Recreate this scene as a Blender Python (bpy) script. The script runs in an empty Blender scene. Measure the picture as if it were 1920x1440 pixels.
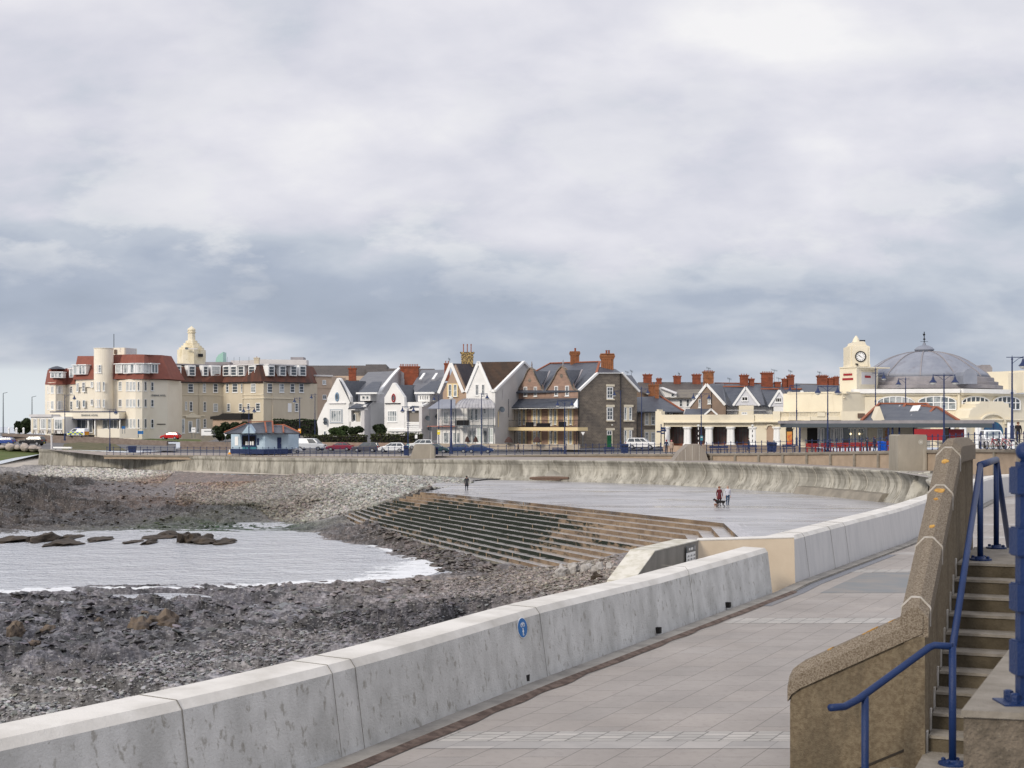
import bpy, bmesh, math, random
import numpy as np
from math import radians as R, pi, sin, cos, tan, sqrt
from mathutils import Vector, Matrix, Euler
random.seed(4); RNG = np.random.default_rng(7)
SC = bpy.context.scene; COL = SC.collection
# ------------------------------------------------------------------ camera, world, sun
F = 2667.0; HY = 797.0; CZ = 11.3          # focal length in photo pixels, horizon row, eye height over the sea
cam = bpy.data.cameras.new('camera'); camo = bpy.data.objects.new('camera', cam); COL.objects.link(camo)
camo.location = (0, 0, CZ); camo.rotation_euler = (R(90), 0, 0)
cam.sensor_width = 36; cam.lens = 36 * F / 1920; cam.shift_y = (HY - 720) / 1920
cam.clip_start = 0.2; cam.clip_end = 12000
cam.dof.use_dof = True; cam.dof.focus_distance = 45; cam.dof.aperture_fstop = 7
SC.camera = camo
SC.view_settings.view_transform = 'Standard'; SC.view_settings.look = 'None'
SC.view_settings.exposure = 0.0; SC.view_settings.gamma = 1
SUN_EL, SUN_AZ = 28.0, -141.0      # azimuth from +Y, negative = left of view, behind the camera
sd_ = Vector((sin(R(SUN_AZ)) * cos(R(SUN_EL)), cos(R(SUN_AZ)) * cos(R(SUN_EL)), sin(R(SUN_EL))))
sl = bpy.data.lights.new('sun', 'SUN'); sl.energy = 2.3; sl.angle = R(11); sl.color = (1.0, 0.90, 0.76)
so = bpy.data.objects.new('sun', sl); COL.objects.link(so); so.rotation_euler = sd_.to_track_quat('Z', 'Y').to_euler()
so.location = (-60, -40, 90)

W = bpy.data.worlds.new('World'); SC.world = W; W.use_nodes = True
nt = W.node_tree; nt.nodes.clear()
def N(t, kind, **kw):
    n = t.nodes.new(kind)
    for k, v in kw.items():
        if k == 'inp':
            for i, val in v.items(): n.inputs[i].default_value = val
        else: setattr(n, k, v)
    return n
def L(t, a, b): t.links.new(a, b)
def ramp(t, stops, interp='LINEAR'):
    n = t.nodes.new('ShaderNodeValToRGB'); n.color_ramp.interpolation = interp
    e = n.color_ramp.elements
    while len(e) < len(stops): e.new(0.5)
    for i, (p, c) in enumerate(stops):
        e[i].position = p; e[i].color = (c, c, c, 1) if isinstance(c, (int, float)) else (*c, 1)
    return n
def math_(t, op, a, b=None, clamp=False):
    n = t.nodes.new('ShaderNodeMath'); n.operation = op; n.use_clamp = clamp
    for i, v in enumerate((a, b)):
        if v is None: continue
        if isinstance(v, (int, float)): n.inputs[i].default_value = v
        else: t.links.new(v, n.inputs[i])
    return n.outputs[0]
def mixc(t, fac, a, b, blend='MIX'):
    n = t.nodes.new('ShaderNodeMix'); n.data_type = 'RGBA'; n.blend_type = blend
    for sock, v in ((n.inputs[0], fac), (n.inputs[6], a), (n.inputs[7], b)):
        if isinstance(v, (int, float)): sock.default_value = v
        elif isinstance(v, tuple): sock.default_value = (*v, 1)
        else: t.links.new(v, sock)
    return n.outputs[2]
sky = N(nt, 'ShaderNodeTexSky', sky_type='NISHITA', sun_disc=False, sun_elevation=R(SUN_EL), sun_rotation=R(SUN_AZ))
tc = N(nt, 'ShaderNodeTexCoord'); sep = N(nt, 'ShaderNodeSeparateXYZ'); L(nt, tc.outputs['Generated'], sep.inputs[0])
X, Y, Z = sep.outputs
zc = math_(nt, 'MAXIMUM', Z, 0.0)
# cloud deck: directions dropped on a ceiling plane so clouds flatten towards the horizon
den = math_(nt, 'ADD', zc, 0.42)
cu = math_(nt, 'DIVIDE', X, den); cv = math_(nt, 'DIVIDE', Y, den)
cmb = N(nt, 'ShaderNodeCombineXYZ'); L(nt, cu, cmb.inputs[0]); L(nt, cv, cmb.inputs[1]); cmb.inputs[2].default_value = 3.7
def cloud(scale, detail, rough, dist, off):
    mp = N(nt, 'ShaderNodeMapping'); mp.inputs['Location'].default_value = off; L(nt, cmb.outputs[0], mp.inputs[0])
    mp.inputs['Rotation'].default_value = (0, 0, R(20)); mp.inputs['Scale'].default_value = (1.0, 1.25, 1)
    n = N(nt, 'ShaderNodeTexNoise', inp={'Scale': scale, 'Detail': detail, 'Roughness': rough, 'Distortion': dist})
    L(nt, mp.outputs[0], n.inputs['Vector']); return n.outputs['Fac']
n1 = cloud(2.6, 5, 0.5, 0.25, (0.95, 0.2, 0)); n2 = cloud(7.0, 8, 0.52, 0.15, (3.0, 5.5, 1.0))
mixn = math_(nt, 'ADD', math_(nt, 'MULTIPLY', n1, 0.66), math_(nt, 'MULTIPLY', n2, 0.34))
# elevation bands (z = sine of elevation; the photo shows 0 .. 0.29)
band = ramp(nt, [(0.0, 0.42), (0.034, 0.34), (0.06, 0.29), (0.09, 0.34), (0.13, 0.60), (0.19, 0.75), (0.3, 0.80), (0.6, 0.7), (1.0, 0.7)]); L(nt, zc, band.inputs[0])
dens = math_(nt, 'ADD', math_(nt, 'MULTIPLY', math_(nt, 'SUBTRACT', mixn, 0.5), 1.9), band.outputs[0], True)
ccol = ramp(nt, [(0.0, (0.365, 0.415, 0.515)), (0.25, (0.42, 0.47, 0.575)), (0.45, (0.56, 0.60, 0.68)), (0.62, (0.70, 0.70, 0.775)), (0.8, (0.81, 0.80, 0.855)), (1.0, (0.95, 0.935, 0.94))])
L(nt, dens, ccol.inputs[0])
# lit, sharper-edged cumulus rims above the grey bank
n3 = cloud(4.4, 11, 0.58, 0.0, (7.3, 1.9, 2.0)); rim = ramp(nt, [(0.0, 0.0), (0.52, 0.0), (0.60, 1.0), (0.75, 0.55), (1, .4)]); L(nt, n3, rim.inputs[0])
rb = ramp(nt, [(0.0, 0.0), (0.055, 0.12), (0.10, 0.25), (0.125, 0.75), (0.16, 0.6), (0.22, 0.35), (0.5, 0.3), (1, 0.2)]); L(nt, zc, rb.inputs[0])
cpuff = mixc(nt, math_(nt, 'MULTIPLY', math_(nt, 'MULTIPLY', rim.outputs[0], rb.outputs[0]), 0.8), ccol.outputs[0], (0.84, 0.84, 0.86))
# pale clear gap low on the seaward (left) side
gl = ramp(nt, [(0.0, 1.0), (0.02, 1.0), (0.036, 0.85), (0.042, 0.0), (1, 0.0)]); L(nt, math_(nt, 'ADD', zc, math_(nt, 'MULTIPLY', math_(nt, 'SUBTRACT', n2, .5), .012)), gl.inputs[0])
gx = ramp(nt, [(0.0, 1.0), (0.70, 1.0), (0.85, 0.0), (1, 0)]); L(nt, math_(nt, 'ADD', X, 1.0), gx.inputs[0])
gap = math_(nt, 'MULTIPLY', gl.outputs[0], gx.outputs[0])
# some open sky shows through where the deck is thinnest
skyc = mixc(nt, 1.0, sky.outputs[0], (0.10, 0.10, 0.10), 'MULTIPLY')
c1 = mixc(nt, 0.06, cpuff, skyc)
c2 = mixc(nt, math_(nt, 'MULTIPLY', gap, 0.95), c1, (0.74, 0.79, 0.82))
# the deck overhead is brighter than the banks near the horizon
zb = ramp(nt, [(0.0, 1.0), (0.3, 1.0), (0.8, 1.45), (1, 1.5)]); L(nt, zc, zb.inputs[0])
c3 = mixc(nt, 1.0, c2, zb.outputs[0], 'MULTIPLY')
bg = N(nt, 'ShaderNodeBackground', inp={'Strength': 1.0}); L(nt, c3, bg.inputs[0])
wo = N(nt, 'ShaderNodeOutputWorld'); L(nt, bg.outputs[0], wo.inputs[0])

# ------------------------------------------------------------------ materials
MATS = {}
def M(name, col, rough=0.8, col2=None, nscale=1.0, nlo=.35, nhi=.65, stretch=(1, 1, 1), bump=0, bscale=20, spec=0.3, metal=0,
      col3=None, s3=5.0, lo3=.55, hi3=.7, fac3=1.0, stretch3=None, brick=None, emit=None, attr=None, wave=None, rmap=None, amask=None):
    """one surface: base colour, a second tone in noise patches, a third in finer patches, bricks/tiles and bump"""
    m = bpy.data.materials.new(name); m.use_nodes = True; t = m.node_tree; MATS[name] = m
    b = t.nodes['Principled BSDF']; b.inputs['Roughness'].default_value = rough
    b.inputs['Specular IOR Level'].default_value = spec; b.inputs['Metallic'].default_value = metal
    tcn = N(t, 'ShaderNodeTexCoord'); vec = tcn.outputs['Object']
    def noise(scale, st, det=4, dist=0.0):
        mp = N(t, 'ShaderNodeMapping'); mp.inputs['Scale'].default_value = st; L(t, vec, mp.inputs[0])
        n = N(t, 'ShaderNodeTexNoise', inp={'Scale': scale, 'Detail': det, 'Roughness': .6, 'Distortion': dist}); L(t, mp.outputs[0], n.inputs['Vector']); return n.outputs['Fac']
    if attr:
        a = N(t, 'ShaderNodeAttribute', attribute_name=attr); c = a.outputs['Color']
    else: c = (*col,)
    if col2 is not None:
        r = ramp(t, [(nlo, 0.0), (nhi, 1.0)]); L(t, noise(nscale, stretch), r.inputs[0])
        if attr: c = mixc(t, r.outputs[0], c, mixc(t, 1.0, c, col2, 'MULTIPLY'))
        else: c = mixc(t, r.outputs[0], c, col2)
    if brick:
        # brick = (width, height, mortar, colour factor, uses plan coords?)
        bw, bh, mo, mcol, mode = brick[:5]; lo_, hi_ = brick[5:] or (.84, 1.1)
        if mode == 'wall':    # u = x+y mix, v = z
            sp = N(t, 'ShaderNodeSeparateXYZ'); L(t, vec, sp.inputs[0])
            u = math_(t, 'ADD', sp.outputs[0], sp.outputs[1]); cb = N(t, 'ShaderNodeCombineXYZ'); L(t, u, cb.inputs[0]); L(t, sp.outputs[2], cb.inputs[1]); v = cb.outputs[0]
        elif mode == 'pave':  # courses along x, long joints along the wall line
            sp = N(t, 'ShaderNodeSeparateXYZ'); L(t, vec, sp.inputs[0])
            u = math_(t, 'SUBTRACT', sp.outputs[0], math_(t, 'MULTIPLY', sp.outputs[1], 0.505))
            cb = N(t, 'ShaderNodeCombineXYZ'); L(t, sp.outputs[1], cb.inputs[0]); L(t, u, cb.inputs[1]); v = cb.outputs[0]
        else: v = vec
        bt = N(t, 'ShaderNodeTexBrick', inp={'Scale': 1.0, 'Mortar Size': mo, 'Brick Width': bw, 'Row Height': bh, 'Mortar Smooth': .1, 'Bias': 0.0})
        bt.inputs['Color1'].default_value = (lo_, lo_, lo_, 1); bt.inputs['Color2'].default_value = (hi_, hi_ * .985, hi_ * .97, 1); bt.inputs['Mortar'].default_value = (*mcol, 1)
        L(t, v, bt.inputs['Vector']); c = mixc(t, 1.0, c, bt.outputs[0], 'MULTIPLY')
    if col3 is not None:
        r3 = ramp(t, [(lo3, 0.0), (hi3, fac3)]); L(t, noise(s3, stretch3 or stretch, 6, .4), r3.inputs[0])
        c = mixc(t, r3.outputs[0], c, col3)
    if amask:
        a = N(t, 'ShaderNodeAttribute', attribute_name='tint'); sc_ = N(t, 'ShaderNodeSeparateColor'); L(t, a.outputs['Color'], sc_.inputs[0])
        v_ = math_(t, 'ADD', sc_.outputs[0], math_(t, 'MULTIPLY', math_(t, 'SUBTRACT', noise(1.1, (.8, .8, 2.2), 6, .6), .5), 1.9)); rr = ramp(t, [(.36, 0.0), (.66, 1.0)]); L(t, v_, rr.inputs[0]); c = mixc(t, rr.outputs[0], c, amask)
    if isinstance(c, tuple): b.inputs['Base Color'].default_value = (*c, 1)
    else: L(t, c, b.inputs['Base Color'])
    if wave:   # profiled courses (tiles, slates): bump from a wave along z
        wt = N(t, 'ShaderNodeTexWave', wave_type='BANDS', bands_direction='Z', inp={'Scale': wave, 'Distortion': .3}); L(t, vec, wt.inputs['Vector'])
        bm_ = N(t, 'ShaderNodeBump', inp={'Strength': .6, 'Distance': .05}); L(t, wt.outputs['Fac'], bm_.inputs['Height']); L(t, bm_.outputs[0], b.inputs['Normal'])
    elif bump:
        bm_ = N(t, 'ShaderNodeBump', inp={'Strength': bump, 'Distance': .03}); L(t, noise(bscale, (1, 1, 1), 6), bm_.inputs['Height']); L(t, bm_.outputs[0], b.inputs['Normal'])
    if rmap: rr_ = ramp(t, [(.35, rmap[1]), (.65, rmap[2])]); L(t, noise(rmap[0], (.6, 2, 1), 5, .5), rr_.inputs[0]); L(t, rr_.outputs[0], b.inputs['Roughness'])
    if emit:
        b.inputs['Emission Color'].default_value = (*emit[:3], 1); b.inputs['Emission Strength'].default_value = emit[3]
    return m
# ------------------------------------------------------------------ mesh builder
def P(px, py, D):            # photo pixel at a distance -> world point
    return ((px - 960) / F * D, D, CZ - (py - HY) / F * D)
def XY(px, D): return ((px - 960) / F * D, D)
def ZH(h): return CZ - h
class MB:
    def __init__(s): s.v = []; s.f = []; s.m = []
    def add(s, vs, fs, mi=0):
        o = len(s.v); s.v += [tuple(v) for v in vs]; s.f += [tuple(i + o for i in f) for f in fs]; s.m += [mi] * len(fs); return s
    def prism(s, pts, vec, mi=0):          # closed polygon swept along vec
        n = len(pts); vec = Vector(vec); a = [Vector(p) for p in pts]; b = [p + vec for p in a]
        s.add(a + b, [tuple(range(n))[::-1], tuple(range(n, 2 * n))] + [(i, (i + 1) % n, n + (i + 1) % n, n + i) for i in range(n)], mi); return s
    def box(s, c, d, rz=0, mi=0, mtx=None):
        cx, cy, cz = c; hx, hy, hz = d[0] / 2, d[1] / 2, d[2] / 2
        m = mtx or (Matrix.Translation(c) @ Matrix.Rotation(rz, 4, 'Z'))
        vs = [m @ Vector((x, y, z)) for x in (-hx, hx) for y in (-hy, hy) for z in (-hz, hz)]
        s.add(vs, [(0, 1, 3, 2), (4, 6, 7, 5), (0, 4, 5, 1), (2, 3, 7, 6), (0, 2, 6, 4), (1, 5, 7, 3)], mi); return s
    def bar(s, a, b, w, h, mi=0):          # box along a->b, w sideways, h upright
        a, b = Vector(a), Vector(b); d = b - a; l = d.length
        if l < 1e-6: return s
        q = d.to_track_quat('Y', 'Z').to_matrix().to_4x4(); m = Matrix.Translation((a + b) / 2) @ q
        return s.box((0, 0, 0), (w, l, h), mtx=m, mi=mi)
    def tube(s, pts, r, n=8, mi=0, cap=True):
        pts = [Vector(p) for p in pts]; k = len(pts); rs = r if isinstance(r, (list, tuple)) else [r] * k; vs = []
        for i, p in enumerate(pts):
            d = (pts[min(i + 1, k - 1)] - pts[max(i - 1, 0)]).normalized(); q = d.to_track_quat('Z', 'Y')
            for j in range(n):
                a = 2 * pi * j / n; vs.append(p + q @ Vector((cos(a) * rs[i], sin(a) * rs[i], 0)))
        fs = [(i * n + j, i * n + (j + 1) % n, (i + 1) * n + (j + 1) % n, (i + 1) * n + j) for i in range(k - 1) for j in range(n)]
        if cap: fs += [tuple(range(n))[::-1], tuple(range((k - 1) * n, k * n))]
        s.add(vs, fs, mi); return s
    def lathe(s, prof, c=(0, 0, 0), n=12, mi=0, sx=1, sy=1):
        vs = []; k = len(prof)
        for r, z in prof:
            for j in range(n):
                a = 2 * pi * (j + .5) / n; vs.append((c[0] + cos(a) * r * sx, c[1] + sin(a) * r * sy, c[2] + z))
        fs = [(i * n + j, i * n + (j + 1) % n, (i + 1) * n + (j + 1) % n, (i + 1) * n + j) for i in range(k - 1) for j in range(n)]
        fs += [tuple(range(n))[::-1], tuple(range((k - 1) * n, k * n))]
        s.add(vs, fs, mi); return s
    def build(s, name, mat, parent=None, smooth=False):
        me = bpy.data.meshes.new(name); off = Vector(parent.matrix_world.translation) if parent is not None else None
        if parent is not None: off = WL[parent.name]
        vs = s.v if parent is None else [(v[0] - off[0], v[1] - off[1], v[2] - off[2]) for v in s.v]
        me.from_pydata(vs, [], s.f)
        for m in (mat if isinstance(mat, (list, tuple)) else [mat]): me.materials.append(m)
        if any(s.m): me.polygons.foreach_set('material_index', s.m)
        if smooth: me.polygons.foreach_set('use_smooth', [True] * len(s.f))
        o = bpy.data.objects.new(name, me); COL.objects.link(o)
        if parent is not None: o.parent = parent
        me.validate(); fix_normals(me); WL[o.name] = (0, 0, 0) if parent is None else tuple(off)
        return o
WL = {}
def fix_normals(me):
    if len(me.polygons) > 60000: return
    b = bmesh.new(); b.from_mesh(me); bmesh.ops.recalc_face_normals(b, faces=b.faces); b.to_mesh(me); b.free()
def thing(name, label, cat, loc=(0, 0, 0), group=None):
    o = bpy.data.objects.new(name, None); COL.objects.link(o); o.location = loc; o.empty_display_size = .3
    o['label'] = label; o['category'] = cat
    if group: o['group'] = group
    WL[o.name] = tuple(loc); return o
def tag(o, label, cat, group=None, kind=None):
    o['label'] = label; o['category'] = cat
    if group: o['group'] = group
    if kind: o['kind'] = kind
    return o
def struct(o): o['kind'] = 'structure'; return o
def kids(o): return [c for c in bpy.data.objects if c.parent is o]
CH = {}
def dup(src, loc, rz=0, label=None, tree=None, scale=None):
    """copy a thing with its parts and sub-parts"""
    if src.name not in CH: CH[src.name] = [(c, kids(c)) for c in kids(src)]
    r = src.copy(); COL.objects.link(r); r.location = loc; r.rotation_euler = (0, 0, rz)
    if scale: r.scale = scale
    if label: r['label'] = label
    for c, gs in CH[src.name]:
        k = c.copy(); COL.objects.link(k); k.parent = r
        for g in gs: h = g.copy(); COL.objects.link(h); h.parent = k
    return r
# value noise in numpy, used by terrain and stones
_T = RNG.random((256, 256))
def vn(x, y):
    xi = np.floor(x).astype(int); yi = np.floor(y).astype(int); fx = x - xi; fy = y - yi
    fx = fx * fx * (3 - 2 * fx); fy = fy * fy * (3 - 2 * fy); a = _T[xi % 256, yi % 256]; b = _T[(xi + 1) % 256, yi % 256]; c = _T[xi % 256, (yi + 1) % 256]; d = _T[(xi + 1) % 256, (yi + 1) % 256]
    return (a * (1 - fx) + b * fx) * (1 - fy) + (c * (1 - fx) + d * fx) * fy
def fbm(x, y, o=4, g=.5):
    s = 0; a = 1; t = 0
    for i in range(o): s = s + a * vn(x + 17.3 * i, y + 9.1 * i); t += a; a *= g; x = x * 2.03; y = y * 2.03
    return s / t
def ridged(x, y, o=4, g=.55):
    s = 0; a = 1; t = 0
    for i in range(o): n = 1 - np.abs(2 * vn(x + 31.7 * i, y + 13.3 * i) - 1); s = s + a * n * n; t += a; a *= g; x = x * 2.1; y = y * 2.1
    return s / t
def np_mesh(name, V, Fc, mat, cols=None, smooth=False):
    me = bpy.data.meshes.new(name); nF, k = Fc.shape
    me.vertices.add(len(V)); me.vertices.foreach_set('co', V.astype(np.float32).ravel())
    me.loops.add(nF * k); me.loops.foreach_set('vertex_index', Fc.astype(np.int32).ravel())
    me.polygons.add(nF); me.polygons.foreach_set('loop_start', np.arange(0, nF * k, k, dtype=np.int32)); me.polygons.foreach_set('loop_total', np.full(nF, k, np.int32))
    me.polygons.foreach_set('use_smooth', np.full(nF, smooth))
    if cols is not None:
        a = me.color_attributes.new('tint', 'FLOAT_COLOR', 'POINT'); a.data.foreach_set('color', np.c_[cols, np.ones(len(cols))].astype(np.float32).ravel())
    me.update(); me.validate(); me.materials.append(mat)
    o = bpy.data.objects.new(name, me); COL.objects.link(o); WL[o.name] = (0, 0, 0); return o
def smooth_path(pts, step, win=6):
    P_ = np.array(pts, float); dist = np.r_[0, np.cumsum(np.hypot(*(P_[1:, :2] - P_[:-1, :2]).T))]
    n_ = int(dist[-1] / step); s_ = np.linspace(0, dist[-1], n_ + 1); out = np.stack([np.interp(s_, dist, P_[:, i]) for i in range(P_.shape[1])], 1)
    k_ = int(win / step) | 1
    for _ in range(2):
        pad = np.pad(out, ((k_ // 2, k_ // 2), (0, 0)), 'reflect', reflect_type='odd'); out = np.stack([np.convolve(pad[:, i], np.ones(k_) / k_, 'valid') for i in range(out.shape[1])], 1)
    return out
def normals2(path):
    t_ = np.gradient(path[:, :2], axis=0); t_ /= np.hypot(t_[:, 0], t_[:, 1])[:, None]; return np.stack([-t_[:, 1], t_[:, 0]], 1), t_
# ------------------------------------------------------------------ surface palette
mConc = M('concrete_wall', (.60, .60, .585), .8, (.43, .43, .415), 1.0, .36, .66, (2, 2, 1.2), .5, 30, .3, 0, (.24, .225, .19), 4.0, .575, .66, .65, (2.6, 2.6, 1.4))
mConcTop = M('lit_concrete_top', (.68, .66, .62), .8, (.50, .48, .44), 1.2, .4, .7, (1, 1, 1), .2, 30)  # warmer, paler copy of the wall concrete; light on top put into colour
mCream = M('sunlit_cream_concrete', (.66, .56, .43), .85, (.58, .48, .36), 1.2, .3, .7, (1, 1, 1), .2, 30, .2, 0, (.30, .24, .18), 6, .68, .75, .7)  # warm sunlight on the return wall put into the colour
mPave = M('paving_slabs', (.375, .35, .33), .85, (.285, .266, .25), .55, .3, .7, (1, 1, 1), .4, 110, .3, 0, (.22, .20, .19), 9, .52, .75, .4, brick=(.9, .6, .006, (.42, .42, .42), 'pave', .965, 1.03))
mBand = M('paving_setts', (.44, .425, .405), .8, (.36, .35, .33), 2, .3, .7, brick=(.17, .34, .014, (.5, .5, .5), 'pave'))
mBand2 = M('pale_paving', (.40, .385, .37), .8, (.34, .33, .32), 2, .3, .7, brick=(.6, .6, .006, (.6, .6, .6), 'pave'))
mDarkPave = M('dark_paving', (.19, .20, .205), .7, (.25, .23, .21), 1, .4, .7)
mGutter = M('channel_stone', (.30, .285, .26), .85, (.2, .19, .175), 2, .4, .65, bump=.5, bscale=15)
mDebris = M('wet_leaf_litter', (.085, .06, .05), .9, (.16, .12, .1), 6, .4, .6, bump=.8, bscale=50)
mGrate = M('metal_grate', (.16, .17, .19), .4, (.24, .25, .28), 20, .4, .6, metal=.5)
mAgg = M('exposed_aggregate', (.26, .22, .17), .9, (.13, .10, .07), 60, .42, .58, (1, 1, 1), .7, 90, .25, 0, (.48, .42, .34), 120, .56, .66, .75)
mAggD = M('weathered_shaded_aggregate', (.135, .105, .07), .95, (.19, .155, .105), 22, .4, .6, (1, 1, 1), .6, 60, .2, 0, (.075, .062, .045), 1.3, .5, .72, .8, (2.5, 2.5, .8))  # weathered streaks, with the parapet faces' shade put into the darker colour
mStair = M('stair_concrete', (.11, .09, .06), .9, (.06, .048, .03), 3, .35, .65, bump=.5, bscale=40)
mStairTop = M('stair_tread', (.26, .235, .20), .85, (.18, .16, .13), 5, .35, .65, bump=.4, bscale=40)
mJoint = M('pale_joint', (.46, .44, .41), .9, (.30, .27, .22), 8, .4, .7)
mLichen = M('orange_lichen', (.36, .19, .05), .95, (.5, .3, .08), 20, .4, .6)
mBlue = M('blue_paint', (.003, .018, .08), .45, (.005, .024, .10), 3, .4, .7, bump=.3, bscale=60, spec=.35, col3=(.09, .10, .13), s3=14, lo3=.70, hi3=.74, fac3=.7)
mNavy = M('navy_paint', (.014, .028, .09), .5, (.025, .04, .11), 5, .4, .7)
mPlaza = M('wet_plaza_concrete', (.43, .43, .445), .36, (.29, .29, .30), .13, .35, .62, (1, 2.5, 1), .05, 4, .5, 0, (.17, .16, .145), .35, .54, .70, .7, (.6, 3, 1), brick=(7, 7, .03, (.72, .72, .72), 'flat', .96, 1.03), rmap=(.12, .16, .55))
mStepTan = M('step_riser_tan', (.27, .20, .135), .85, (.14, .10, .07), .35, .35, .65, (1, 1, 2), .2, 20, .3, 0, (.13, .09, .06), 1.4, .52, .66, .7, amask=(.012, .017, .010))
mTread = M('step_tread_wet', (.46, .44, .43), .22, (.30, .285, .27), .8, .35, .65, spec=.5, amask=(.03, .035, .025))
mAlgae = M('green_algae', (.010, .015, .009), .6, (.022, .028, .015), .6, .35, .65, bump=.6, bscale=10, spec=.3)
mWave = M('wave_wall_concrete', (.44, .425, .375), .9, (.25, .24, .21), .5, .38, .60, (1.3, 1.3, .5), .5, 6, .2, 0, (.15, .14, .115), 1.3, .50, .66, .8, (1.5, 1.5, .3))
mWaveD = M('wave_wall_joint', (.50, .48, .43), .9)
mBuff = M('buff_wall_panel', (.38, .30, .225), .9, (.33, .26, .195), 1, .4, .6, (1, 1, 1), .2, 20)
mCop = M('coping_concrete', (.27, .24, .20), .9, (.19, .17, .14), .8, .35, .65, (1, 1, 3), .3, 20)
mAsph = M('asphalt', (.12, .12, .125), .85, (.155, .15, .15), .3, .3, .7)
mFoot = M('footway', (.33, .29, .26), .9, (.27, .24, .22), .6, .3, .7)
mGrass = M('grass', (.075, .11, .03), .95, (.11, .12, .045), .6, .3, .7, bump=.8, bscale=8)
mHedge = M('hedge_leaves', (.035, .045, .018), .9, (.055, .06, .022), 1.2, .35, .65)
mLeaf = M('bush_leaves', (.05, .085, .025), .8, (.03, .05, .016), 1.5, .35, .65)
mLeafD = M('dark_leaves', (.022, .035, .014), .9, (.03, .045, .018), 1.5, .35, .65)
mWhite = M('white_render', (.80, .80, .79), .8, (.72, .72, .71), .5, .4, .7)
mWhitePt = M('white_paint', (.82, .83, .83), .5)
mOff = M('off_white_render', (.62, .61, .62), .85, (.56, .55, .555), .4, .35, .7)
mCreamW = M('cream_render', (.78, .73, .62), .85, (.73, .67, .56), .3, .4, .7)
mCreamD = M('weathered_cream_render', (.60, .535, .42), .85, (.53, .47, .36), .3, .35, .65, (1, 1, .5))
mCreamP = M('pavilion_cream', (.74, .68, .54), .85, (.68, .62, .49), .4, .4, .7, col3=(.56, .50, .38), s3=.9, lo3=.6, hi3=.75, fac3=.5, stretch3=(2, 2, .5))
mRedTile = M('red_roof_tile', (.25, .085, .06), .75, (.20, .07, .052), .8, .35, .65, wave=1.6)
mBrownTile = M('brown_roof_tile', (.155, .06, .04), .8, (.07, .042, .035), .5, .35, .65, (1, 1, .3), wave=1.6)
mBrownT2 = M('brown_concrete_tile', (.115, .07, .045), .8, (.08, .055, .04), .6, .35, .65, wave=1.2)
mSlate = M('slate', (.052, .062, .085), .5, (.075, .085, .105), .7, .35, .65, (1, 1, 2), wave=2.0, spec=.4)
mSlateL = M('lit_slate', (.125, .13, .15), .55, (.16, .165, .18), .7, .35, .65, (1, 1, 2), wave=2.0, spec=.4)  # paler copy of slate; light on the main slopes put into colour
mSlateB = M('brown_slate', (.075, .066, .062), .7, (.1, .085, .078), .5, .35, .65, wave=2.0)
mRidge = M('terracotta_ridge', (.28, .10, .06), .8, (.3, .1, .05), 2, .4, .6)
mBrick = M('red_brick', (.29, .085, .045), .9, (.19, .065, .04), .8, .35, .65, brick=(.5, .17, .02, (.8, .75, .7), 'wall'))
mBrickO = M('orange_brick', (.36, .15, .07), .9, (.22, .10, .055), 1.2, .35, .65, brick=(.5, .17, .02, (.8, .75, .7), 'wall'))
mStone = M('grey_rubble_stone', (.20, .175, .145), .9, (.135, .12, .105), .9, .35, .65, (1, 1, 2), .3, 5, brick=(.75, .27, .03, (1.5, 1.45, 1.4), 'wall'))
mStoneP = M('pink_rubble_stone', (.35, .235, .185), .9, (.25, .175, .145), .9, .35, .65, (1, 1, 2), .3, 5, brick=(.7, .27, .03, (1.15, 1.15, 1.1), 'wall'))
mTanR = M('tan_pebbledash', (.44, .325, .245), .95, (.38, .28, .21), .8, .35, .65)
mBrownR = M('brown_render', (.27, .20, .155), .95, (.23, .175, .14), .8, .35, .65)
mPinkR = M('pinkish_render', (.55, .43, .33), .9, (.5, .39, .3), .8, .35, .65)
mGlass = M('window_glass', (.035, .045, .055), .12, (.10, .12, .14), .5, .35, .6, spec=.6)
mGlassL = M('curtained_glass', (.42, .45, .46), .15, (.14, .17, .19), .45, .45, .55, spec=.6)
mCurt = M('net_curtain', (.55, .58, .58), .3, (.4, .42, .43), 2, .4, .6)
mDark = M('dark_interior', (.018, .016, .015), .8)
mLead = M('dome_lead', (.205, .225, .275), .6, (.27, .29, .34), .35, .35, .65, bump=.2, bscale=2, col3=(.17, .16, .18), s3=.9, lo3=.55, hi3=.75, fac3=.6, stretch3=(1, 1, .3))
mLeadD = M('lead_band', (.23, .22, .235), .65, (.29, .275, .29), .8, .35, .65)
mGreyM = M('grey_metal', (.10, .12, .14), .4, metal=.3)
mBlack = M('black_metal', (.015, .015, .018), .5)
mGold = M('pale_render_trim', (.72, .58, .33), .8)
mPaleBlue = M('pale_blue_boards', (.44, .56, .66), .7, (.38, .50, .60), 1, .4, .6)
mRed = M('red_panel', (.30, .022, .028), .6)
mGreenD = M('green_door', (.01, .13, .05), .4)
mYel = M('yellow_sign', (.75, .6, .05), .5)
mRubber = M('tyre_rubber', (.02, .02, .02), .8)
mRim = M('wheel_rim', (.35, .36, .38), .3, metal=.7)
mLampG = M('lamp_glass', (.62, .64, .62), .2)
mTealB = M('teal_board', (.05, .22, .28), .6)
mLilac = M('turret_render', (.74, .68, .54), .85, (.62, .54, .36), .7, .45, .7, (1, 1, .6), col3=(.42, .36, .22), s3=1.2, lo3=.58, hi3=.7, fac3=.8)
mWood = M('driftwood', (.15, .105, .08), .9, (.12, .075, .055), 2, .35, .65, (1, 4, 4), .6, 10)
mBrightB = M('blue_plastic', (.01, .10, .55), .4)

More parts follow.
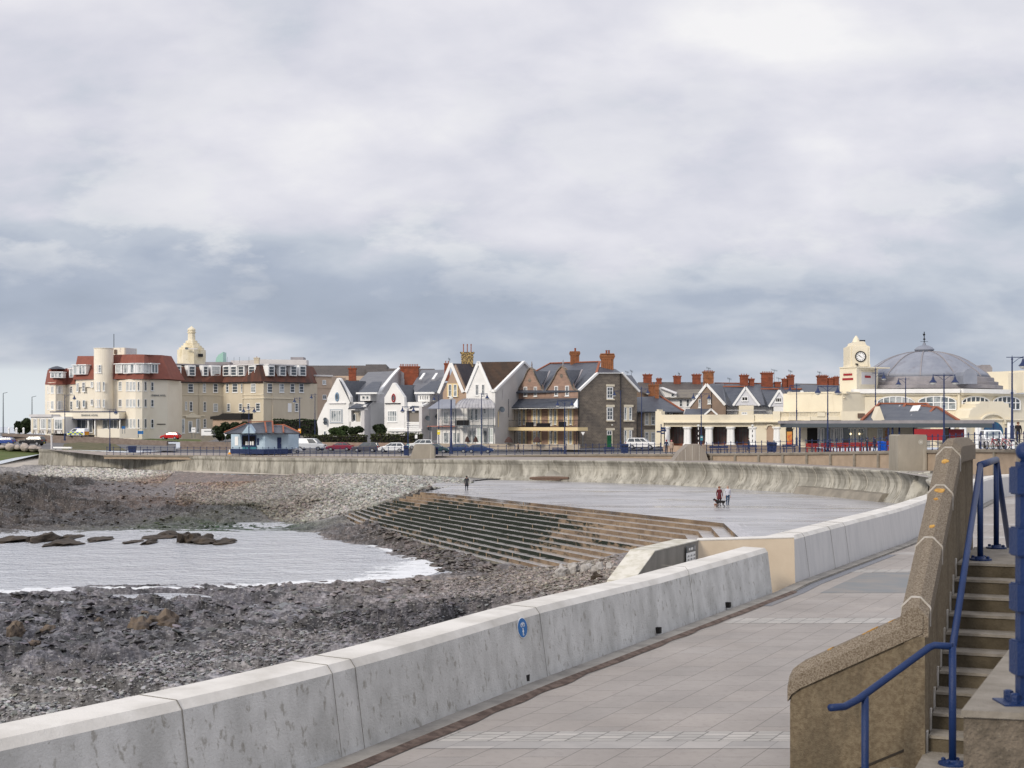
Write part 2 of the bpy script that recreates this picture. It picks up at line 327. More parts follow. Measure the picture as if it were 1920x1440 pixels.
# ------------------------------------------------------------------ sea
mWater = M('sea_water', (.56, .585, .63), .12, spec=.6)
def _water():
    t = mWater.node_tree; b = t.nodes['Principled BSDF']; b.inputs['IOR'].default_value = 1.33; b.inputs['Roughness'].default_value = .12
    tcn = N(t, 'ShaderNodeTexCoord'); h = None
    for sc, st, w in ((.8, (1.1, 1.1, 1), 1.0), (2.6, (1, 1.2, 1), .4), (.2, (.8, 1.3, 1), 1.5)):
        mp = N(t, 'ShaderNodeMapping'); mp.inputs['Scale'].default_value = st; L(t, tcn.outputs['Object'], mp.inputs[0])
        n = N(t, 'ShaderNodeTexNoise', inp={'Scale': sc, 'Detail': 4.0, 'Roughness': .6}); L(t, mp.outputs[0], n.inputs['Vector'])
        v = math_(t, 'MULTIPLY', n.outputs['Fac'], w); h = v if h is None else math_(t, 'ADD', h, v)
    bp = N(t, 'ShaderNodeBump', inp={'Strength': 1.0, 'Distance': .5}); L(t, h, bp.inputs['Height']); L(t, bp.outputs[0], b.inputs['Normal'])
_water()
nx, ny = 60, 60
mb = MB(); q = 5000
mb.add([(-q, -1000, 0), (q, -1000, 0), (q, 9000, 0), (-q, 9000, 0)], [(0, 1, 2, 3)])
sea = struct(mb.build('sea', mWater))
mb = MB(); mb.add([(-q, -1000, -3), (q, -1000, -3), (q, 9000, -3), (-q, 9000, -3)], [(0, 1, 2, 3)])
struct(mb.build('seabed', M('seabed_sand', (.12, .11, .1), .9)))

# ------------------------------------------------------------------ beach: ledges, boulders and shingle
SEAH = 11.3
def W3(px, py, h): D = h * F / (py - HY); return ((px - 960) / F * D, D, CZ - h)
shore = [(-260, 1128), (0, 1122), (100, 1116), (200, 1109), (300, 1112), (420, 1108), (540, 1099), (640, 1096), (740, 1091), (800, 1084), (835, 1074),
         (800, 1050), (760, 1044), (730, 1037), (700, 1026), (650, 1015), (600, 1005), (570, 996), (540, 991), (460, 993), (340, 993), (200, 992), (80, 995), (0, 991), (-260, 990)]
ctrl = [W3(x, y, SEAH) for x, y in shore]
ctrl += [W3(x, y, h) for x, y, h in [(-150, 1050, 12), (200, 1050, 12.1), (500, 1040, 12.1), (660, 1058, 11.9), (740, 1065, 11.7), (-100, 1180, 10.95), (0, 1180, 10.95), (300, 1180, 10.95), (600, 1140, 10.95),
    (0, 1300, 10.4), (300, 1270, 10.4), (600, 1200, 10.5), (800, 1130, 10.6), (0, 1370, 10.2), (-250, 1300, 10.6), (-250, 1180, 11), (900, 1090, 10.6), (960, 1076, 10.4), (1010, 1064, 10.15),
    (1100, 1053, 9.1), (1170, 1043, 8.0), (1150, 1085, 8.3), (1050, 1100, 9.2), (950, 1130, 9.8), (1250, 1060, 7.6), (1330, 1050, 7.4),
    (650, 992, 10.95), (750, 1017, 10.95), (850, 1045, 10.95), (930, 1068, 10.8),
    (632, 967, 10.5), (680, 955, 9.6), (730, 942, 8.5), (789, 923, 7.05), (883, 904, 6.95), (800, 900, 6.9), (700, 893, 6.95), (620, 890, 7.15), (500, 888, 7.4), (400, 885, 7.4), (250, 878, 7.2), (100, 870, 6.9), (0, 868, 6.9),
    (600, 940, 9.3), (500, 930, 9.3), (400, 920, 9.1), (300, 910, 8.9), (560, 960, 10.5), (450, 960, 10.5), (300, 950, 10.0), (150, 930, 9.4), (0, 930, 9.3), (0, 895, 8.0), (0, 970, 10.9), (200, 975, 10.9), (-250, 930, 9.4), (-250, 880, 7.6)]]
ctrl += [(-12, 28, 1.2), (0, 33, 1.6), (5, 45, 2.3), (9, 60, 3.0), (-30, 40, 1), (14, 75, 3.6), (16, 95, 3.9), (5, 160, 4.1), (20, 140, 4.1), (25, 110, 4.1)]
ctrl = np.array(ctrl)
def _U(r2): return r2 * np.log(r2 + 1e-6)
_s = 50.0; _c = ctrl[:, :2] / _s; _n = len(_c)
_K = _U(((_c[:, None] - _c[None]) ** 2).sum(-1)) + np.eye(_n) * 2e-3; _Pm = np.c_[np.ones(_n), _c]
_A = np.zeros((_n + 3, _n + 3)); _A[:_n, :_n] = _K; _A[:_n, _n:] = _Pm; _A[_n:, :_n] = _Pm.T
_w = np.linalg.solve(_A, np.r_[ctrl[:, 2], 0, 0, 0])
def base_z(x, y):
    out = np.empty(x.shape); xf, yf, of = x.ravel() / _s, y.ravel() / _s, out.ravel()
    for i in range(0, len(xf), 40000):
        a, b = xf[i:i + 40000], yf[i:i + 40000]
        of[i:i + 40000] = _U((a[:, None] - _c[None, :, 0]) ** 2 + (b[:, None] - _c[None, :, 1]) ** 2) @ _w[:_n] + _w[_n] + a * _w[_n + 1] + b * _w[_n + 2]
    return of.reshape(x.shape)
# colour and roughness of the ground: control points (px,py,h, colour, rockiness, stoniness)
zone = [(0, 1180, 11, (.115, .112, .126), 1), (300, 1150, 11, (.11, .106, .12), 1), (600, 1150, 11, (.17, .165, .178), .8), (0, 1330, 10.3, (.24, .235, .24), .7), (300, 1250, 10.5, (.20, .195, .205), .8), (150, 1250, 10.6, (.09, .087, .097), 1.3),
        (600, 1200, 10.5, (.18, .172, .182), .8), (700, 1180, 10.6, (.09, .086, .096), 1.2), (800, 1110, 10.6, (.20, .18, .178), .6), (900, 1085, 10.5, (.19, .165, .15), .25), (1000, 1075, 10, (.21, .18, .165), .1), (1120, 1065, 9, (.24, .21, .19), .1),
        (1150, 1050, 8.3, (.20, .17, .155), .05), (750, 1030, 11, (.115, .10, .095), .9), (650, 1000, 10.9, (.125, .108, .10), .9), (870, 1058, 10.9, (.13, .115, .11), .9),
        (560, 960, 10.5, (.17, .15, .135), .6), (600, 945, 9.4, (.28, .265, .25), 0), (700, 930, 8.8, (.29, .285, .27), 0), (780, 905, 7, (.27, .26, .25), 0), (620, 900, 7.5, (.30, .28, .265), 0), (500, 905, 8.2, (.21, .19, .175), 0), (450, 898, 7.8, (.21, .155, .125), 0), (330, 895, 7.9, (.20, .15, .125), 0), (400, 895, 7.7, (.21, .155, .13), 0),
        (420, 930, 9.3, (.19, .17, .155), .1), (520, 925, 9, (.19, .175, .165), 0), (250, 885, 7.5, (.37, .35, .33), 0), (150, 880, 7.1, (.38, .36, .34), 0), (350, 915, 9, (.19, .165, .16), .2), (220, 915, 9, (.13, .105, .10), .5),
        (100, 900, 8, (.045, .035, .028), 1.3), (0, 900, 8, (.07, .052, .034), 1.3), (50, 930, 9.4, (.042, .033, .028), 1.4), (200, 955, 10.2, (.052, .041, .035), 1.1), (0, 975, 10.9, (.052, .042, .037), 1.2), (300, 960, 10.5, (.065, .053, .046), 1),
        (430, 962, 10.5, (.06, .06, .045), .9), (420, 985, 11, (.03, .055, .028), .5), (480, 984, 11, (.03, .058, .028), .4), (360, 984, 11, (.04, .055, .03), .5), (300, 945, 9.9, (.14, .10, .08), .5)]
zc_ = np.array([W3(a, b, h)[:2] for a, b, h, _, _ in zone]); zcol = np.array([c for *_, c, _ in zone]); zrk = np.array([r for *_, r in zone])
def zones(x, y):
    sh = x.shape; xf, yf = x.ravel(), y.ravel(); o = np.empty((len(xf), 4))
    for i in range(0, len(xf), 40000):
        a, b = xf[i:i + 40000, None], yf[i:i + 40000, None]
        w = 1 / (((a - zc_[None, :, 0]) * 1.6) ** 2 + (b - zc_[None, :, 1]) ** 2 + 3.0) ** 2; w /= w.sum(1, keepdims=True)
        o[i:i + 40000, :3] = w @ zcol; o[i:i + 40000, 3] = w @ zrk
    return o[:, :3].reshape(*sh, 3), o[:, 3].reshape(sh)
TOPL = [(-9.6, 148.6), (-6.6, 144.7), (15.1, 101.5), (13.8, 84.0)]; BOTL = [(-20.4, 166), (-17.2, 152.5), (3.0, 99.5), (1.8, 83)]
NST = 13; ZT = ZH(7.0); ZB = ZH(10.62)
def in_poly(x, y, poly):
    c = np.zeros(x.shape, bool); n = len(poly)
    for i in range(n):
        x0, y0 = poly[i]; x1, y1 = poly[(i + 1) % n]
        hit = ((y0 > y) != (y1 > y)) & (x < (x1 - x0) * (y - y0) / (y1 - y0 + 1e-12) + x0); c ^= hit
    return c
def beach_z(x, y, fine=True):
    z = np.minimum(base_z(x, y), 4.42); col, rk = zones(x, y)
    # tilted rock ledges: sawtooth terraces across a warped strike, long in one direction
    u = x * .22 + y * .975; v = x * .975 - y * .22
    wrp = 3.2 * fbm(v * .07 + 5, u * .09 + 3, 3)
    ph = u * .26 + wrp + 1.5 * vn(v * .25, u * .25); sw = ph - np.floor(ph)
    saw = 1 - np.where(sw < .87, sw / .87, (1 - sw) / .13)
    amp = np.clip((fbm(v * .05 + 40, u * .08 + 11, 2) - .25) * 2.2, .1, 1)
    r = rk * (1.05 * amp * (saw - .5) + .7 * (fbm(v * .16, u * .3, 4) - .5) + .42 * (ridged(v * .75, u * .5, 4) - .4))
    ph2 = u * 1.15 + 2 * fbm(v * .2, u * .3, 2); s2 = ph2 - np.floor(ph2)
    r = r + np.clip(rk, .15, 1) * (.26 * (1 - np.where(s2 < .75, s2 / .75, (1 - s2) / .25)) * vn(v * .5, u * .5) + .30 * (fbm(v * .9, u * 1.5, 4, .6) - .5))
    far = np.clip((y - 150) / 60, 0, 1) * np.clip(rk - .5, 0, 1)
    r = r + far * 2.6 * (ridged(v * .11 + 9, u * .06 + 7, 3) - .42)
    r = r + (.12 + .16 * np.clip(rk, 0, 1)) * (fbm(x * 2.6, y * 2.6, 3, .75) - .5)
    w = np.clip((z + .35) / .5, .25, 1)
    z2 = z + r * w
    z2 = np.where(z < -.15, np.minimum(z2, -.05 + z * .2), z2)
    poly = TOPL + BOTL[::-1]
    ins = in_poly(x, y, poly)
    tt = np.clip((x - (3 + (99.5 - y) * .41)) / 12.0, 0, 1)
    z2 = np.where(ins & (y > 97 + .4 * (x - 3)), np.minimum(z2, ZB - .5), z2)
    return z2, col, rk
PXs = np.arange(-220, 1420, 1.75); PYs = np.r_[np.arange(1480, 1000, -1.15), np.arange(1000, 866, -.62)]
gx_, gy_ = np.meshgrid((PXs - 960) / F, 10.3 * F / (PYs - HY)); gx_ = gx_ * gy_
gx_ = gx_ + 0 * gy_
gz_, gc_, gr_ = beach_z(gx_, gy_)
# cut everything the near walls and the plaza stand on
ry, rx = gx_.shape
idx = np.arange(rx * ry).reshape(ry, rx)
quads = np.stack([idx[:-1, :-1], idx[:-1, 1:], idx[1:, 1:], idx[1:, :-1]], -1).reshape(-1, 4)
wallx = np.interp(gy_, [0, 13.9, 18.6, 22.8, 34.8, 60, 90], [-12, -5.2, -2.4, 0, 4.2, 13, 20]) - .5
plz = in_poly(gx_, gy_, [(-9, 149.5), (-6, 145.5), (16, 101.5), (15, 84), (20, 80), (60, 120), (40, 175), (-3, 182), (-6, 172)])
bad = (gx_ > wallx) | plz | (gy_ > np.interp(gx_, [-80, -46, -28, -14, -6, 0, 10, 40], [252, 222, 208, 198, 190, 183, 178, 175]))
okq = ~bad.ravel()[quads].any(1)
# tone: random grain, with undercut shade and highlights put into the colour
gn = fbm(gx_ * 1.3, gy_ * .8, 4, .6); gm = fbm(gx_ * .12 + 3, gy_ * .12, 3)
u_ = gx_ * .22 + gy_ * .975; v_ = gx_ * .975 - gy_ * .22; rkc = np.clip(gr_, 0, 1)
bandn = fbm(v_ * .10 + 2, u_ * .55 + 4, 4, .6); weed_shade = np.clip((bandn - .50) / .07, 0, 1) * rkc      # weed and wet strata, plus undercut shade put into the colour, along the strike
pale = np.clip((ridged(v_ * .9 + 5, u_ * .8, 3) - .45) / .2, 0, 1) * rkc  # ridged pale streaks that put highlights into the rock colour
gc_ = gc_ * (.3 + 1.4 * gn)[..., None] * (.8 + .4 * gm)[..., None] * (1 - .72 * weed_shade + np.where(gy_ > 150, .35, .9) * pale)[..., None]
mBeach = M('beach_rock', (.2, .2, .2), .5, (.38, .37, .38), 4.5, .38, .60, (1, .45, 2.4), .9, 12, .35, 0, (.34, .335, .33), 6, .58, .65, .7, (1, .45, 2.2), attr='tint')
beach = np_mesh('beach', np.stack([gx_, gy_, gz_], -1).reshape(-1, 3), quads[okq], mBeach, gc_.reshape(-1, 3), False)
struct(beach)
# loose stones ---------------------------------------------------------------------------
def stone_shapes(k=6):
    out = []
    bm = bmesh.new(); bmesh.ops.create_icosphere(bm, subdivisions=1, radius=1); b0 = np.array([v.co[:] for v in bm.verts]); f0 = np.array([[v.index for v in f.verts] for f in bm.faces]); bm.free()
    for i in range(k):
        d = b0 * (1 + RNG.uniform(-.28, .28, (len(b0), 1))); d = d * np.array([1, RNG.uniform(.6, .9), RNG.uniform(.35, .62)]); out.append(d)
    return out, f0
SH, SF = stone_shapes()
def scatter(name, regions, label, cat, n, smin, smax, tint=1.0, flat=1.0, sj=.35, seed=1, embed=.3):
    g = np.random.default_rng(seed); xs = []; ys = []; sz = []
    for (pts, frac) in regions:
        k = int(n * frac); poly = [W3(*p)[:2] for p in pts]; px_ = np.array([p[0] for p in poly]); py_ = np.array([p[1] for p in poly]); got = 0
        while got < k:
            # more stones where they show larger
            yy = py_.min() + (py_.max() - py_.min()) * g.random(k * 2) ** 1.3; xx = g.uniform(px_.min(), px_.max(), k * 2)
            m = in_poly(xx, yy, poly) & ~((xx > np.interp(yy, [0, 13.9, 34.8, 60, 90], [-12, -5.7, 3.7, 12, 19]) - .6)); xx, yy = xx[m][:k - got], yy[m][:k - got]; xs.append(xx); ys.append(yy); got += len(xx)
    x = np.concatenate(xs); y = np.concatenate(ys); z, col, rk = beach_z(x, y); keep = (z > -.12); x, y, z, col = x[keep], y[keep], z[keep], col[keep]; n = len(x)
    s = smin + (smax - smin) * g.random(n) ** 2.6; V = []; C = []; Fs = []; o = 0
    which = g.integers(0, len(SH), n); a = g.uniform(0, 2 * pi, n); tl = g.uniform(-.35, .35, (n, 2)); br = (1 - sj + 2 * sj * g.random(n)) * tint
    hue = (1 + g.uniform(-.06, .06, (n, 3))) * np.array([.97, 1.0, .98])
    for w in range(len(SH)):
        m = which == w; k = m.sum(); b = SH[w][None] * s[m, None, None] * np.array([1, 1, flat]); ca, sa = np.cos(a[m])[:, None], np.sin(a[m])[:, None]
        X_ = b[..., 0] * ca - b[..., 1] * sa; Y_ = b[..., 0] * sa + b[..., 1] * ca; Z_ = b[..., 2] + X_ * tl[m, 0:1] + Y_ * tl[m, 1:2]
        V.append(np.stack([X_ + x[m, None], Y_ + y[m, None], Z_ + z[m, None] + (s[m, None] * (.5 - embed))], -1).reshape(-1, 3))
        C.append(np.repeat(col[m] * br[m, None] * hue[m], 12 if b.shape[1] == 12 else b.shape[1], 0).reshape(-1, 3)); nb = b.shape[1]
        Fs.append((SF[None] + (np.arange(k) * nb)[:, None, None] + o).reshape(-1, 3)); o += k * nb
    ob = np_mesh(name, np.concatenate(V), np.concatenate(Fs), mPeb, np.clip(np.concatenate(C), .01, .75), False)
    return tag(ob, label, cat, kind='stuff')
mPeb = M('loose_stone', (.3, .3, .3), .8, (.8, .78, .76), 4, .35, .65, spec=.3, attr='tint')
far_sh = [(400, 915, 8.8), (560, 889, 7.3), (700, 892, 6.95), (880, 899, 6.9), (885, 904, 6.9), (790, 924, 7.1), (640, 966, 10.5), (560, 975, 10.8), (470, 950, 10)]
scatter('shingle', [(far_sh, .62), ([(90, 872, 6.9), (330, 884, 7.4), (300, 905, 8.6), (60, 888, 7.5)], .2), ([(330, 905, 8.6), (600, 893, 7.3), (560, 955, 10.2), (330, 940, 9.5)], .18)],
        'pale grey cobbles banked between the wave wall and the steps', 'shingle', 36000, .10, .34, 1.3, sj=.45, seed=2)
scatter('cobbles', [([(0, 1395, 10), (0, 1275, 10.3), (640, 1170, 10.6), (1150, 1050, 8.3), (1165, 1095, 8.3), (640, 1225, 10.3)], .75), ([(780, 1112, 10.6), (960, 1060, 10.5), (1160, 1045, 8.2), (1150, 1090, 8.3), (900, 1135, 10)], .25)],
        'loose grey and brown cobbles lying over the dark ledges below the wall', 'cobbles', 40000, .03, .16, 1.25, .6, .6, 3)
scatter('rubble', [([(-150, 1122, 11.1), (420, 1105, 11.1), (800, 1088, 11.1), (950, 1080, 10.6), (640, 1180, 10.6), (0, 1250, 10.5)], .5), ([(640, 985, 10.9), (830, 1070, 11.1), (940, 1075, 10.8), (900, 1052, 10.9), (700, 1000, 10.9), (560, 960, 10.5)], .2), ([(-100, 890, 8), (220, 890, 8), (500, 950, 10), (520, 990, 11.2), (-100, 990, 11.2)], .3)],
        'dark broken rocks strewn along the water line', 'rocks', 7000, .08, .38, 1.1, .42, .5, 5)
# ------------------------------------------------------------------ surf
def surf():
    m = M('sea_foam', (.78, .80, .82), .7); t = m.node_tree; b = t.nodes['Principled BSDF']
    at = N(t, 'ShaderNodeAttribute', attribute_name='tint'); tcn = N(t, 'ShaderNodeTexCoord')
    mp = N(t, 'ShaderNodeMapping'); mp.inputs['Scale'].default_value = (.55, 1.6, 1); L(t, tcn.outputs['Object'], mp.inputs[0])
    n = N(t, 'ShaderNodeTexNoise', inp={'Scale': 1.5, 'Detail': 8.0, 'Roughness': .72, 'Distortion': 1.2}); L(t, mp.outputs[0], n.inputs['Vector'])
    s = N(t, 'ShaderNodeSeparateColor'); L(t, at.outputs['Color'], s.inputs[0])
    v = math_(t, 'ADD', math_(t, 'MULTIPLY', math_(t, 'SUBTRACT', n.outputs['Fac'], .5), 2.6), s.outputs[0]); r = ramp(t, [(.36, 0.0), (.95, .9)]); L(t, v, r.inputs[0]); L(t, r.outputs[0], b.inputs['Alpha'])
    V = []; C = []; Q = []
    line = [(-260, 1118, 5.0), (0, 1113, 5.0), (100, 1109, 4.5), (200, 1103, 3.2), (300, 1106, 3.6), (420, 1103, 3.6), (540, 1095, 3.5), (640, 1091, 3.6), (700, 1089, 4.2), (750, 1085, 6), (790, 1077, 9), (812, 1068, 9), (800, 1052, 4), (760, 1045, 2.2), (700, 1027, 1.2), (650, 1016, .8), (600, 1006, .6)]
    pts = []
    for (a, b_) in zip(line[:-1], line[1:]):
        for k in range(10): f = k / 10; pts.append([a[i] * (1 - f) + b_[i] * f for i in range(3)])
    W2 = [(W3(p[0], p[1], SEAH)[:2], p[2]) for p in pts]; n_ = len(W2)
    for i, ((x, y), w) in enumerate(W2):
        x0, y0 = W2[max(i - 1, 0)][0]; x1, y1 = W2[min(i + 1, n_ - 1)][0]; d = Vector((x1 - x0, y1 - y0)).normalized(); nr = Vector((-d.y, d.x)); w = w * (.65 + .7 * random.random())
        for k in range(9):
            f = k / 8; V.append((x + nr.x * (f * w * 1.0 - .9), y + nr.y * (f * w - .9), .03 + .10 * sin(pi * min(1, f * 1.6)) * (w > 3))); c = (1.05 if f < .3 else 1.05 - (f - .3) * 1.5); C.append((c, c, c))
    for i in range(n_ - 1):
        for k in range(8): Q.append((i * 9 + k, (i + 1) * 9 + k, (i + 1) * 9 + k + 1, i * 9 + k + 1))
    tag(np_mesh('surf', np.array(V), np.array(Q), m, np.array(C), True), 'white foam breaking along the rocky shore', 'foam', kind='stuff')
surf()
# ------------------------------------------------------------------ lower promenade paving (eye level minus 4.2 m)
ZP = ZH(4.2)
def wx(y): return np.interp(y, [13.9, 17.4, 22.95, 35.6, 37.6, 50.7, 80, 95], [-4.6, -2.35, .26, 6.6, 7.47, 14.07, 27.0, 31.5])
def strip(name, ys, x0f, x1f, z, mat):
    mb = MB(); vs = []
    for y in ys: vs += [(x0f(y), y, z), (x1f(y), y, z)]
    mb.add(vs, [(2 * i, 2 * i + 1, 2 * i + 3, 2 * i + 2) for i in range(len(ys) - 1)]); return struct(mb.build(name, mat))
ysr = [5, 9, 13.9, 17.4, 20, 22.95, 28, 35.6, 37.6, 44, 50.7, 60, 70, 80, 88, 95]
wxl = lambda y: float(wx(y)) if y > 13.9 else -4.6 + (y - 13.9) * .62
strip('promenade', ysr, lambda y: wxl(y) + .3, lambda y: 60, ZP, mPave)
mb = MB(); mb.add([(32, 95, ZP), (60, 95, ZP), (60, 150, ZP), (36, 150, ZP)], [(0, 1, 2, 3)]); struct(mb.build('promenade', mPave))
def band(y0, y1, mat, dz=.004, x0=0.0, x1=60, name='paving_band'):
    mb = MB(); mb.add([(wxl(y0) + .62 + x0, y0, ZP + dz), (x1, y0, ZP + dz), (x1, y1, ZP + dz), (wxl(y1) + .62 + x0, y1, ZP + dz)], [(0, 1, 2, 3)]); struct(mb.build(name, mat))
def yD(py): return 4.2 * F / (py - HY)
band(yD(1390), yD(1372), mBand); band(yD(1404), yD(1390.3), mBand2)
band(yD(1169), yD(1159), mBand); band(yD(1112), yD(1074), mDarkPave, x0=.5); band(yD(1073.5), yD(1068), mBand)
for a, b in ((1040, 1036), (1010, 1006), (985, 982), (945, 935), (915, 908)): band(yD(a), yD(b), mBand2)
strip('channel', ysr[2:], lambda y: wxl(y) + .02, lambda y: wxl(y) + .40, ZP + .035, mGutter)
strip('channel_edge', ysr[2:], lambda y: wxl(y) + .40, lambda y: wxl(y) + .44, ZP + .02, mGutter)
# leaf litter line and grate
mb = MB(); ys = list(np.arange(14, 36, .25)); vs = []
for y in ys: w = .05 + .09 * vn(np.array(y * 1.3), np.array(0.)); vs += [(wxl(y) + .38, y, ZP + .044), (wxl(y) + .44 + float(w) * (1.3 if y < 24 else .8), y, ZP + .012)]
mb.add(vs, [(2 * i, 2 * i + 1, 2 * i + 3, 2 * i + 2) for i in range(len(ys) - 1)]); tag(mb.build('litter', mDebris), 'dark line of wet leaf litter along the sea wall channel', 'litter', kind='stuff')
strip('drain_grate', [33, 35.6, 37.6, 44, 46], lambda y: wxl(y) + .44, lambda y: wxl(y) + .72, ZP + .008, mGrate)

# ------------------------------------------------------------------ battered concrete parapet walls
def batter_wall(name, base, h_top, label, mat_face, joints, thick=.62, bat=.16, wid=None, z0=ZP - .3, zback=None):
    """base: plan points of the landward foot. Returns root with wall body, coping, joint lines"""
    root = thing(name, label, 'sea wall', (base[0][0], base[0][1], ZP))
    def off(i, d):
        a = Vector(base[max(i - 1, 0)]); b = Vector(base[min(i + 1, len(base) - 1)]); t_ = (b - a).normalized(); n_ = Vector((-t_.y, t_.x)); return Vector(base[i]) + n_ * d
    # dense stations so noise and slight irregularity can follow the line
    zt = ZH(h_top); prof = [(0, z0), (0 + bat * .95, zt - .10), (bat + .07, zt), (bat + thick, zt + .01), (bat + thick + .12, z0 - 2.0 if zback is None else zback)]
    mb = MB(); vs = []; k = len(prof)
    for i in range(len(base)):
        for d, z in prof: p = off(i, d); vs.append((p.x, p.y, z - (float(np.interp(p.y, [24, 29, 33, 36], [0, .08, .07, .04])) if z > ZP and h_top > 3 else 0)))
    for i in range(len(base) - 1):
        fs = [(i * k + j, (i + 1) * k + j, (i + 1) * k + j + 1, i * k + j + 1) for j in range(k - 1)]
        mb.add([], []);
        for j, f in enumerate(fs): mb.f.append(f); mb.m.append(1 if j in (1, 2) else 0)
    mb.v = vs; mb.f += [tuple(range(k))[::-1], tuple(range((len(base) - 1) * k, len(base) * k))]; mb.m += [2, 2]
    mb.build('wall_body', [mat_face, mConcTop, mConc], root)
    jb = MB()
    for (px_, w) in joints:
        y = px_; x = float(np.interp(y, [b[1] for b in base], [b[0] for b in base])); i = 0
        dx = (base[-1][0] - base[0][0]) / (base[-1][1] - base[0][1]); t_ = Vector((dx, 1)).normalized(); n_ = Vector((-t_.y, t_.x))
        pp = [Vector((x, y)) + n_ * (d - .004) for d, _ in prof]
        for a in range(3):
            A = (pp[a].x, pp[a].y, max(prof[a][1], ZP) + (.004 if a else 0)); B = (pp[a + 1].x, pp[a + 1].y, prof[a + 1][1] + .004); jb.bar(A, B, w, .006)
    if joints: jb.build('joint', M('joint_line', (.20, .19, .17), .9), root)
    return root
base1 = [(-9.5, 6.5), (-4.6, 13.9), (-3.3, 15.9), (-2.35, 17.4), (-1.1, 19.9), (.26, 22.95), (1.9, 26.3), (4.1, 30.8), (6.55, 35.6)]
def dense(b, st=.5): return [tuple(q) for q in smooth_path([(x, y) for x, y in b], st, 3)]
w1 = batter_wall('sea_wall', dense(base1), 3.04, 'long pale grey concrete sea wall in the foreground with a round blue sign', mConc, [(15.6, .012), (17.9, .005), (18.35, .007), (23.6, .005), (30.4, .005)])
# weep holes
for y in (23.0, 28.4, 32.4):
    x = float(wx(y)); hb = MB(); hb.box((x - .098, y + .04, ZP + .10), (.17, .11, .12), rz=-R(26)); hb.build('drain_hole', mDark, w1)
base2 = [(7.47, 37.6), (10.6, 43.9), (14.07, 50.7), (20.2, 64.5), (27.0, 80.0), (29.5, 84.5), (33, 88)]
mFace2 = M('cleaner_concrete', (.56, .55, .54), .8, (.50, .495, .49), 1.2, .4, .65, (3, 3, .6), .2, 30, .3, 0, (.44, .43, .41), 2.5, .6, .75, .5, (4, 4, .5))
w2 = batter_wall('promenade_wall', dense(base2, 1.5), 2.97, 'smooth pale concrete wall beyond the ramp opening, along the promenade', mFace2, [(39.0, .008), (41.6, .012), (43.2, .008)])
# end return of the far wall, toned sunlit cream, across the ramp opening
rw = thing('ramp_wall', 'sunlit-toned cream concrete return wall and grey ramp wall carrying a white notice', 'ramp wall', (4.8, 36.7, ZP))
zt = ZH(2.98)
mb = MB(); a = Vector((7.44, 37.5)); b = Vector((4.75, 36.6)); n_ = Vector((-(b - a).normalized().y, (b - a).normalized().x)) * -1
mb.prism([(a.x, a.y, ZP - 2.5), (a.x + .16, a.y + .1, ZP - 2.5), (a.x + .0, a.y + .1, zt + .012), (a.x - .13, a.y + .02, zt + .012), ], (0, .001, 0)) if 0 else None
d0 = Vector((.35, -.94)) * .14   # batter of the face towards the viewer
mb.prism([(a.x + d0.x, a.y + d0.y, ZP - 2.2), (a.x, a.y, zt), (a.x + .1, a.y + .55, zt), (a.x + .1, a.y + .55, ZP - 2.2)], (b.x - a.x, b.y - a.y, 0)); mb.build('return_wall', mCream, rw)
tb = MB(); tb.prism([(a.x + .0, a.y - .01, zt + .003), (a.x, a.y - .01, zt + .03), (a.x + .1, a.y + .56, zt + .03), (a.x + .1, a.y + .56, zt + .003)], (b.x - a.x, b.y - a.y, 0)); tb.build('coping', mConcTop, rw)
# ramp wall running back towards the viewer, its end sloped down to the beach
c0 = Vector((4.80, 36.62)); c1 = Vector((3.36, 33.5)); c2 = Vector((2.72, 32.1)); nn = Vector((-.9, .43)) * .60
mb = MB(); zb = ZP - 3.2
side = [(c0, zb), (c2 - (c1 - c2) * .35, zb), (c2, ZH(3.55)), (c1, zt), (c0, zt)]
mb.prism([(p.x, p.y, z) for p, z in side], (nn.x, nn.y, 0)); mb.build('ramp_wall_body', [M('ramp_wall_grey', (.26, .245, .22), .9, (.20, .19, .17), .9, .4, .6, (2, 2, .4), .3, 20)], rw)
tb = MB(); up = .025
e = [(c0, zt), (c1, zt), (c2, ZH(3.55)), (c2 - (c1 - c2) * .22, ZH(4.35))]
for (p, z), (q, w) in zip(e[:-1], e[1:]):
    A = Vector((p.x, p.y, z)); B = Vector((q.x, q.y, w)); n3 = Vector((nn.x, nn.y, 0)); u = (B - A).cross(n3).normalized(); u = u if u.z > 0 else -u
    A2 = A - n3 * .02 + u * .003; B2 = B - n3 * .02 + u * .003
    tb.prism([A2, B2, B2 + n3 * 1.04, A2 + n3 * 1.04], u * up)
tb.build('coping', M('lime_stained_concrete', (.62, .60, .54), .85, (.44, .42, .34), 2.2, .42, .62, (1, 1, 1), .4, 20), rw)
# notice board on the grey face: dark header band, white sheet with three columns of text blocks
nb = thing('notice_board', 'white beach safety notice with dark header fixed to the grey ramp wall', 'notice', (4.5, 36.0, ZP + .7))
f0 = Vector((4.63, 36.18)); f1 = Vector((4.33, 35.52)); dv = (f1 - f0); pn = Vector((.9, -.43)).normalized() * .02
def npan(u0, u1, z0, z1, o=.02, th=.02, name='panel', mat=None, par=nb):
    A = f0 + dv * u0 + pn * (o / .02); B = f0 + dv * u1 + pn * (o / .02); m_ = MB(); m_.prism([(A.x, A.y, z0), (B.x, B.y, z0), (B.x, B.y, z1), (A.x, A.y, z1)], (pn.x * th / .02, pn.y * th / .02, 0)); return m_
zt_ = zt - .05
npan(0, 1, zt_ - .95, zt_ - .17).build('panel', mWhitePt, nb); npan(0, 1, zt_ - .168, zt_).build('header', mGreyM, nb)
m_ = MB()
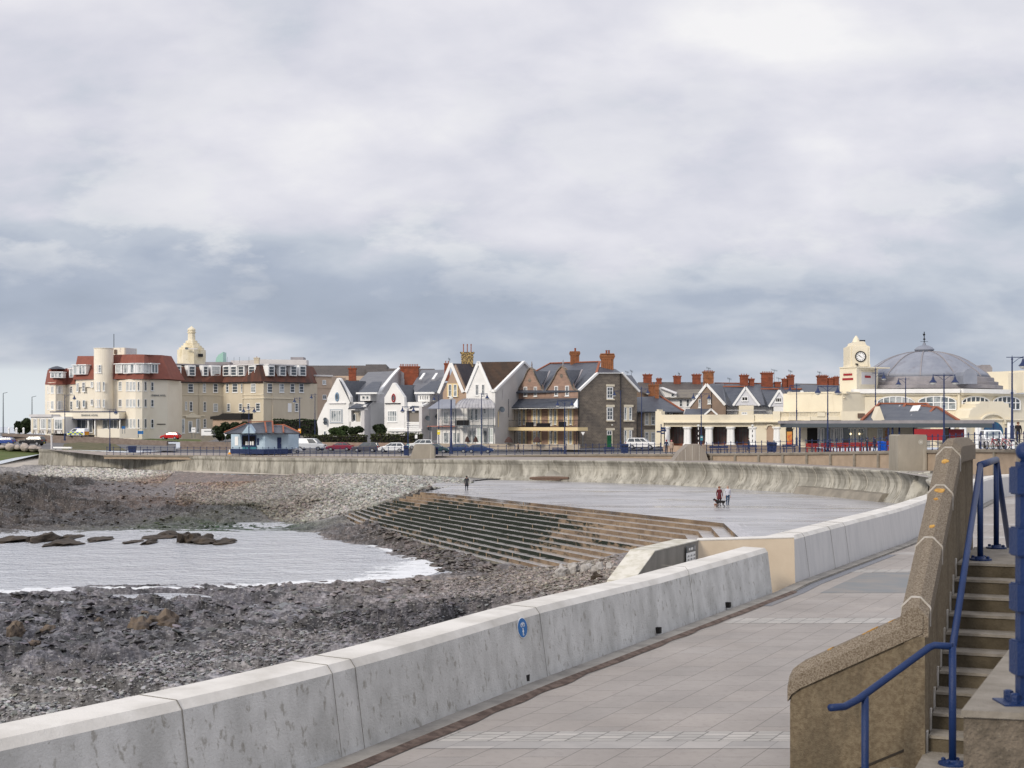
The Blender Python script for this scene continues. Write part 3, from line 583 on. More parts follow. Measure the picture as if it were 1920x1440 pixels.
for cx in (.16, .5, .84):
    for r_ in range(7):
        q_ = npan(cx - .1, cx - .04, zt_ - .28 - r_ * .09, zt_ - .235 - r_ * .09, .042, .002); m_.add(q_.v, q_.f)
        q_ = npan(cx - .02, cx + .11, zt_ - .275 - r_ * .09, zt_ - .262 - r_ * .09, .042, .002); m_.add(q_.v, q_.f)
        q_ = npan(cx - .02, cx + .08, zt_ - .25 - r_ * .09, zt_ - .237 - r_ * .09, .042, .002); m_.add(q_.v, q_.f)
m_.build('lettering', mGreyM, nb)
m_ = MB()
for i in range(9):
    if i != 5: q_ = npan(.3 + i * .055, .34 + i * .055, zt_ - .115, zt_ - .055, .042, .002); m_.add(q_.v, q_.f)
q_ = npan(.06, .1, zt_ - .13, zt_ - .03, .042, .002); m_.add(q_.v, q_.f); m_.build('header_lettering', mWhitePt, nb)
# round blue cycle and pedestrian sign on the sea wall
ys_ = 22.95; xs_ = float(wx(ys_)); sg = thing('cycle_sign', 'small round blue shared cycle and walking sign on the sea wall', 'sign', (xs_, ys_, ZP + .82))
T_ = Vector((.47, .883, 0)); Nn = Vector((.883, -.47, .13)).normalized(); Uu = Nn.cross(T_).normalized(); Uu = Uu if Uu.z > 0 else -Uu
sc_ = Vector((xs_, ys_, ZP + .92)) - Vector((.883, -.47, 0)) * .121
def disc(r, o, th, mi, mb, cx=0, cz=0, n=28, rin=None):
    c = sc_ + Nn * o + T_ * cx + Uu * cz
    ring = [c + T_ * cos(2 * pi * i / n) * r + Uu * sin(2 * pi * i / n) * r for i in range(n)]
    if rin is None: mb.prism(ring, Nn * th, mi)
    else:
        for i in range(n):
            a0, a1 = 2 * pi * i / n, 2 * pi * (i + 1) / n
            mb.prism([c + (T_ * cos(a) + Uu * sin(a)) * q for a, q in ((a0, r), (a1, r), (a1, rin), (a0, rin))], Nn * th, mi)
m_ = MB(); disc(.165, .012, .006, 0, m_); m_.build('rim', mWhitePt, sg)
m_ = MB(); disc(.155, .019, .004, 0, m_); m_.build('disc', M('sign_blue', (.01, .13, .38), .4), sg)
m_ = MB(); disc(.032, .024, .003, 0, m_, -.038, .045, 14, .024); disc(.032, .024, .003, 0, m_, .042, .045, 14, .024)
def sb(p, q, w=.008):
    m_.bar(sc_ + Nn * .025 + T_ * p[0] + Uu * p[1], sc_ + Nn * .025 + T_ * q[0] + Uu * q[1], w, .004)
for p, q in (((-.038, .045), (-.015, .08)), ((-.015, .08), (.03, .08)), ((.03, .08), (.042, .045)), ((-.015, .08), (0, .045)), ((0, .045), (-.038, .045)), ((0, .045), (.03, .08)), ((.03, .08), (.022, .095)), ((-.02, .088), (-.008, .088))): sb(p, q)
m_.build('bicycle_symbol', mWhitePt, sg)
m_ = MB(); disc(.012, .024, .003, 0, m_, 0, -.012, 12)
for p, q, w in (((0, -.028), (0, -.075), .026), ((0, -.03), (-.025, -.065), .009), ((0, -.03), (.025, -.062), .009), ((-.004, -.07), (-.02, -.125), .011), ((.004, -.07), (.018, -.125), .011)): sb(p, q, w)
m_.build('walker_symbol', mWhitePt, sg)

# ------------------------------------------------------------------ stair block with its parapet
d = Vector((.387, .922)); pr = Vector((.922, -.387))     # up the flight / across it to the right
def G(px, D): return Vector(((px - 960) / F * D, D))
B0 = Vector((4.27, 14.7))                                  # foot corner of the main flight (parapet's inner line)
def Q3(a, b, h): p = B0 + d * a + pr * b; return (p.x, p.y, CZ - h)
st = thing('staircase', 'worn concrete staircase climbing beside the aggregate parapet', 'stairs', (B0.x, B0.y, ZH(3.4)))
nr_ = 10; rise = 1.7 / nr_; tr = .335
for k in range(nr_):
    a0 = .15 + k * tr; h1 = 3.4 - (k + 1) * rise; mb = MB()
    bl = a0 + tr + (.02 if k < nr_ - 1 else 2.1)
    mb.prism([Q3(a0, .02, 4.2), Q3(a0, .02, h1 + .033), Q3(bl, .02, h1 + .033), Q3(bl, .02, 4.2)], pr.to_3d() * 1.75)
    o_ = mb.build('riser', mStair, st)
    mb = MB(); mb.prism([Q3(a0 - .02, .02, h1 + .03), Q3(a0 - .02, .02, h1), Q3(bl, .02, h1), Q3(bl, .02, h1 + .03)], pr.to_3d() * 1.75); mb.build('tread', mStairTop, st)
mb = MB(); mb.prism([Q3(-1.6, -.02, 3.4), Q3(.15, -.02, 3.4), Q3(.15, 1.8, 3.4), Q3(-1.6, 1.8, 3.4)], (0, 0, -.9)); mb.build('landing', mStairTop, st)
for k in range(4):   # lower flight, turning left down to the paving
    b0 = -.02 - (k + 1) * .33; h1 = 3.4 + (k + 1) * .165; mb = MB(); mb.prism([Q3(-1.6, b0, 4.2), Q3(-1.6, b0, h1), Q3(-1.6, b0 + .33, h1), Q3(-1.6, b0 + .33, 4.2)], d.to_3d() * 1.6)
    mb.build('lower_step', mStairTop, st)
mb = MB()
for k in range(10):  # raised strings beside the treads
    a0 = .12 + k * tr; h1 = 3.4 - (k + 1) * rise; mb.prism([Q3(a0 - .05, -.03, h1 + .30), Q3(a0 - .05, -.03, h1 - .05), Q3(a0 + .04, -.03, h1 - .05), Q3(a0 + .04, -.03, h1 + .30)], pr.to_3d() * .045)
mb.build('string_edge', mJoint, st)
# parapet: upper sloping leg, level leg, lower leg
pw = thing('stair_parapet', 'brown pebbly concrete parapet of the stairs, dotted with orange lichen', 'parapet', (B0.x, B0.y, ZP))
def parapet_leg(pts, inward, body=True):
    """pts: list of (a,b,h_top) along the inner line; the wall lies on the -b side by .42"""
    pass
TH = .21; CO = .07
upper = [(-.02, 1.89), (.12, 1.80), (3.55, .19), (3.75, .17), (5.6, .17)]
def leg_profile(w=TH):    # b offsets and height offsets of the coping section, bevelled
    return [(.035, .30), (.035, .10), (-.06, 0), (-w + .06, 0), (-w - .035, .10), (-w - .035, .30)]
cp = MB(); lp = leg_profile(); k = len(lp)
for i, (a, h) in enumerate(upper): cp.v += [Q3(a, b_, h + o_) for b_, o_ in lp]
for i in range(len(upper) - 1): cp.f += [(i * k + j, i * k + (j + 1) % k, (i + 1) * k + (j + 1) % k, (i + 1) * k + j) for j in range(k)]; cp.m += [0] * k
cp.f += [tuple(range(k))[::-1], tuple(range((len(upper) - 1) * k, len(upper) * k))]; cp.m += [0, 0]; cp.build('coping', mAgg, pw)
bd = MB(); prof_ = [(a, h + .302) for a, h in upper]; bd.prism([Q3(a, 0, h) for a, h in prof_] + [Q3(5.6, 0, 5.0), Q3(-.02, 0, 5.0)], pr.to_3d() * -TH); bd.build('wall_body', mAggD, pw)
for a, h in ((.12, 1.80), (1.27, 1.26), (2.42, .72), (3.35, .285)):
    jb = MB(); pts_ = [Q3(a, b_ * 1.015, h + o_ - .006) for b_, o_ in lp]
    for p_, q_ in zip(pts_[:-1], pts_[1:]): jb.bar(p_, q_, .018, .018)
    jb.build('coping_joint', mJoint, pw)
# lower leg runs left (-b) on the far side of the lower flight
lowp = [(-.02, 1.89), (-.30, 1.89 + .16), (-1.22, 2.52), (-1.40, 2.70)]
def Qa(b, a, h): return Q3(a, b, h)
cp = MB(); lp2 = [(-.035, .26), (-.035, .10), (.07, 0), (.30, 0), (.375, .10), (.375, .26)]
st_ = [(-.02, 1.89), (-1.29, 2.55), (-1.38, 2.62), (-1.42, 2.70)]
for i, (b_, h) in enumerate(st_): cp.v += [Q3(a_, b_, h + o_) for a_, o_ in lp2]
for i in range(len(st_) - 1): cp.f += [(i * 6 + j, i * 6 + (j + 1) % 6, (i + 1) * 6 + (j + 1) % 6, (i + 1) * 6 + j) for j in range(6)]; cp.m += [0] * 6
cp.f += [tuple(range(6))[::-1], tuple(range((len(st_) - 1) * 6, len(st_) * 6))]; cp.m += [0, 0]; cp.build('lower_coping', mAgg, pw)
bd = MB(); bd.prism([Q3(0, b_, h + .262) for b_, h in st_[:-1]] + [Q3(0, -1.40, 2.96), Q3(0, -1.40, 5.0), Q3(0, -.02, 5.0)], d.to_3d() * .34); bd.build('lower_wall_body', mAggD, pw)
jb = MB(); jb.bar(Q3(-.004, -.06, 2.25), Q3(-.004, -.06, 3.3), .02, .02); jb.bar(Q3(-.004, -.06, 3.3), Q3(-.004, -1.0, 3.78), .02, .02); jb.build('panel_joint', M('wet_joint', (.03, .025, .02), .9), pw)
for (a, b_, h, s_) in ((.16, -.13, 1.95, .07), (.16, -.36, 2.07, .035), (.16, -.56, 2.17, .05), (.12, -.62, 2.205, .035), (.15, -1.0, 2.40, .04), (1.5, -.1, 1.155, .03), (2.30, -.1, .78, .05), (2.1, -.12, .873, .025), (3.0, -.1, .45, .05)):
    c = Vector(Q3(a, b_, h)); low_ = b_ < -.3 or a < .11; pts_ = []
    for t_ in range(9):
        o_ = Vector((cos(t_ * .7), sin(t_ * .7))) * s_ * random.uniform(.6, 1.3); da, db = o_.dot(d), o_.dot(pr); pts_.append(c + Vector((o_.x, o_.y, db * .52 if low_ else da * .47)))
    lb = MB(); lb.prism(pts_, (0, 0, .012)); lb.build('lichen_patch', mLichen, pw)
# ------------------------------------------------------------------ blue tubular handrail
hr = thing('handrail', 'blue painted tubular handrail rising up the concrete staircase', 'handrail', (B0.x, B0.y, ZH(3.4)))
def rail(pts, r=.030, name='rail', n=12):
    m = MB(); m.tube(pts, r, n); return m.build(name, mBlue, hr, True)
A0 = P(1835, 868, 18.9); 
pA = P(1557, 1327, 13.6); pA2 = P(1583, 1325, 13.75); pB = P(1742, 1214, 14.3); pC = P(1786, 1212, 14.25); pD = P(1838, 872, 17.9); pE = P(1868, 862, 19.6)
rail([pA, pA2, P(1608, 1312, 13.85), pB, P(1752, 1210, 14.3), pC], .036)
rail([P(1786, 1216, 14.25), pD, ], .036); rail([pD, pE], .045); rail([pE, P(1893, 1033, 21.6)], .04)
def flange(p, n_=8):
    m = MB(); m.lathe([(.14, 0), (.14, .02), (.06, .035), (.05, .05)], p, 16)
    for i in range(4): a = pi / 4 + pi / 2 * i; m.lathe([(.022, .02), (.022, .05), (.012, .056)], (p[0] + .1 * cos(a), p[1] + .1 * sin(a), p[2]), 6)
    m.build('flange', mBlue, hr)
def post(top, zf, r=.037):
    m = MB(); m.tube([top, (top[0], top[1], zf)], r, 12); m.build('rail_post', mBlue, hr, True)
post(P(1622, 1300, 13.9), ZH(4.2)); post(pC, ZH(3.4)); flange((pC[0], pC[1], ZH(3.4))); post(pD, ZH(1.7)); flange((pD[0], pD[1], ZH(1.7))); post(pE, ZH(1.7)); flange((pE[0], pE[1], ZH(1.7)))
# ------------------------------------------------------------------ plinth on the right with the near railing post
E0 = Vector((2.0, 6.3)); dd = Vector((.43, .903)); zpl = ZH(1.26)
pl = thing('plinth_wall', 'rough concrete plinth wall in the bottom right corner under a railing post', 'wall', (E0.x, E0.y, zpl))
mb = MB(); A = E0; Bq = E0 + dd * 2.35; mb.prism([(A.x, A.y, zpl - .03), (A.x + 1.5, A.y - .35, zpl - .03), (Bq.x + 1.5, Bq.y - .35, zpl - .03), (Bq.x, Bq.y, zpl - .03)], (0, 0, -2.97)); mb.build('wall_body', M('wet_aggregate', (.20, .165, .125), .9, (.12, .10, .075), 9, .4, .6, (1, 1, 1), 1.0, 60, .3, 0, (.30, .26, .2), 40, .6, .7, .8), pl)
mb = MB(); o2 = Vector((-.012, -.012)); mb.prism([(A.x - .015, A.y - .015, zpl - .03), (A.x + 1.5, A.y - .37, zpl - .03), (Bq.x + 1.5, Bq.y - .35, zpl - .03), (Bq.x - .015, Bq.y, zpl - .03)], (0, 0, .03)); mb.build('top_slab', mStairTop, pl)
rp = thing('railing_post', 'thick dark blue railing post with square blocks and ball finial at the right edge', 'railing post', P(1907, 1325, 6.45))
c_ = P(1922, 1325, 6.45); mb = MB(); mb.lathe([(.075, 0), (.075, .02), (.045, .04)], c_, 16); 
for i in range(4): a = pi / 4 + pi / 2 * i; mb.lathe([(.022, .0), (.022, .055), (.012, .06)], (c_[0] + .085 * cos(a), c_[1] + .06 * sin(a), c_[2] + .01), 6)
mb.box((c_[0], c_[1], c_[2] + .012), (.24, .17, .024)); mb.build('base_plate', mBlue, rp)
mb = MB(); mb.box((c_[0], c_[1], c_[2] + .56), (.066, .066, 1.1)); mb.build('shaft', mBlue, rp)
for y0, y1 in ((1200, 1265), (1093, 1146), (988, 1042), (875, 927)):
    z0 = CZ - (y1 - HY) / F * 6.45; z1 = CZ - (y0 - HY) / F * 6.45; mb = MB(); mb.box((c_[0], c_[1], (z0 + z1) / 2), (.108, .108, z1 - z0 - .012)); mb.box((c_[0], c_[1], (z0 + z1) / 2), (.097, .097, z1 - z0)); mb.build('block', mBlue, rp)
mb = MB(); rr = .042; zc0 = CZ - (846 - HY) / F * 6.45; mb.lathe([(.03, -.075)] + [(rr * sin(a), -rr * cos(a)) for a in np.linspace(.5, pi - .05, 12)], (c_[0], c_[1], zc0), 18); mb.build('ball_finial', mBlue, rp, True)
for zz in (990 + 25, 1093 + 26, 900): 
    mb = MB(); z_ = CZ - (zz - HY) / F * 6.45; mb.tube([(c_[0] + .05, c_[1], z_), (c_[0] + 1.4, c_[1] - .33, z_)], .022, 10); mb.build('rail', mBlue, rp, True)
# ------------------------------------------------------------------ stepped revetment and wet plaza
def lerp3(a, b, f): return tuple(a[i] * (1 - f) + b[i] * f for i in range(len(a)))
def stepline(f): return [lerp3(t_, b_, f) for t_, b_ in zip(TOPL, BOTL)]
rv = thing('sea_steps', 'stepped concrete sea defence, tan risers with dark green algae on the lower treads', 'sea steps', (-6.6, 144.7, ZT))
dz = (ZT - ZB) / NST
def densify(line, z, step=1.3):
    out = []
    for (p, q) in zip(line[:-1], line[1:]):
        n_ = max(2, int(math.dist(p, q) / step))
        for i in range(n_): f = i / n_; out.append((p[0] * (1 - f) + q[0] * f, p[1] * (1 - f) + q[1] * f))
    out.append(line[-1]); return out
mStepJ = M('step_joint', (.28, .21, .14), .9)
for s_ in range(NST):
    l0 = stepline(s_ / NST); l1 = stepline((s_ + 1) / NST); zt0 = ZT - s_ * dz; zt1 = ZT - (s_ + 1) * dz
    def resamp(line, m):
        out = []
        for p, q, k_ in zip(line[:-1], line[1:], m):
            for i in range(k_): f = i / k_; out.append((p[0] * (1 - f) + q[0] * f, p[1] * (1 - f) + q[1] * f))
        out.append(line[-1]); return out
    mm = (6, 34, 12); A_ = resamp(l0, mm); B_ = resamp(l1, mm); n_ = len(A_); al = []
    for i in range(n_):      # how much weed each stretch of the step carries
        leg = 0 if i < 6 else (1 if i <= 40 else 2); f = (i - 6) / 34; nz = float(vn(np.array(i * .2 + s_ * .6), np.array(s_ * .5)))
        edge = max(0, min(1, (f + .02) / .06)) * max(0, min(1, (.68 + .022 * s_ + .35 * (nz - .5) - f) / .3 + .5)) if leg == 1 else (.75 if leg == 0 and s_ > 3 else 0)
        al.append(edge * (0 if s_ < 1 else .35 if s_ == 1 else .7 if s_ == 2 else 1.0 if s_ < 11 else .72))
    def pmesh(nm, VV, CC, mt, segs):
        V_ = np.array(VV) - np.array(WL[rv.name]); kk = len(VV) // n_; Q_ = np.array([(i * kk + a, (i + 1) * kk + a, (i + 1) * kk + a + 1, i * kk + a + 1) for i in range(n_ - 1) for a in range(kk - 1)])
        o_ = np_mesh(nm, V_, Q_, mt, np.repeat(np.array(CC)[:, None], 3, 1)); o_.parent = rv
    VV = []; CC = []; VT = []; CT = []
    for i in range(n_):
        for q_ in (0, .5, 1): VV.append((*A_[i], zt0 + (zt1 - zt0) * q_)); CC.append(al[i] * (1 - .1 * q_))
        for q_ in (0, .5, 1): VT.append((*lerp3(A_[i], B_[i], q_), zt1)); CT.append(al[i] * (.5 - .3 * q_))
    pmesh('riser', VV, CC, mStepTan, 3); pmesh('tread', VT, CT, mTread, 3)
    jm = MB()
    for i in range(1, n_ - 1):
        if (i * 7 + s_ * 5) % 9 == 0: jm.box((A_[i][0] - .02, A_[i][1] - .02, (zt0 + zt1) / 2), (.06, .06, dz * .96))
    if jm.v: jm.build('joint', mStepJ, rv)
# apron at the foot
lb = stepline(1.0); lo_ = [(p[0] - .9, p[1] - .7) for p in lb]; mb = MB()
for i in range(3): mb.add([(*lb[i], ZB), (*lb[i + 1], ZB), (*lb[i + 1], ZB - .7), (*lb[i], ZB - .7)], [(0, 1, 2, 3)], 0); mb.add([(*lb[i], ZB - .45), (*lb[i + 1], ZB - .45), (*lo_[i + 1], ZB - .45), (*lo_[i], ZB - .45)], [(0, 1, 2, 3)], 0)
for i in range(3): mb.add([(*lo_[i], ZB - .45), (*lo_[i + 1], ZB - .45), (*lo_[i + 1], ZB - 1.6), (*lo_[i], ZB - 1.6)], [(0, 1, 2, 3)], 0)
mb.build('apron', [M('apron_concrete', (.27, .235, .19), .85, (.15, .15, .12), .6, .4, .6, (1, 1, 2))], rv)
wave = [(75, 250, 6.66, 4.2), (143, 246, 6.9, 4.33), (233, 240, 7.12, 4.62), (350, 232, 7.48, 5.02), (500, 220, 7.5, 5.03), (640, 208, 7.25, 4.86), (760, 197, 6.98, 4.73), (870, 188.5, 7.0, 4.56), (960, 181.5, 7.0, 4.42), (1064, 178, 7.0, 4.38),
        (1116, 175, 7.0, 4.35), (1265, 167, 7.0, 4.26), (1345, 161, 7.0, 4.24), (1460, 151, 7.0, 4.22), (1535, 144.5, 7.0, 4.20), (1603, 137.5, 7.0, 4.18), (1665, 131, 7.0, 4.16), (1712, 126.5, 7.0, 4.12), (1748, 121, 7.0, 4.10), (1765, 114, 7.0, 4.1), (1752, 104, 7, 4.1), (1850, 96, 7, 4.1), (1960, 90, 7, 4.1)]
wv = [((a - 960) / F * D, D, hb, ht) for a, D, hb, ht in wave]
mb = MB(); pol = [TOPL[0], TOPL[1], TOPL[2], TOPL[3], (13.2, 66), (13, 52), (8.6, 41.5), (13, 49.2), (19, 62), (26, 79), (31, 88)] + [(x + .3, y + 3.0) for x, y, *_ in wv[20:6:-1]] + [(-9, 176), (-9.8, 150)]
mb.prism([(x, y, ZT) for x, y in pol], (0, 0, -.25)); struct(mb.build('plaza', mPlaza))
mb = MB(); e0, e1 = TOPL[2], TOPL[3]
for off_, w_ in ((0.02, .9), (1.25, .1)): mb.add([(e0[0] + off_, e0[1], ZT + .004), (e0[0] + off_ + w_, e0[1], ZT + .004), (e1[0] + off_ + w_, e1[1], ZT + .004), (e1[0] + off_, e1[1], ZT + .004)], [(0, 1, 2, 3)])
struct(mb.build('plaza_edge', M('edge_slabs', (.46, .46, .48), .4, (.4, .4, .42), 1, .4, .6, brick=(.8, .8, .02, (.5, .5, .5), 'flat'))))
# ------------------------------------------------------------------ curved wave wall
wp = smooth_path(wv, .42); wn, wt = normals2(wp)      # path runs left to right; -normal... seaward side is towards the viewer
sea_n = -wn * np.sign((wn * np.array([0, 1])).sum(1).mean())
PR = [(1.25, 0), (.98, .10), (.70, .19), (.45, .32), (.28, .46), (.24, .60), (.34, .74), (.56, .86), (.74, .93), (.78, .975), (.70, 1.0), (-.25, 1.0), (-.25, 0)]
V = []; k = len(PR); JN = 8
for i, (x, y, hb, ht) in enumerate(wp):
    H = hb - ht; j = i % JN; fl = 0.0
    left = np.clip((x + 12) / 18, 0, 1)    # straight-faced blocks at the left end, sweeping recurve on the right
    jit = (.07 * math.sin((i // JN) * 2.4) + .05 * math.sin((i // JN) * 5.1)) if j else -.12
    for q, (o_, z_) in enumerate(PR):
        os = o_ * left + (1 - left) * (.55 - .35 * min(z_, .8) + (.18 if z_ > .85 and o_ > 0 else 0)) if o_ > 0 else o_
        if o_ > 0: os += jit
        V.append((x + sea_n[i, 0] * os, y + sea_n[i, 1] * os, CZ - hb - (.25 if z_ == 0 else 0) + z_ * H))
V = np.array(V); n_ = len(wp); Qd = np.array([(i * k + j, (i + 1) * k + j, (i + 1) * k + j + 1, i * k + j + 1) for i in range(n_ - 1) for j in range(k - 1)] + [(i * k + 2 * 0 + 0, i * k + 11, i * k + 12, i * k + 0) for i in ()]) if 0 else np.array([(i * k + j, (i + 1) * k + j, (i + 1) * k + j + 1, i * k + j + 1) for i in range(n_ - 1) for j in range(k - 1)])
wvo = thing('wave_wall', 'long curved weathered concrete wave wall around the wet plaza and beach', 'sea wall', (float(wp[0, 0]), float(wp[0, 1]), 4.5))
me_o = MB(); me_o.v = [tuple(v) for v in V]; me_o.f = [tuple(q_) for q_ in Qd] + [tuple(range(k)), tuple(range((n_ - 1) * k, n_ * k))[::-1]]; me_o.m = [0] * len(me_o.f); me_o.build('wall_body', mWave, wvo)
rib = MB()
for i in range(JN, n_ - 1, JN):
    if (i // JN) % 2 and wp[i, 0] < 8: continue
    pts_ = V[i * k:(i + 1) * k][:11] + np.array([sea_n[i, 0], sea_n[i, 1], 0]) * .03
    for a_, b_ in zip(pts_[:-1], pts_[1:]): rib.bar(a_, b_, .05, .07)
rib.build('joint_seam', mWaveD, wvo)
# lower toe blocks at the right-hand end
tb = MB()
for i in range(n_ - 1):
    if 30.2 < wp[i, 0] < 34.9 and wp[i, 1] > 126:
        x, y = wp[i, :2]; x2, y2 = wp[i + 1, :2]; s1, s2 = sea_n[i], sea_n[i + 1]; z0 = ZT
        tb.prism([(x + s1[0] * 1.7, y + s1[1] * 1.7, z0), (x + s1[0] * 1.25, y + s1[1] * 1.25, z0 + .7), (x + s1[0] * .3, y + s1[1] * .3, z0 + .8), (x + s1[0] * .3, y + s1[1] * .3, z0)], (x2 - x, y2 - y, 0))
tb.build('toe_block', M('wet_toe_concrete', (.27, .245, .205), .9, (.18, .165, .14), .7, .35, .65), wvo)

eb = MB(); eb.prism([P(1690, 952, 120.5), P(1736, 952, 119), P(1744, 883, 121), P(1718, 887, 122.5)], (2.5, 4, 0)); eb.build('end_buttress', mWave, wvo)
# ------------------------------------------------------------------ upper promenade: ground, retaining wall, railings
fence = [(195, 236, 4.95), (330, 232, 4.9), (470, 226, 4.86), (620, 216, 4.74), (760, 206, 4.5), (900, 200, 4.25), (1085, 195, 3.97), (1200, 185, 3.75), (1300, 175, 3.5), (1400, 165, 3.25), (1500, 155, 2.97), (1600, 144.5, 2.70), (1700, 134, 2.4), (1850, 117, 1.95), (1960, 105, 1.85), (2080, 94, 1.8)]
fp = np.array([((a - 960) / F * D, D, CZ - h) for a, D, h in fence]); fps = smooth_path(fp, .5)
fdist = np.r_[0, np.cumsum(np.hypot(*(fps[1:, :2] - fps[:-1, :2]).T))]; fn_, ft_ = normals2(fps)
def fat(s_): return tuple(np.interp(s_, fdist, fps[:, i]) for i in range(3))
def s_of_px(px): return float(np.interp(px, fps[:, 0] / fps[:, 1] * F + 960, fdist))
ZG = ZH(4.85)
def gz(x, y):      # height of the town ground
    return CZ - np.interp(y, [90, 117, 134, 155, 175, 196, 205, 232, 600], [1.75, 1.95, 2.4, 2.97, 3.5, 3.97, 4.3, 4.8, 4.8])
# ground sheet from the fence line back
mb = MB(); rows = [0, 4, 9, 16, 26, 40, 60, 90, 140, 230]; n_ = len(fps[::6]); P0 = fps[::6]
for (x, y, z) in P0:
    for r_ in rows:
        yy = y + r_; xx = x + r_ * .12; f = min(1, r_ / 16); zz = z * (1 - f) + float(gz(xx, yy)) * f
        rise_ = max(0, min(1, (yy - 268) / 30)) * 2.3 * max(0, min(1, (-xx - 42) / 8)); mb.v.append((xx, yy, zz + rise_))
k = len(rows); mb.f = [(i * k + j, (i + 1) * k + j, (i + 1) * k + j + 1, i * k + j + 1) for i in range(n_ - 1) for j in range(k - 1)]; mb.m = [0 if (f % (k - 1)) > 2 else 1 for f in range(len(mb.f))]
struct(mb.build('town_ground', [mAsph, mFoot], None, True))
# lower walkway between the wave wall and the retaining wall
mb = MB(); m_ = 90
for i in range(m_):
    f = i / (m_ - 1); a = wp[int(f * (len(wp) - 1))]; b_ = fps[int(f ** 1.0 * (len(fps) - 1))]
    j = int(np.argmin(np.abs(fps[:, 0] / fps[:, 1] - a[0] / a[1]))); b_ = fps[j]; sn = sea_n[int(f * (len(wp) - 1))]
    mb.v += [(a[0] - sn[0] * .1, a[1] - sn[1] * .1, CZ - a[3] - .02), (b_[0], b_[1] + .3, min(CZ - a[3] - .02, b_[2] - .12))]
mb.f = [(2 * i, 2 * i + 2, 2 * i + 3, 2 * i + 1) for i in range(m_ - 1)]; mb.m = [0] * len(mb.f); struct(mb.build('lower_walkway', mFoot))
# retaining wall with buff panels, piers and a coping
rt = thing('retaining_wall', 'buff panelled retaining wall with grey coping carrying the blue railings', 'retaining wall', tuple(fps[0]))
def sweep(path, nrm, prof, mat, name, root, i0=0, i1=None, zabs=None, step=1):
    i1 = i1 or len(path); m = MB(); k = len(prof); ii = list(range(i0, i1, step)) + ([i1 - 1] if (i1 - 1 - i0) % step else [])
    for i in ii:
        for o_, z_ in prof: m.v.append((path[i, 0] + nrm[i, 0] * o_, path[i, 1] + nrm[i, 1] * o_, (path[i, 2] + z_) if z_ > -90 else (zabs(i) if callable(zabs) else zabs)))
    n = len(ii); m.f = [(i * k + j, (i + 1) * k + j, (i + 1) * k + (j + 1) % k, i * k + (j + 1) % k) for i in range(n - 1) for j in range(k)] + [tuple(range(k)), tuple(range((n - 1) * k, n * k))[::-1]]; m.m = [0] * len(m.f)
    return m.build(name, mat, root)
sn_ = -fn_ * np.sign((fn_ * np.array([0, 1])).sum(1).mean())
sweep(fps, sn_, [(.0, -.25), (.0, -99), (-.4, -99), (-.4, -.25)], mBuff, 'wall_body', rt, zabs=lambda i: ZH(5.6), step=2)
sweep(fps, sn_, [(.16, .0), (.20, -.06), (.18, -.26), (-.5, -.26), (-.5, .0)], mCop, 'coping', rt, step=2)
pb = MB(); s_ = 3.0
while s_ < fdist[-1]:
    x, y, z = fat(s_); i = int(np.searchsorted(fdist, s_)) - 1; a = math.atan2(ft_[i, 1], ft_[i, 0])
    if z - ZP > .7: pb.box((x + sn_[i, 0] * .07, y + sn_[i, 1] * .07, (z - .26 + ZH(4.5)) / 2), (.34, .2, z - .26 - ZH(4.5)), rz=a)
    s_ += 4.9
pb.build('pier_strip', mCop, rt)
# concrete blocks on the promenade edge
def blockthing(name, label, pts, D0, depth, mat, joints=()):
    r_ = thing(name, label, 'concrete block', P(sum(p[0] for p in pts) / len(pts), max(p[1] for p in pts), D0)); m = MB(); m.prism([P(x, y, D0) for x, y in pts], (0, depth, 0)); m.build('block_body', mat, r_)
    j_ = MB()
    for x, y0, y1 in joints: a = P(x, y0, D0 - .01); b_ = P(x, y1, D0 - .01); j_.bar(a, b_, .05, .03)
    if joints: j_.build('joint', mWaveD, r_)
    return r_
mBlk = M('stained_block', (.33, .30, .25), .9, (.24, .22, .185), .5, .35, .65, (1, 1, .4), .3, 10, .2, 0, (.42, .39, .33), .8, .58, .7, .7, (2, 2, .4))
mBlk2 = M('boarded_block', (.30, .27, .235), .9, (.23, .205, .18), 1.2, .35, .65, (2, 2, .2), .3, 10)
blockthing('concrete_block', 'square weathered concrete block beside a blue bin on the wave wall', [(768, 862), (776, 836), (779, 833), (808, 833), (814, 838), (815, 862)], 199, 3, mBlk)
blockthing('concrete_block', 'hexagonal ended grey concrete block among the railings before the colonnade', [(1262, 866), (1275, 848), (1292, 833), (1312, 833), (1322, 845), (1329, 866)], 171, 4, mBlk2, [(1285, 842, 863), (1298, 835, 863), (1311, 836, 863)])
bk = blockthing('concrete_block', 'tall stained concrete block with round emblem beside the stair parapet', [(1684, 884), (1684, 817), (1688, 815), (1736, 815), (1738, 818), (1738, 884)], 129, 3.2, mBlk)
m_ = MB(); c = Vector(P(1726.5, 829, 128.97)); 
for ri, ro in ((.17, .21), (.02, .12)):
    for i in range(16):
        a0, a1 = pi / 8 * i, pi / 8 * (i + 1); m_.prism([c + Vector((cos(a) * q_, 0, sin(a) * q_)) for a, q_ in ((a0, ro), (a1, ro), (a1, ri), (a0, ri))], (0, .02, 0))
m_.build('emblem', mWaveD, bk)
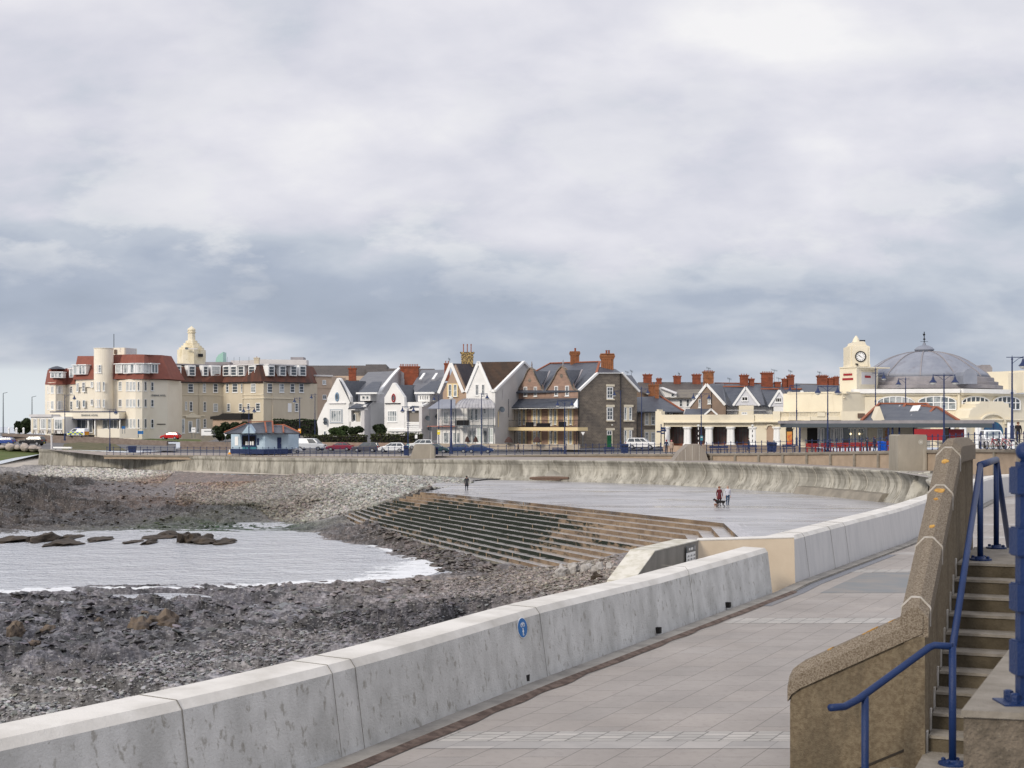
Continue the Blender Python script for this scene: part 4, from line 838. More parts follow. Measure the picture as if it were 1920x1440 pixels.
# railings: four runs of posts with two or three rails
def ballpost(h=1.35, r=.04):
    m = MB(); m.lathe([(r * 1.9, 0), (r * 1.9, .05), (r, .09), (r, h * .34), (r * 1.5, h * .36), (r * 1.5, h * .42), (r, h * .44), (r, h * .66), (r * 1.5, h * .68), (r * 1.5, h * .74), (r, h * .76), (r, h * .9), (r * 1.7, h * .92), (r * 1.7, h * .96), (r * .8, h * .97), (r * 1.3, h * .985), (r * 1.5, h * 1.0), (r * 1.1, h * 1.03), (.005, h * 1.05)], n=8); return m
_pp = ballpost(); 
def rail_run(px0, px1, label, h=1.35, sp=1.27):
    s0, s1 = s_of_px(px0), s_of_px(px1); x, y, z = fat(s0); root = thing('railing', label, 'railing', (x, y, z), 'blue promenade railings'); first = None
    n = int((s1 - s0) / sp)
    for i in range(n + 1):
        x_, y_, z_ = fat(s0 + i * sp)
        if first is None: m = MB(); m.v = [(v[0] + x_, v[1] + y_ + .1, v[2] + z_) for v in _pp.v]; m.f = _pp.f; m.m = _pp.m; first = m.build('post', mNavy, root, True)
        else: c = first.copy(); COL.objects.link(c); c.location = (x_ - x, y_ - y, z_ - z)
    for zz in (h * .90, h * .56, h * .30):
        pts = [fat(q_) for q_ in np.arange(s0, s1, 2.5)]; m = MB(); m.tube([(a, b_ + .1, c_ + zz) for a, b_, c_ in pts], .026, 6); m.build('rail', mNavy, root, True)
    return root
rail_run(200, 470, 'blue railing run along the wave wall left of the pale blue shelter')
rail_run(470, 770, 'blue railing run in front of the pale blue shelter and parked cars')
rail_run(815, 1085, 'blue railing run in front of the terraced houses and the dark blue cars')
rail_run(1085, 1265, 'blue railing run in front of the grey stone house and white vehicles')
rail_run(1325, 1500, 'blue railing run in front of the cream colonnade')
rail_run(1500, 1688, 'blue railing run in front of the red café tables')
rail_run(1738, 2060, 'blue railing run on the buff wall at the right, before the bicycles')

# ------------------------------------------------------------------ facade tools, everything placed by sightline and distance
ZN = {'A': (0, 580, 4.8), 'B': (300, 580, 4.8), 'C': (580, 620, 5.54), 'D': (780, 620, 5.5375), 'E': (1050, 620, 5.54), 'F': (1200, 620, 5.5375), 'G': (1480, 600, 5.143), 'H': (1660, 600, 5.142), 'X': (0, 0, 1.0)}
def zp(z, x, y): a = ZN[z]; return a[0] + x / a[2], a[1] + y / a[2]
class Fac:
    def __init__(s, z, nodes): s.z = z; s.n = [(zp(z, x, 0)[0], D) for x, D in nodes]; s.p = [XY(a, D) for a, D in s.n]; s.Dm = sum(D for _, D in nodes) / len(nodes)
    def at(s, px):
        i = 0
        while i < len(s.n) - 2 and px > s.n[i + 1][0]: i += 1
        (x0, y0), (x1, y1) = s.p[i], s.p[i + 1]; t = (px - 960) / F; dx, dy = x1 - x0, y1 - y0; u = (t * y0 - x0) / (dx - t * dy); return Vector((x0 + dx * u, y0 + dy * u))
    def nrm(s, px):
        i = 0
        while i < len(s.n) - 2 and px > s.n[i + 1][0]: i += 1
        d_ = (Vector(s.p[i + 1]) - Vector(s.p[i])).normalized(); return Vector((d_.y, -d_.x))
    def pt(s, x, y, off=0):
        px, py = zp(s.z, x, y); a = s.at(px) ; n = s.nrm(px); return Vector((a.x + n.x * off, a.y + n.y * off, CZ - (py - HY) / F * a.y))
    def zz(s, x, y): px, py = zp(s.z, x, y); return CZ - (py - HY) / F * s.at(px).y
    def slab(s, pts, th, off=0, back=False):       # outline polygon on the facade, thickness outward from off
        c = [s.pt(x, y, off) for x, y in pts]; mx = sum(p[0] for p in pts) / len(pts); n = s.nrm(zp(s.z, mx, 0)[0]); m = MB(); return m.prism(c, (n.x * th, n.y * th, 0))
    def rect(s, x0, y0, x1, y1, th, off=0):
        xs = [x0] + [(a - ZN[s.z][0]) * ZN[s.z][2] for a, _ in s.n[1:-1] if zp(s.z, x0, 0)[0] + .3 < a < zp(s.z, x1, 0)[0] - .3] + [x1]; m = MB()
        ym = [zp(s.z, 0, y)[1] for y in (y0, y1)]; Dr = s.at(zp(s.z, (x0 + x1) / 2, 0)[0]).y; zs = [CZ - (v - HY) / F * Dr for v in ym]
        for a, b in zip(xs[:-1], xs[1:]):
            n = s.nrm(zp(s.z, (a + b) / 2, 0)[0]); p = s.at(zp(s.z, a, 0)[0]); q = s.at(zp(s.z, b, 0)[0])
            m.prism([(p.x + n.x * off, p.y + n.y * off, zs[1]), (q.x + n.x * off, q.y + n.y * off, zs[1]), (q.x + n.x * off, q.y + n.y * off, zs[0]), (p.x + n.x * off, p.y + n.y * off, zs[0])], (n.x * th, n.y * th, 0))
        return m
def joinmb(*ms):
    o = MB()
    for m in ms: o.add(m.v, m.f)
    return o
def win(root, fac, x0, y0, x1, y1, nx=1, ny=2, mat=None, glass=None, fw=None, sill=True, name='window', off=0, bars=None):
    """frame with mullions and sill, glass as its sub-part"""
    px0 = zp(fac.z, x0, 0)[0]; px1 = zp(fac.z, x1, 0)[0]; a = fac.at(px0); b = fac.at(px1); D = (a.y + b.y) / 2; n = fac.nrm((px0 + px1) / 2)
    zt, zb = [CZ - (zp(fac.z, 0, y)[1] - HY) / F * D for y in (y0, y1)]; wdt = (b - a).length; t = fw or min(.13, wdt * .14); u = (b - a).normalized(); m = MB()
    def B(u0, u1, z0, z1, th=.09, o_=.0):
        A = a + u * u0 + n * (off + o_); Bq = a + u * u1 + n * (off + o_); m.prism([(A.x, A.y, z0), (Bq.x, Bq.y, z0), (Bq.x, Bq.y, z1), (A.x, A.y, z1)], (n.x * th, n.y * th, 0))
    B(0, t, zb, zt); B(wdt - t, wdt, zb, zt); B(t, wdt - t, zt - t, zt); B(t, wdt - t, zb, zb + t)
    mt = t * .55
    for i in range(1, nx): c = wdt * i / nx; B(c - mt / 2, c + mt / 2, zb + t, zt - t, .07)
    for j in range(1, ny): c = zb + (zt - zb) * j / ny; B(t, wdt - t, c - mt / 2, c + mt / 2, .065)
    if sill: B(-.1, wdt + .1, zb - .10, zb, .16)
    f = m.build(name, mat or mWhitePt, root)
    g = MB(); A = a + u * t * .5 + n * (off + .012); Bq = b - u * t * .5 + n * (off + .012); g.prism([(A.x, A.y, zb + .02), (Bq.x, Bq.y, zb + .02), (Bq.x, Bq.y, zt - .02), (A.x, A.y, zt - .02)], (n.x * .02, n.y * .02, 0))
    if name == 'window': pn_ = 'pane'
    else: pn_ = 'glazing'
    WL[f.name] = WL[root.name]; gg = g.build(pn_, glass or random.choice([mGlass, mGlass, mGlassL]), f)
    return f
def wins(root, fac, lst, **kw):
    for w in lst:
        k_ = dict(kw); k_.update(zip(('nx', 'ny'), w[4:])); win(root, fac, *w[:4], **k_)
def part(root, m, name, mat, smooth=False): return m.build(name, mat, root, smooth)
def sub(parent, root, m, name, mat): WL[parent.name] = WL[root.name]; return m.build(name, mat, parent)
def Z3(z, x, y, D): px, py = zp(z, x, y); return Vector(P(px, py, D))
def roofpoly(z, pts, th=.22):     # a roof plane: outline of (x, y, D), given real thickness downward
    m = MB(); return m.prism([Z3(z, *p) for p in pts], (0, 0.05, -th))
def stack(root, z, x0, y0, x1, y1, D, mat, pots=3, dep=1.2, cap=True, name='chimney', potm=None, h=.5, parent=None, flare=.12):
    a = Z3(z, x0, y1, D); b = Z3(z, x1, y0, D); w = b.x - a.x; m = MB(); cx = (a.x + b.x) / 2; cy = D + dep / 2
    m.box((cx, cy, (a.z + b.z) / 2 - .3), (w * .88, dep, b.z - a.z + .6)); 
    if cap: m.box((cx, cy, b.z - .2), (w, dep + .15, .16)); m.box((cx, cy, b.z - .03), (w * 1.08, dep + .25, .18)); m.box((cx, cy, a.z + (b.z - a.z) * .62), (w * .96, dep + .1, .1))
    o = m.build(name, mat, root) if parent is None else sub(parent, root, m, name, mat)
    if pots:
        p_ = MB()
        for i in range(pots): xx = cx + (i - (pots - 1) / 2) * w * .86 / max(pots, 1.01); p_.lathe([(.11, 0), (.10, .1), (.09, h * .8), (.12, h * .85), (.12, h)], (xx, cy, b.z + .02), 7)
        if parent is None: sub(o, root, p_, 'chimney_pots', potm or mRidge)
        else: 
            for_ = p_.build('chimney_pots', potm or mRidge, o) if False else None; WL[o.name] = WL[root.name]; m2 = sub(parent, root, p_, 'chimney_pots', potm or mRidge)
    return o
def base_of(fac, y): x = (fac.n[0][0] + fac.n[-1][0]) / 2; D = fac.at(x).y; return P(x, zp(fac.z, 0, y)[1], D)
def mass(pts, z0, z1): m = MB(); return m.prism([(x, y, z0) for x, y in pts], (0, 0, z1 - z0))
def back(fac, vec):      # plan polygon: facade line plus its shifted copy
    return [tuple(p) for p in fac.p] + [(p[0] + vec[0], p[1] + vec[1]) for p in fac.p[::-1]]
# ------------------------------------------------------------------ lettering
def text_mesh(s_, size, depth=.02):
    c = bpy.data.curves.new('lettering', 'FONT'); c.body = s_; c.size = size; c.extrude = depth; c.align_x = 'CENTER'; c.align_y = 'CENTER'
    o = bpy.data.objects.new('tmp', c); COL.objects.link(o); dg = bpy.context.evaluated_depsgraph_get(); me = bpy.data.meshes.new_from_object(o.evaluated_get(dg)); bpy.data.objects.remove(o); return me
def letters(root, fac, s_, x, y, hpx, mat, off=.1, name='lettering', wpx=None):
    p = fac.pt(x, y, off); n = fac.nrm(zp(fac.z, x, 0)[0]); sz = hpx / ZN[fac.z][2] / F * p.y * 1.38; me = text_mesh(s_, sz); X_ = Vector((-n.y, n.x, 0)); m = Matrix((X_, Vector((0, 0, 1)), Vector((n.x, n.y, 0)))).transposed().to_4x4()
    sx = 1
    if wpx: w = max(v.co.x for v in me.vertices) - min(v.co.x for v in me.vertices); sx = wpx / ZN[fac.z][2] / F * p.y / w
    me.transform(Matrix.Translation(p - Vector(WL[root.name])) @ m @ Matrix.Scale(sx, 4, (1, 0, 0))); me.materials.clear(); me.materials.append(mat); o = bpy.data.objects.new(name, me); COL.objects.link(o); o.parent = root; WL[o.name] = WL[root.name]; return o
# ================================================================== hotel with red mansard roofs (zone A)
def Hotel():
    f0 = Fac('A', [(405, 331), (440, 327), (500, 325.5), (560, 327), (600, 329), (680, 327), (850, 325)])
    f1 = Fac('A', [(945, 324), (1060, 323.5), (1120, 321.5), (1165, 318.6), (1220, 317), (1280, 317.2), (1325, 320), (1345, 321), (1505, 324.5)])
    r = thing('hotel', 'cream seafront hotel with red mansard roofs, round stair tower and bowed window bays', 'hotel', base_of(f1, 1150))
    zt = f1.zz(1200, 628); zb = f1.zz(1200, 1190)
    part(r, mass(back(f1, (2, 16)), zb, zt), 'wall', mCreamW); part(r, mass(back(f0, (2, 14)), f0.zz(600, 1190), f0.zz(600, 660)), 'wall', mCreamW)
    mid = Fac('A', [(655, 326.9), (850, 324.4)]); part(r, mid.rect(682, 632, 850, 700, -9), 'wall', mCreamW)
    def mansard(z, bot, top, D0, D1, rb, name='roof', mat=mRedTile, lean=2.2, bk=8):
        """bot/top lists of (x,y,Dfront) with matching counts"""
        m = MB(); n = len(bot); a = [Z3(z, x, y, d_ + -.45) for x, y, d_ in bot]; b = [Z3(z, x, y, d_ + lean) for x, y, d_ in top]; ab = [p + Vector((1.5, bk, 0)) for p in a]; bb = [p + Vector((1.0, bk - 3, 0)) for p in b]
        vs = a + b + ab + bb; fs = []
        for i in range(n - 1): fs += [(i, i + 1, n + i + 1, n + i), (n + i, n + i + 1, 3 * n + i + 1, 3 * n + i), (2 * n + i, 2 * n + i + 1, i + 1, i), (3 * n + i, 3 * n + i + 1, 2 * n + i + 1, 2 * n + i)]
        fs += [(0, n, 3 * n, 2 * n), (n - 1, 2 * n - 1, 4 * n - 1, 3 * n - 1)]; m.add(vs, fs); return part(rb, m, name, mat)
    xs = [942, 1060, 1130, 1200, 1290, 1340, 1532]; ds = [324, 323, 321, 317.2, 317.2, 320.6, 324.6]; tx = [990, 1075, 1150, 1225, 1300, 1345, 1457]; ty = [411, 407, 406, 405, 406, 408, 412]
    mansard('A', [(x, 628, d_) for x, d_ in zip(xs, ds)], [(x, y, d_) for x, y, d_ in zip(tx, ty, ds)], 0, 0, r)
    mansard('A', [(655, 632, 326.6), (850, 630, 324.4)], [(698, 420, 327), (848, 420, 325)], 0, 0, r)
    mansard('A', [(404, 676, 331), (440, 678, 327), (500, 678, 325.3), (560, 676, 326.8), (600, 676, 329), (676, 672, 327)], [(428, 548, 331), (445, 538, 328), (510, 534, 327), (572, 536, 328), (600, 530, 329.5), (655, 526, 328)], 0, 0, r)
    m = MB(); m.lathe([(2.0, 0), (1.1, .45), (.2, .7)], tuple(Z3('A', 512, 538, 329)), 14); part(r, m, 'turret_cap', mSlate)
    # round stair tower and roof-top plant rooms
    c = Z3('A', 933, 1150, 323.2); m = MB(); hgt = Z3('A', 933, 350, 323.2).z - c.z; m.lathe([(2.15, 0), (2.15, hgt - .12), (2.25, hgt - .12), (2.25, hgt)], tuple(c), 28); part(r, m, 'stair_tower', mCreamW, False)
    part(r, Fac('A', [(1018, 331), (1120, 330)]).rect(1015, 345, 1120, 415, -5), 'plant_room', mCreamW); part(r, Fac('A', [(1118, 330), (1226, 334)]).rect(1121, 350, 1226, 415, -5), 'plant_room', mOff)
    m = MB(); m.tube([Z3('A', 1025, 345, 329), Z3('A', 1025, 222, 329)], .09, 6); part(r, m, 'mast', mGreyM)
    part(r, Fac('A', [(1018, 330.8), (1120, 329.8)]).rect(1028, 362, 1050, 402, .1), 'plant_door', mWood)
    # windows on the bowed wing
    for y0, y1 in ((650, 735), (808, 880), (985, 1070)):
        wins(r, f1, [(1137, y0, 1162, y1), (1168, y0, 1192, y1), (1198, y0, 1222, y1)], ny=1, glass=mCurt, fw=.1)
        wins(r, f1, [(1237, y0, 1256, y1), (1266, y0, 1286, y1), (1297, y0, 1318, y1)], ny=1, glass=mGlass, fw=.1); win(r, f1, 1357, y0 + 4, 1383, y1 - 2, 1, 2, glass=mGlass)
    wins(r, f1, [(1068, 650, 1098, 732), (1068, 808, 1098, 878)], ny=4, nx=2); wins(r, f1, [(987, 650, 1013, 703), (987, 808, 1013, 862)], nx=2, ny=2, sill=False); win(r, f1, 1075, 990, 1095, 1060)
    wins(r, f0, [(430, 692, 447, 755), (460, 690, 485, 755), (492, 690, 515, 755), (522, 690, 546, 755), (430, 827, 447, 902), (460, 825, 485, 902), (492, 825, 515, 902), (522, 825, 546, 902), (551, 825, 565, 902), (551, 690, 565, 755)], ny=1, glass=mCurt, fw=.1)
    wins(r, f0, [(632, 690, 654, 756), (632, 826, 654, 905)], ny=3, glass=mGlass)
    wins(r, mid, [(742, 656, 768, 740), (818, 652, 842, 700), (818, 810, 842, 862)], nx=2, ny=3, off=.05); wins(r, mid, [(690, 662, 709, 740), (690, 816, 709, 884), (746, 816, 770, 880)], ny=1, glass=mGlassL, off=.05)
    tw = Fac('A', [(855, 322), (885, 321.2), (926, 320.95), (970, 321.2), (1000, 322.2)])
    wins(r, tw, [(866, 652, 884, 735), (890, 652, 903, 735), (925, 652, 945, 735), (866, 810, 884, 880), (890, 810, 903, 880), (925, 810, 945, 880)], ny=1, glass=mGlassL, fw=.1, off=.1)
    wins(r, tw, [(860, 500, 882, 572), (888, 500, 914, 572)], nx=1, ny=3, glass=mGlassL, off=.1)
    # dormers: projecting boxes with white fascias
    def dormer(fac, x0, y0, x1, y1, nx, depth=2.4, parent=r, out=.2):
        part(parent, fac.rect(x0 - 6, y0 - 4, x1 + 6, y1 + 2, -depth, out), 'dormer', mWhitePt); part(parent, fac.rect(x0 - 12, y0 - 10, x1 + 14, y0 - 3, -depth - .3, out + .35), 'dormer_fascia', mWhitePt)
        w = (x1 - x0) / nx
        for i in range(nx): win(parent, fac, x0 + i * w + 1, y0, x0 + (i + 1) * w - 1, y1, 1, 1, glass=random.choice([mCurt, mGlassL]), sill=False, off=out, fw=.1)
    fd = Fac('A', [(1030, 323.2), (1122, 320), (1165, 318.2), (1220, 317), (1280, 317.2), (1325, 318.6), (1430, 321.6)])
    dormer(fd, 1050, 497, 1098, 574, 1); dormer(fd, 1122, 493, 1335, 573, 7); dormer(fd, 1358, 495, 1412, 573, 2)
    dormer(Fac('A', [(650, 325.8), (790, 324.6)]), 716, 506, 772, 584, 2); dormer(Fac('A', [(650, 325.8), (790, 324.6)]), 664, 508, 700, 585, 1); dormer(Fac('A', [(440, 326.0), (585, 326)]), 460, 571, 560, 615, 3); dormer(Fac('A', [(620, 327.4), (680, 327)]), 632, 542, 664, 612, 1)
    # entrance canopy band, glazed front and the flat-roofed sun lounge
    fc = Fac('A', [(440, 321), (1078, 317.6)]); part(r, fc.rect(455, 925, 1072, 984, -7), 'entrance_canopy', mCreamW); part(r, fc.rect(455, 984, 1074, 991, -7, .15), 'canopy_edge', mNavy); part(r, fc.rect(450, 918, 1070, 926, -7, .1), 'canopy_edge', mNavy)
    fe = Fac('A', [(455, 323.5), (1070, 320.5)]); part(r, fe.rect(590, 992, 680, 1115, -.3), 'entrance', mDark)
    wins(r, fe, [(690, 992, 778, 1078), (785, 992, 835, 1110), (885, 992, 975, 1075), (985, 992, 1060, 1075)], nx=2, ny=1, glass=mGlass, off=.05); part(r, fe.rect(685, 1078, 1075, 1130, -.3), 'plinth', mCreamD)
    for x in (590, 780, 840, 1063): part(r, fc.rect(x, 990, x + 9, 1130, -.3, -.4), 'column', mWhitePt)
    fl = Fac('A', [(272, 318), (590, 316.5)]); part(r, fl.rect(278, 965, 585, 1118, -9), 'sun_lounge', mWhite); part(r, fl.rect(270, 945, 470, 968, -10, .4), 'lounge_roof', mOff)
    wins(r, fl, [(300, 985, 335, 1075), (368, 985, 415, 1075), (428, 985, 462, 1075), (492, 988, 562, 1080)], nx=3, ny=1, glass=mGlassL)
    for x in (285, 340, 418, 466, 565): part(r, fl.rect(x, 985, x + 16, 1115, .12), 'pilaster', mCreamP)
    ft = Fac('A', [(870, 312), (1075, 311), (1240, 313), (1262, 318)]); part(r, ft.rect(876, 1076, 1076, 1155, -1), 'terrace_wall', mCreamW); part(r, ft.rect(1076, 1072, 1250, 1160, -1), 'terrace_wall', mCreamW)
    letters(r, fc, 'SEABANK HOTEL', 808, 954, 17, mGreyM, .12, wpx=165); letters(r, f1, 'SEABANK HOTEL', 1425, 776, 17, mGreyM, .12, wpx=150)
    part(r, f1.rect(1412, 1030, 1488, 1037, .1), 'sign_line', mBlack)
Hotel()
# ================================================================== hotel rear wing (zone B)
def Wing():
    f = Fac('B', [(40, 331), (350, 337), (565, 341), (745, 336), (932, 331), (1350, 343)])
    r = thing('hotel_wing', 'long weathered cream wing with brown tiled mansard and a row of small dormers', 'hotel wing', base_of(f, 1120))
    part(r, mass(back(f, (2, 14)), f.zz(700, 1190), f.zz(700, 658)), 'wall', mCreamD)
    m = MB(); xs = [45, 200, 380, 560, 575, 745, 930, 1100, 1358]; ys = [655] * 9; n = len(xs)
    a = [f.pt(min(max(x, 41), 1349), 660, .5) for x in xs]; b = [f.pt(min(max(x + (18 if x < 500 else -12 if x > 1200 else 6), 41), 1340), 503 if x > 500 else 515, -1.7) for x in xs]; bb = [p + Vector((1, 9, 0)) for p in b]; ab = [p + Vector((1, 13, 0)) for p in a]
    fs = []
    for i in range(n - 1): fs += [(i, i + 1, n + i + 1, n + i), (n + i, n + i + 1, 2 * n + i + 1, 2 * n + i), (2 * n + i, 2 * n + i + 1, 3 * n + i + 1, 3 * n + i), (3 * n + i, 3 * n + i + 1, i + 1, i)]
    fs += [(0, n, 2 * n, 3 * n), (n - 1, 2 * n - 1, 3 * n - 1, 4 * n - 1)]; m.add(a + b + bb + ab, fs); part(r, m, 'roof', mBrownTile)
    part(r, f.rect(60, 492, 740, 503, -8, -1.6), 'roof_edge', mLeadD); part(r, f.rect(740, 492, 1310, 502, -8, -1.6), 'roof_edge', mOff)
    part(r, f.rect(45, 655, 1348, 663, -.4, .62), 'eaves_gutter', mBlack)
    for x0, x1 in ((130, 185), (258, 314), (388, 430), (463, 540), (573, 625), (642, 692), (708, 758), (803, 858), (975, 1025), (1075, 1128), (1175, 1226), (1255, 1308)):
        part(r, f.rect(x0 - 5, 504, x1 + 5, 600, -2.6, .1), 'dormer', mWhitePt)
        win(r, f, x0, 512, x1, 597, 1 if x1 - x0 > 45 else 1, 3 if x0 != 463 else 2, glass=mCurt if x0 == 463 else mGlass, sill=False, off=.1, fw=.14)
    for x0, x1 in ((120, 172), (250, 300), (385, 412), (478, 520), (595, 620), (653, 700), (730, 746), (820, 862), (965, 1012), (1073, 1115), (1170, 1210), (1250, 1292)): win(r, f, x0, 668, x1, 748, 1, 3, glass=random.choice([mGlass, mGlassL]))
    wins(r, f, [(132, 830, 162, 912), (225, 830, 243, 905), (265, 830, 292, 918), (390, 832, 415, 918), (480, 848, 520, 920), (605, 848, 633, 918), (712, 848, 742, 918), (785, 848, 810, 900), (863, 843, 903, 918), (1213, 845, 1243, 920), (118, 985, 152, 1065), (390, 985, 415, 1065)], ny=3)
    wins(r, f, [(185, 985, 222, 1115), (255, 1005, 290, 1108), (325, 985, 360, 1112)], ny=1, glass=mGlassL, fw=.15); part(r, f.rect(1150, 845, 1182, 925, .1), 'blank_panel', mWhitePt)
    part(r, f.slab([(228, 975), (228, 962), (255, 950), (290, 928), (328, 950), (360, 962), (360, 975)], .3), 'porch_pediment', mCreamP); part(r, f.rect(60, 766, 570, 772, .15), 'string_course', mCreamP); part(r, f.rect(745, 764, 930, 770, .15), 'string_course', mCreamP); part(r, f.rect(745, 796, 1200, 803, .2), 'string_course', mCreamP); part(r, f.rect(60, 952, 400, 962, .2), 'string_course', mCreamP)
    for x in (350, 568, 748, 1010): m = MB(); m.bar(f.pt(x, 665, .12), f.pt(x, 1110, .12), .12, .12); part(r, m, 'drainpipe', mCreamD)
    fs_ = Fac('B', [(455, 318), (745, 315)]); part(r, fs_.rect(475, 985, 738, 1060, -4), 'lean_to', mTanR); part(r, fs_.slab([(462, 990), (462, 965), (540, 955), (575, 935), (740, 935), (740, 990)], -5, .5), 'lean_to_roof', mDark)
    # clutter along the flat roofs behind
    part(r, Fac('B', [(635, 350), (1320, 350)]).slab([(635, 500), (635, 460), (780, 460), (900, 450), (1318, 455), (1318, 500)], -4), 'rear_parapet', mOff); part(r, Fac('B', [(1170, 352), (1295, 352)]).rect(1175, 430, 1290, 458, -4), 'plant_room', mLeadD)
    part(r, Fac('B', [(400, 345), (640, 345)]).rect(405, 474, 628, 500, -4), 'rear_parapet', mLeadD)
    stack(r, 'B', 843, 436, 892, 488, 346, mCreamD, 1, h=.3)
    m = MB()
    for x in (605, 640, 665, 690, 715, 740, 800): m.bar(Z3('B', x, 478, 347), Z3('B', x + 1, 430, 347), .07, .07)
    m = None
    for x in (605, 665, 715, 800): q = MB(); q.bar(Z3('B', x, 480, 347), Z3('B', x + 1, 428, 347), .06, .06); part(r, q, 'aerial', mGreyM)
Wing()
def Turret():
    D = 362; c = Z3('B', 284, 488, D); r = thing('stepped_turret', 'tall cream stepped turret with rounded finial rising behind the brown roofed wing', 'turret', tuple(c)); k = D / F / 4.8
    def z_(y): return (488 - y) * k
    m = MB(); m.lathe([(128 * k * .99, -4), (128 * k, z_(366))], tuple(c), 8); part(r, m, 'base', mLilac)
    m = MB(); m.lathe([(112 * k, z_(366)), (112 * k, z_(345)), (92 * k, z_(345)), (92 * k, z_(328)), (72 * k, z_(326)), (72 * k, z_(306)), (54 * k, z_(304)), (52 * k, z_(283)), (34 * k, z_(280)), (31 * k, z_(215)), (40 * k, z_(212)), (40 * k, z_(205)), (33 * k, z_(203)), (33 * k, z_(192))], tuple(c), 8); part(r, m, 'stepped_top', mLilac)
    m = MB(); m.lathe([(36 * k, z_(192)), (36 * k, z_(182)), (28 * k, z_(170)), (14 * k, z_(162)), (10 * k, z_(158)), (2 * k, z_(150))], tuple(c), 12); part(r, m, 'finial', mLilac)
    f = Fac('B', [(290, 358), (410, 360.5)]); part(r, f.rect(342, 400, 386, 428, .12), 'louvre', mBlack)
    f = Fac('B', [(160, 358), (285, 357.5)]); part(r, f.rect(228, 342, 256, 362, .12), 'louvre', mGreyM); f = Fac('B', [(215, 357.5), (350, 357.5)]); part(r, f.rect(255, 352, 340, 360, .4), 'ledge', mOff)
Turret()
gs = thing('roof_light', 'pale green pointed glass roof light behind the brown roofed wing', 'roof light', tuple(Z3('B', 530, 478, 350))); Fac('B', [(495, 350), (575, 350)]).slab([(498, 482), (505, 440), (525, 410), (567, 383), (568, 482)], -4).build('glazed_prism', M('green_glass', (.33, .55, .47), .3), gs)
# beige block and long dark roofs behind the white houses
def Block():
    f = Fac('C', [(-60, 350), (65, 349), (236, 352)]); r = thing('apartment_block', 'plain pinkish beige block with small windows behind the first white house', 'building', base_of(f, 915))
    part(r, mass(back(f, (2, 12)), f.zz(100, 1050), f.zz(100, 470)), 'wall', mPinkR); part(r, f.rect(-62, 458, 238, 474, -12, .3), 'roof_edge', mOff)
    wins(r, f, [(135, 513, 172, 560), (137, 665, 175, 713), (5, 660, 48, 718), (8, 805, 50, 860), (5, 518, 45, 565)], nx=2, ny=1); part(r, f.rect(-60, 590, 236, 596, .1), 'string_course', mPinkR)
    r2 = thing('long_roof', 'long dark slate roof stretching behind the white houses', 'building', tuple(Z3('C', 300, 600, 372)))
    m = MB(); m.prism([Z3('C', -150, 520, 366), Z3('C', -150, 362, 376), Z3('C', 585, 362, 378), Z3('C', 612, 520, 368)], (0, 10, -.5)); part(r2, m, 'roof', mSlateB); m = MB(); m.prism([Z3('C', 600, 480, 364), Z3('C', 585, 350, 372), Z3('C', 797, 350, 374), Z3('C', 815, 480, 366)], (0, 10, -.5)); part(r2, m, 'roof', mSlateB)
    m = MB(); m.prism([Z3('C', 815, 480, 366), Z3('C', 805, 392, 372), Z3('C', 1300, 396, 374), Z3('C', 1300, 520, 366)], (0, 8, -.5)); part(r2, m, 'roof', mSlateB)
    part(r2, Fac('C', [(-150, 368), (1300, 368)]).rect(-150, 470, 1300, 700, -6), 'wall', mPinkR)
Block()
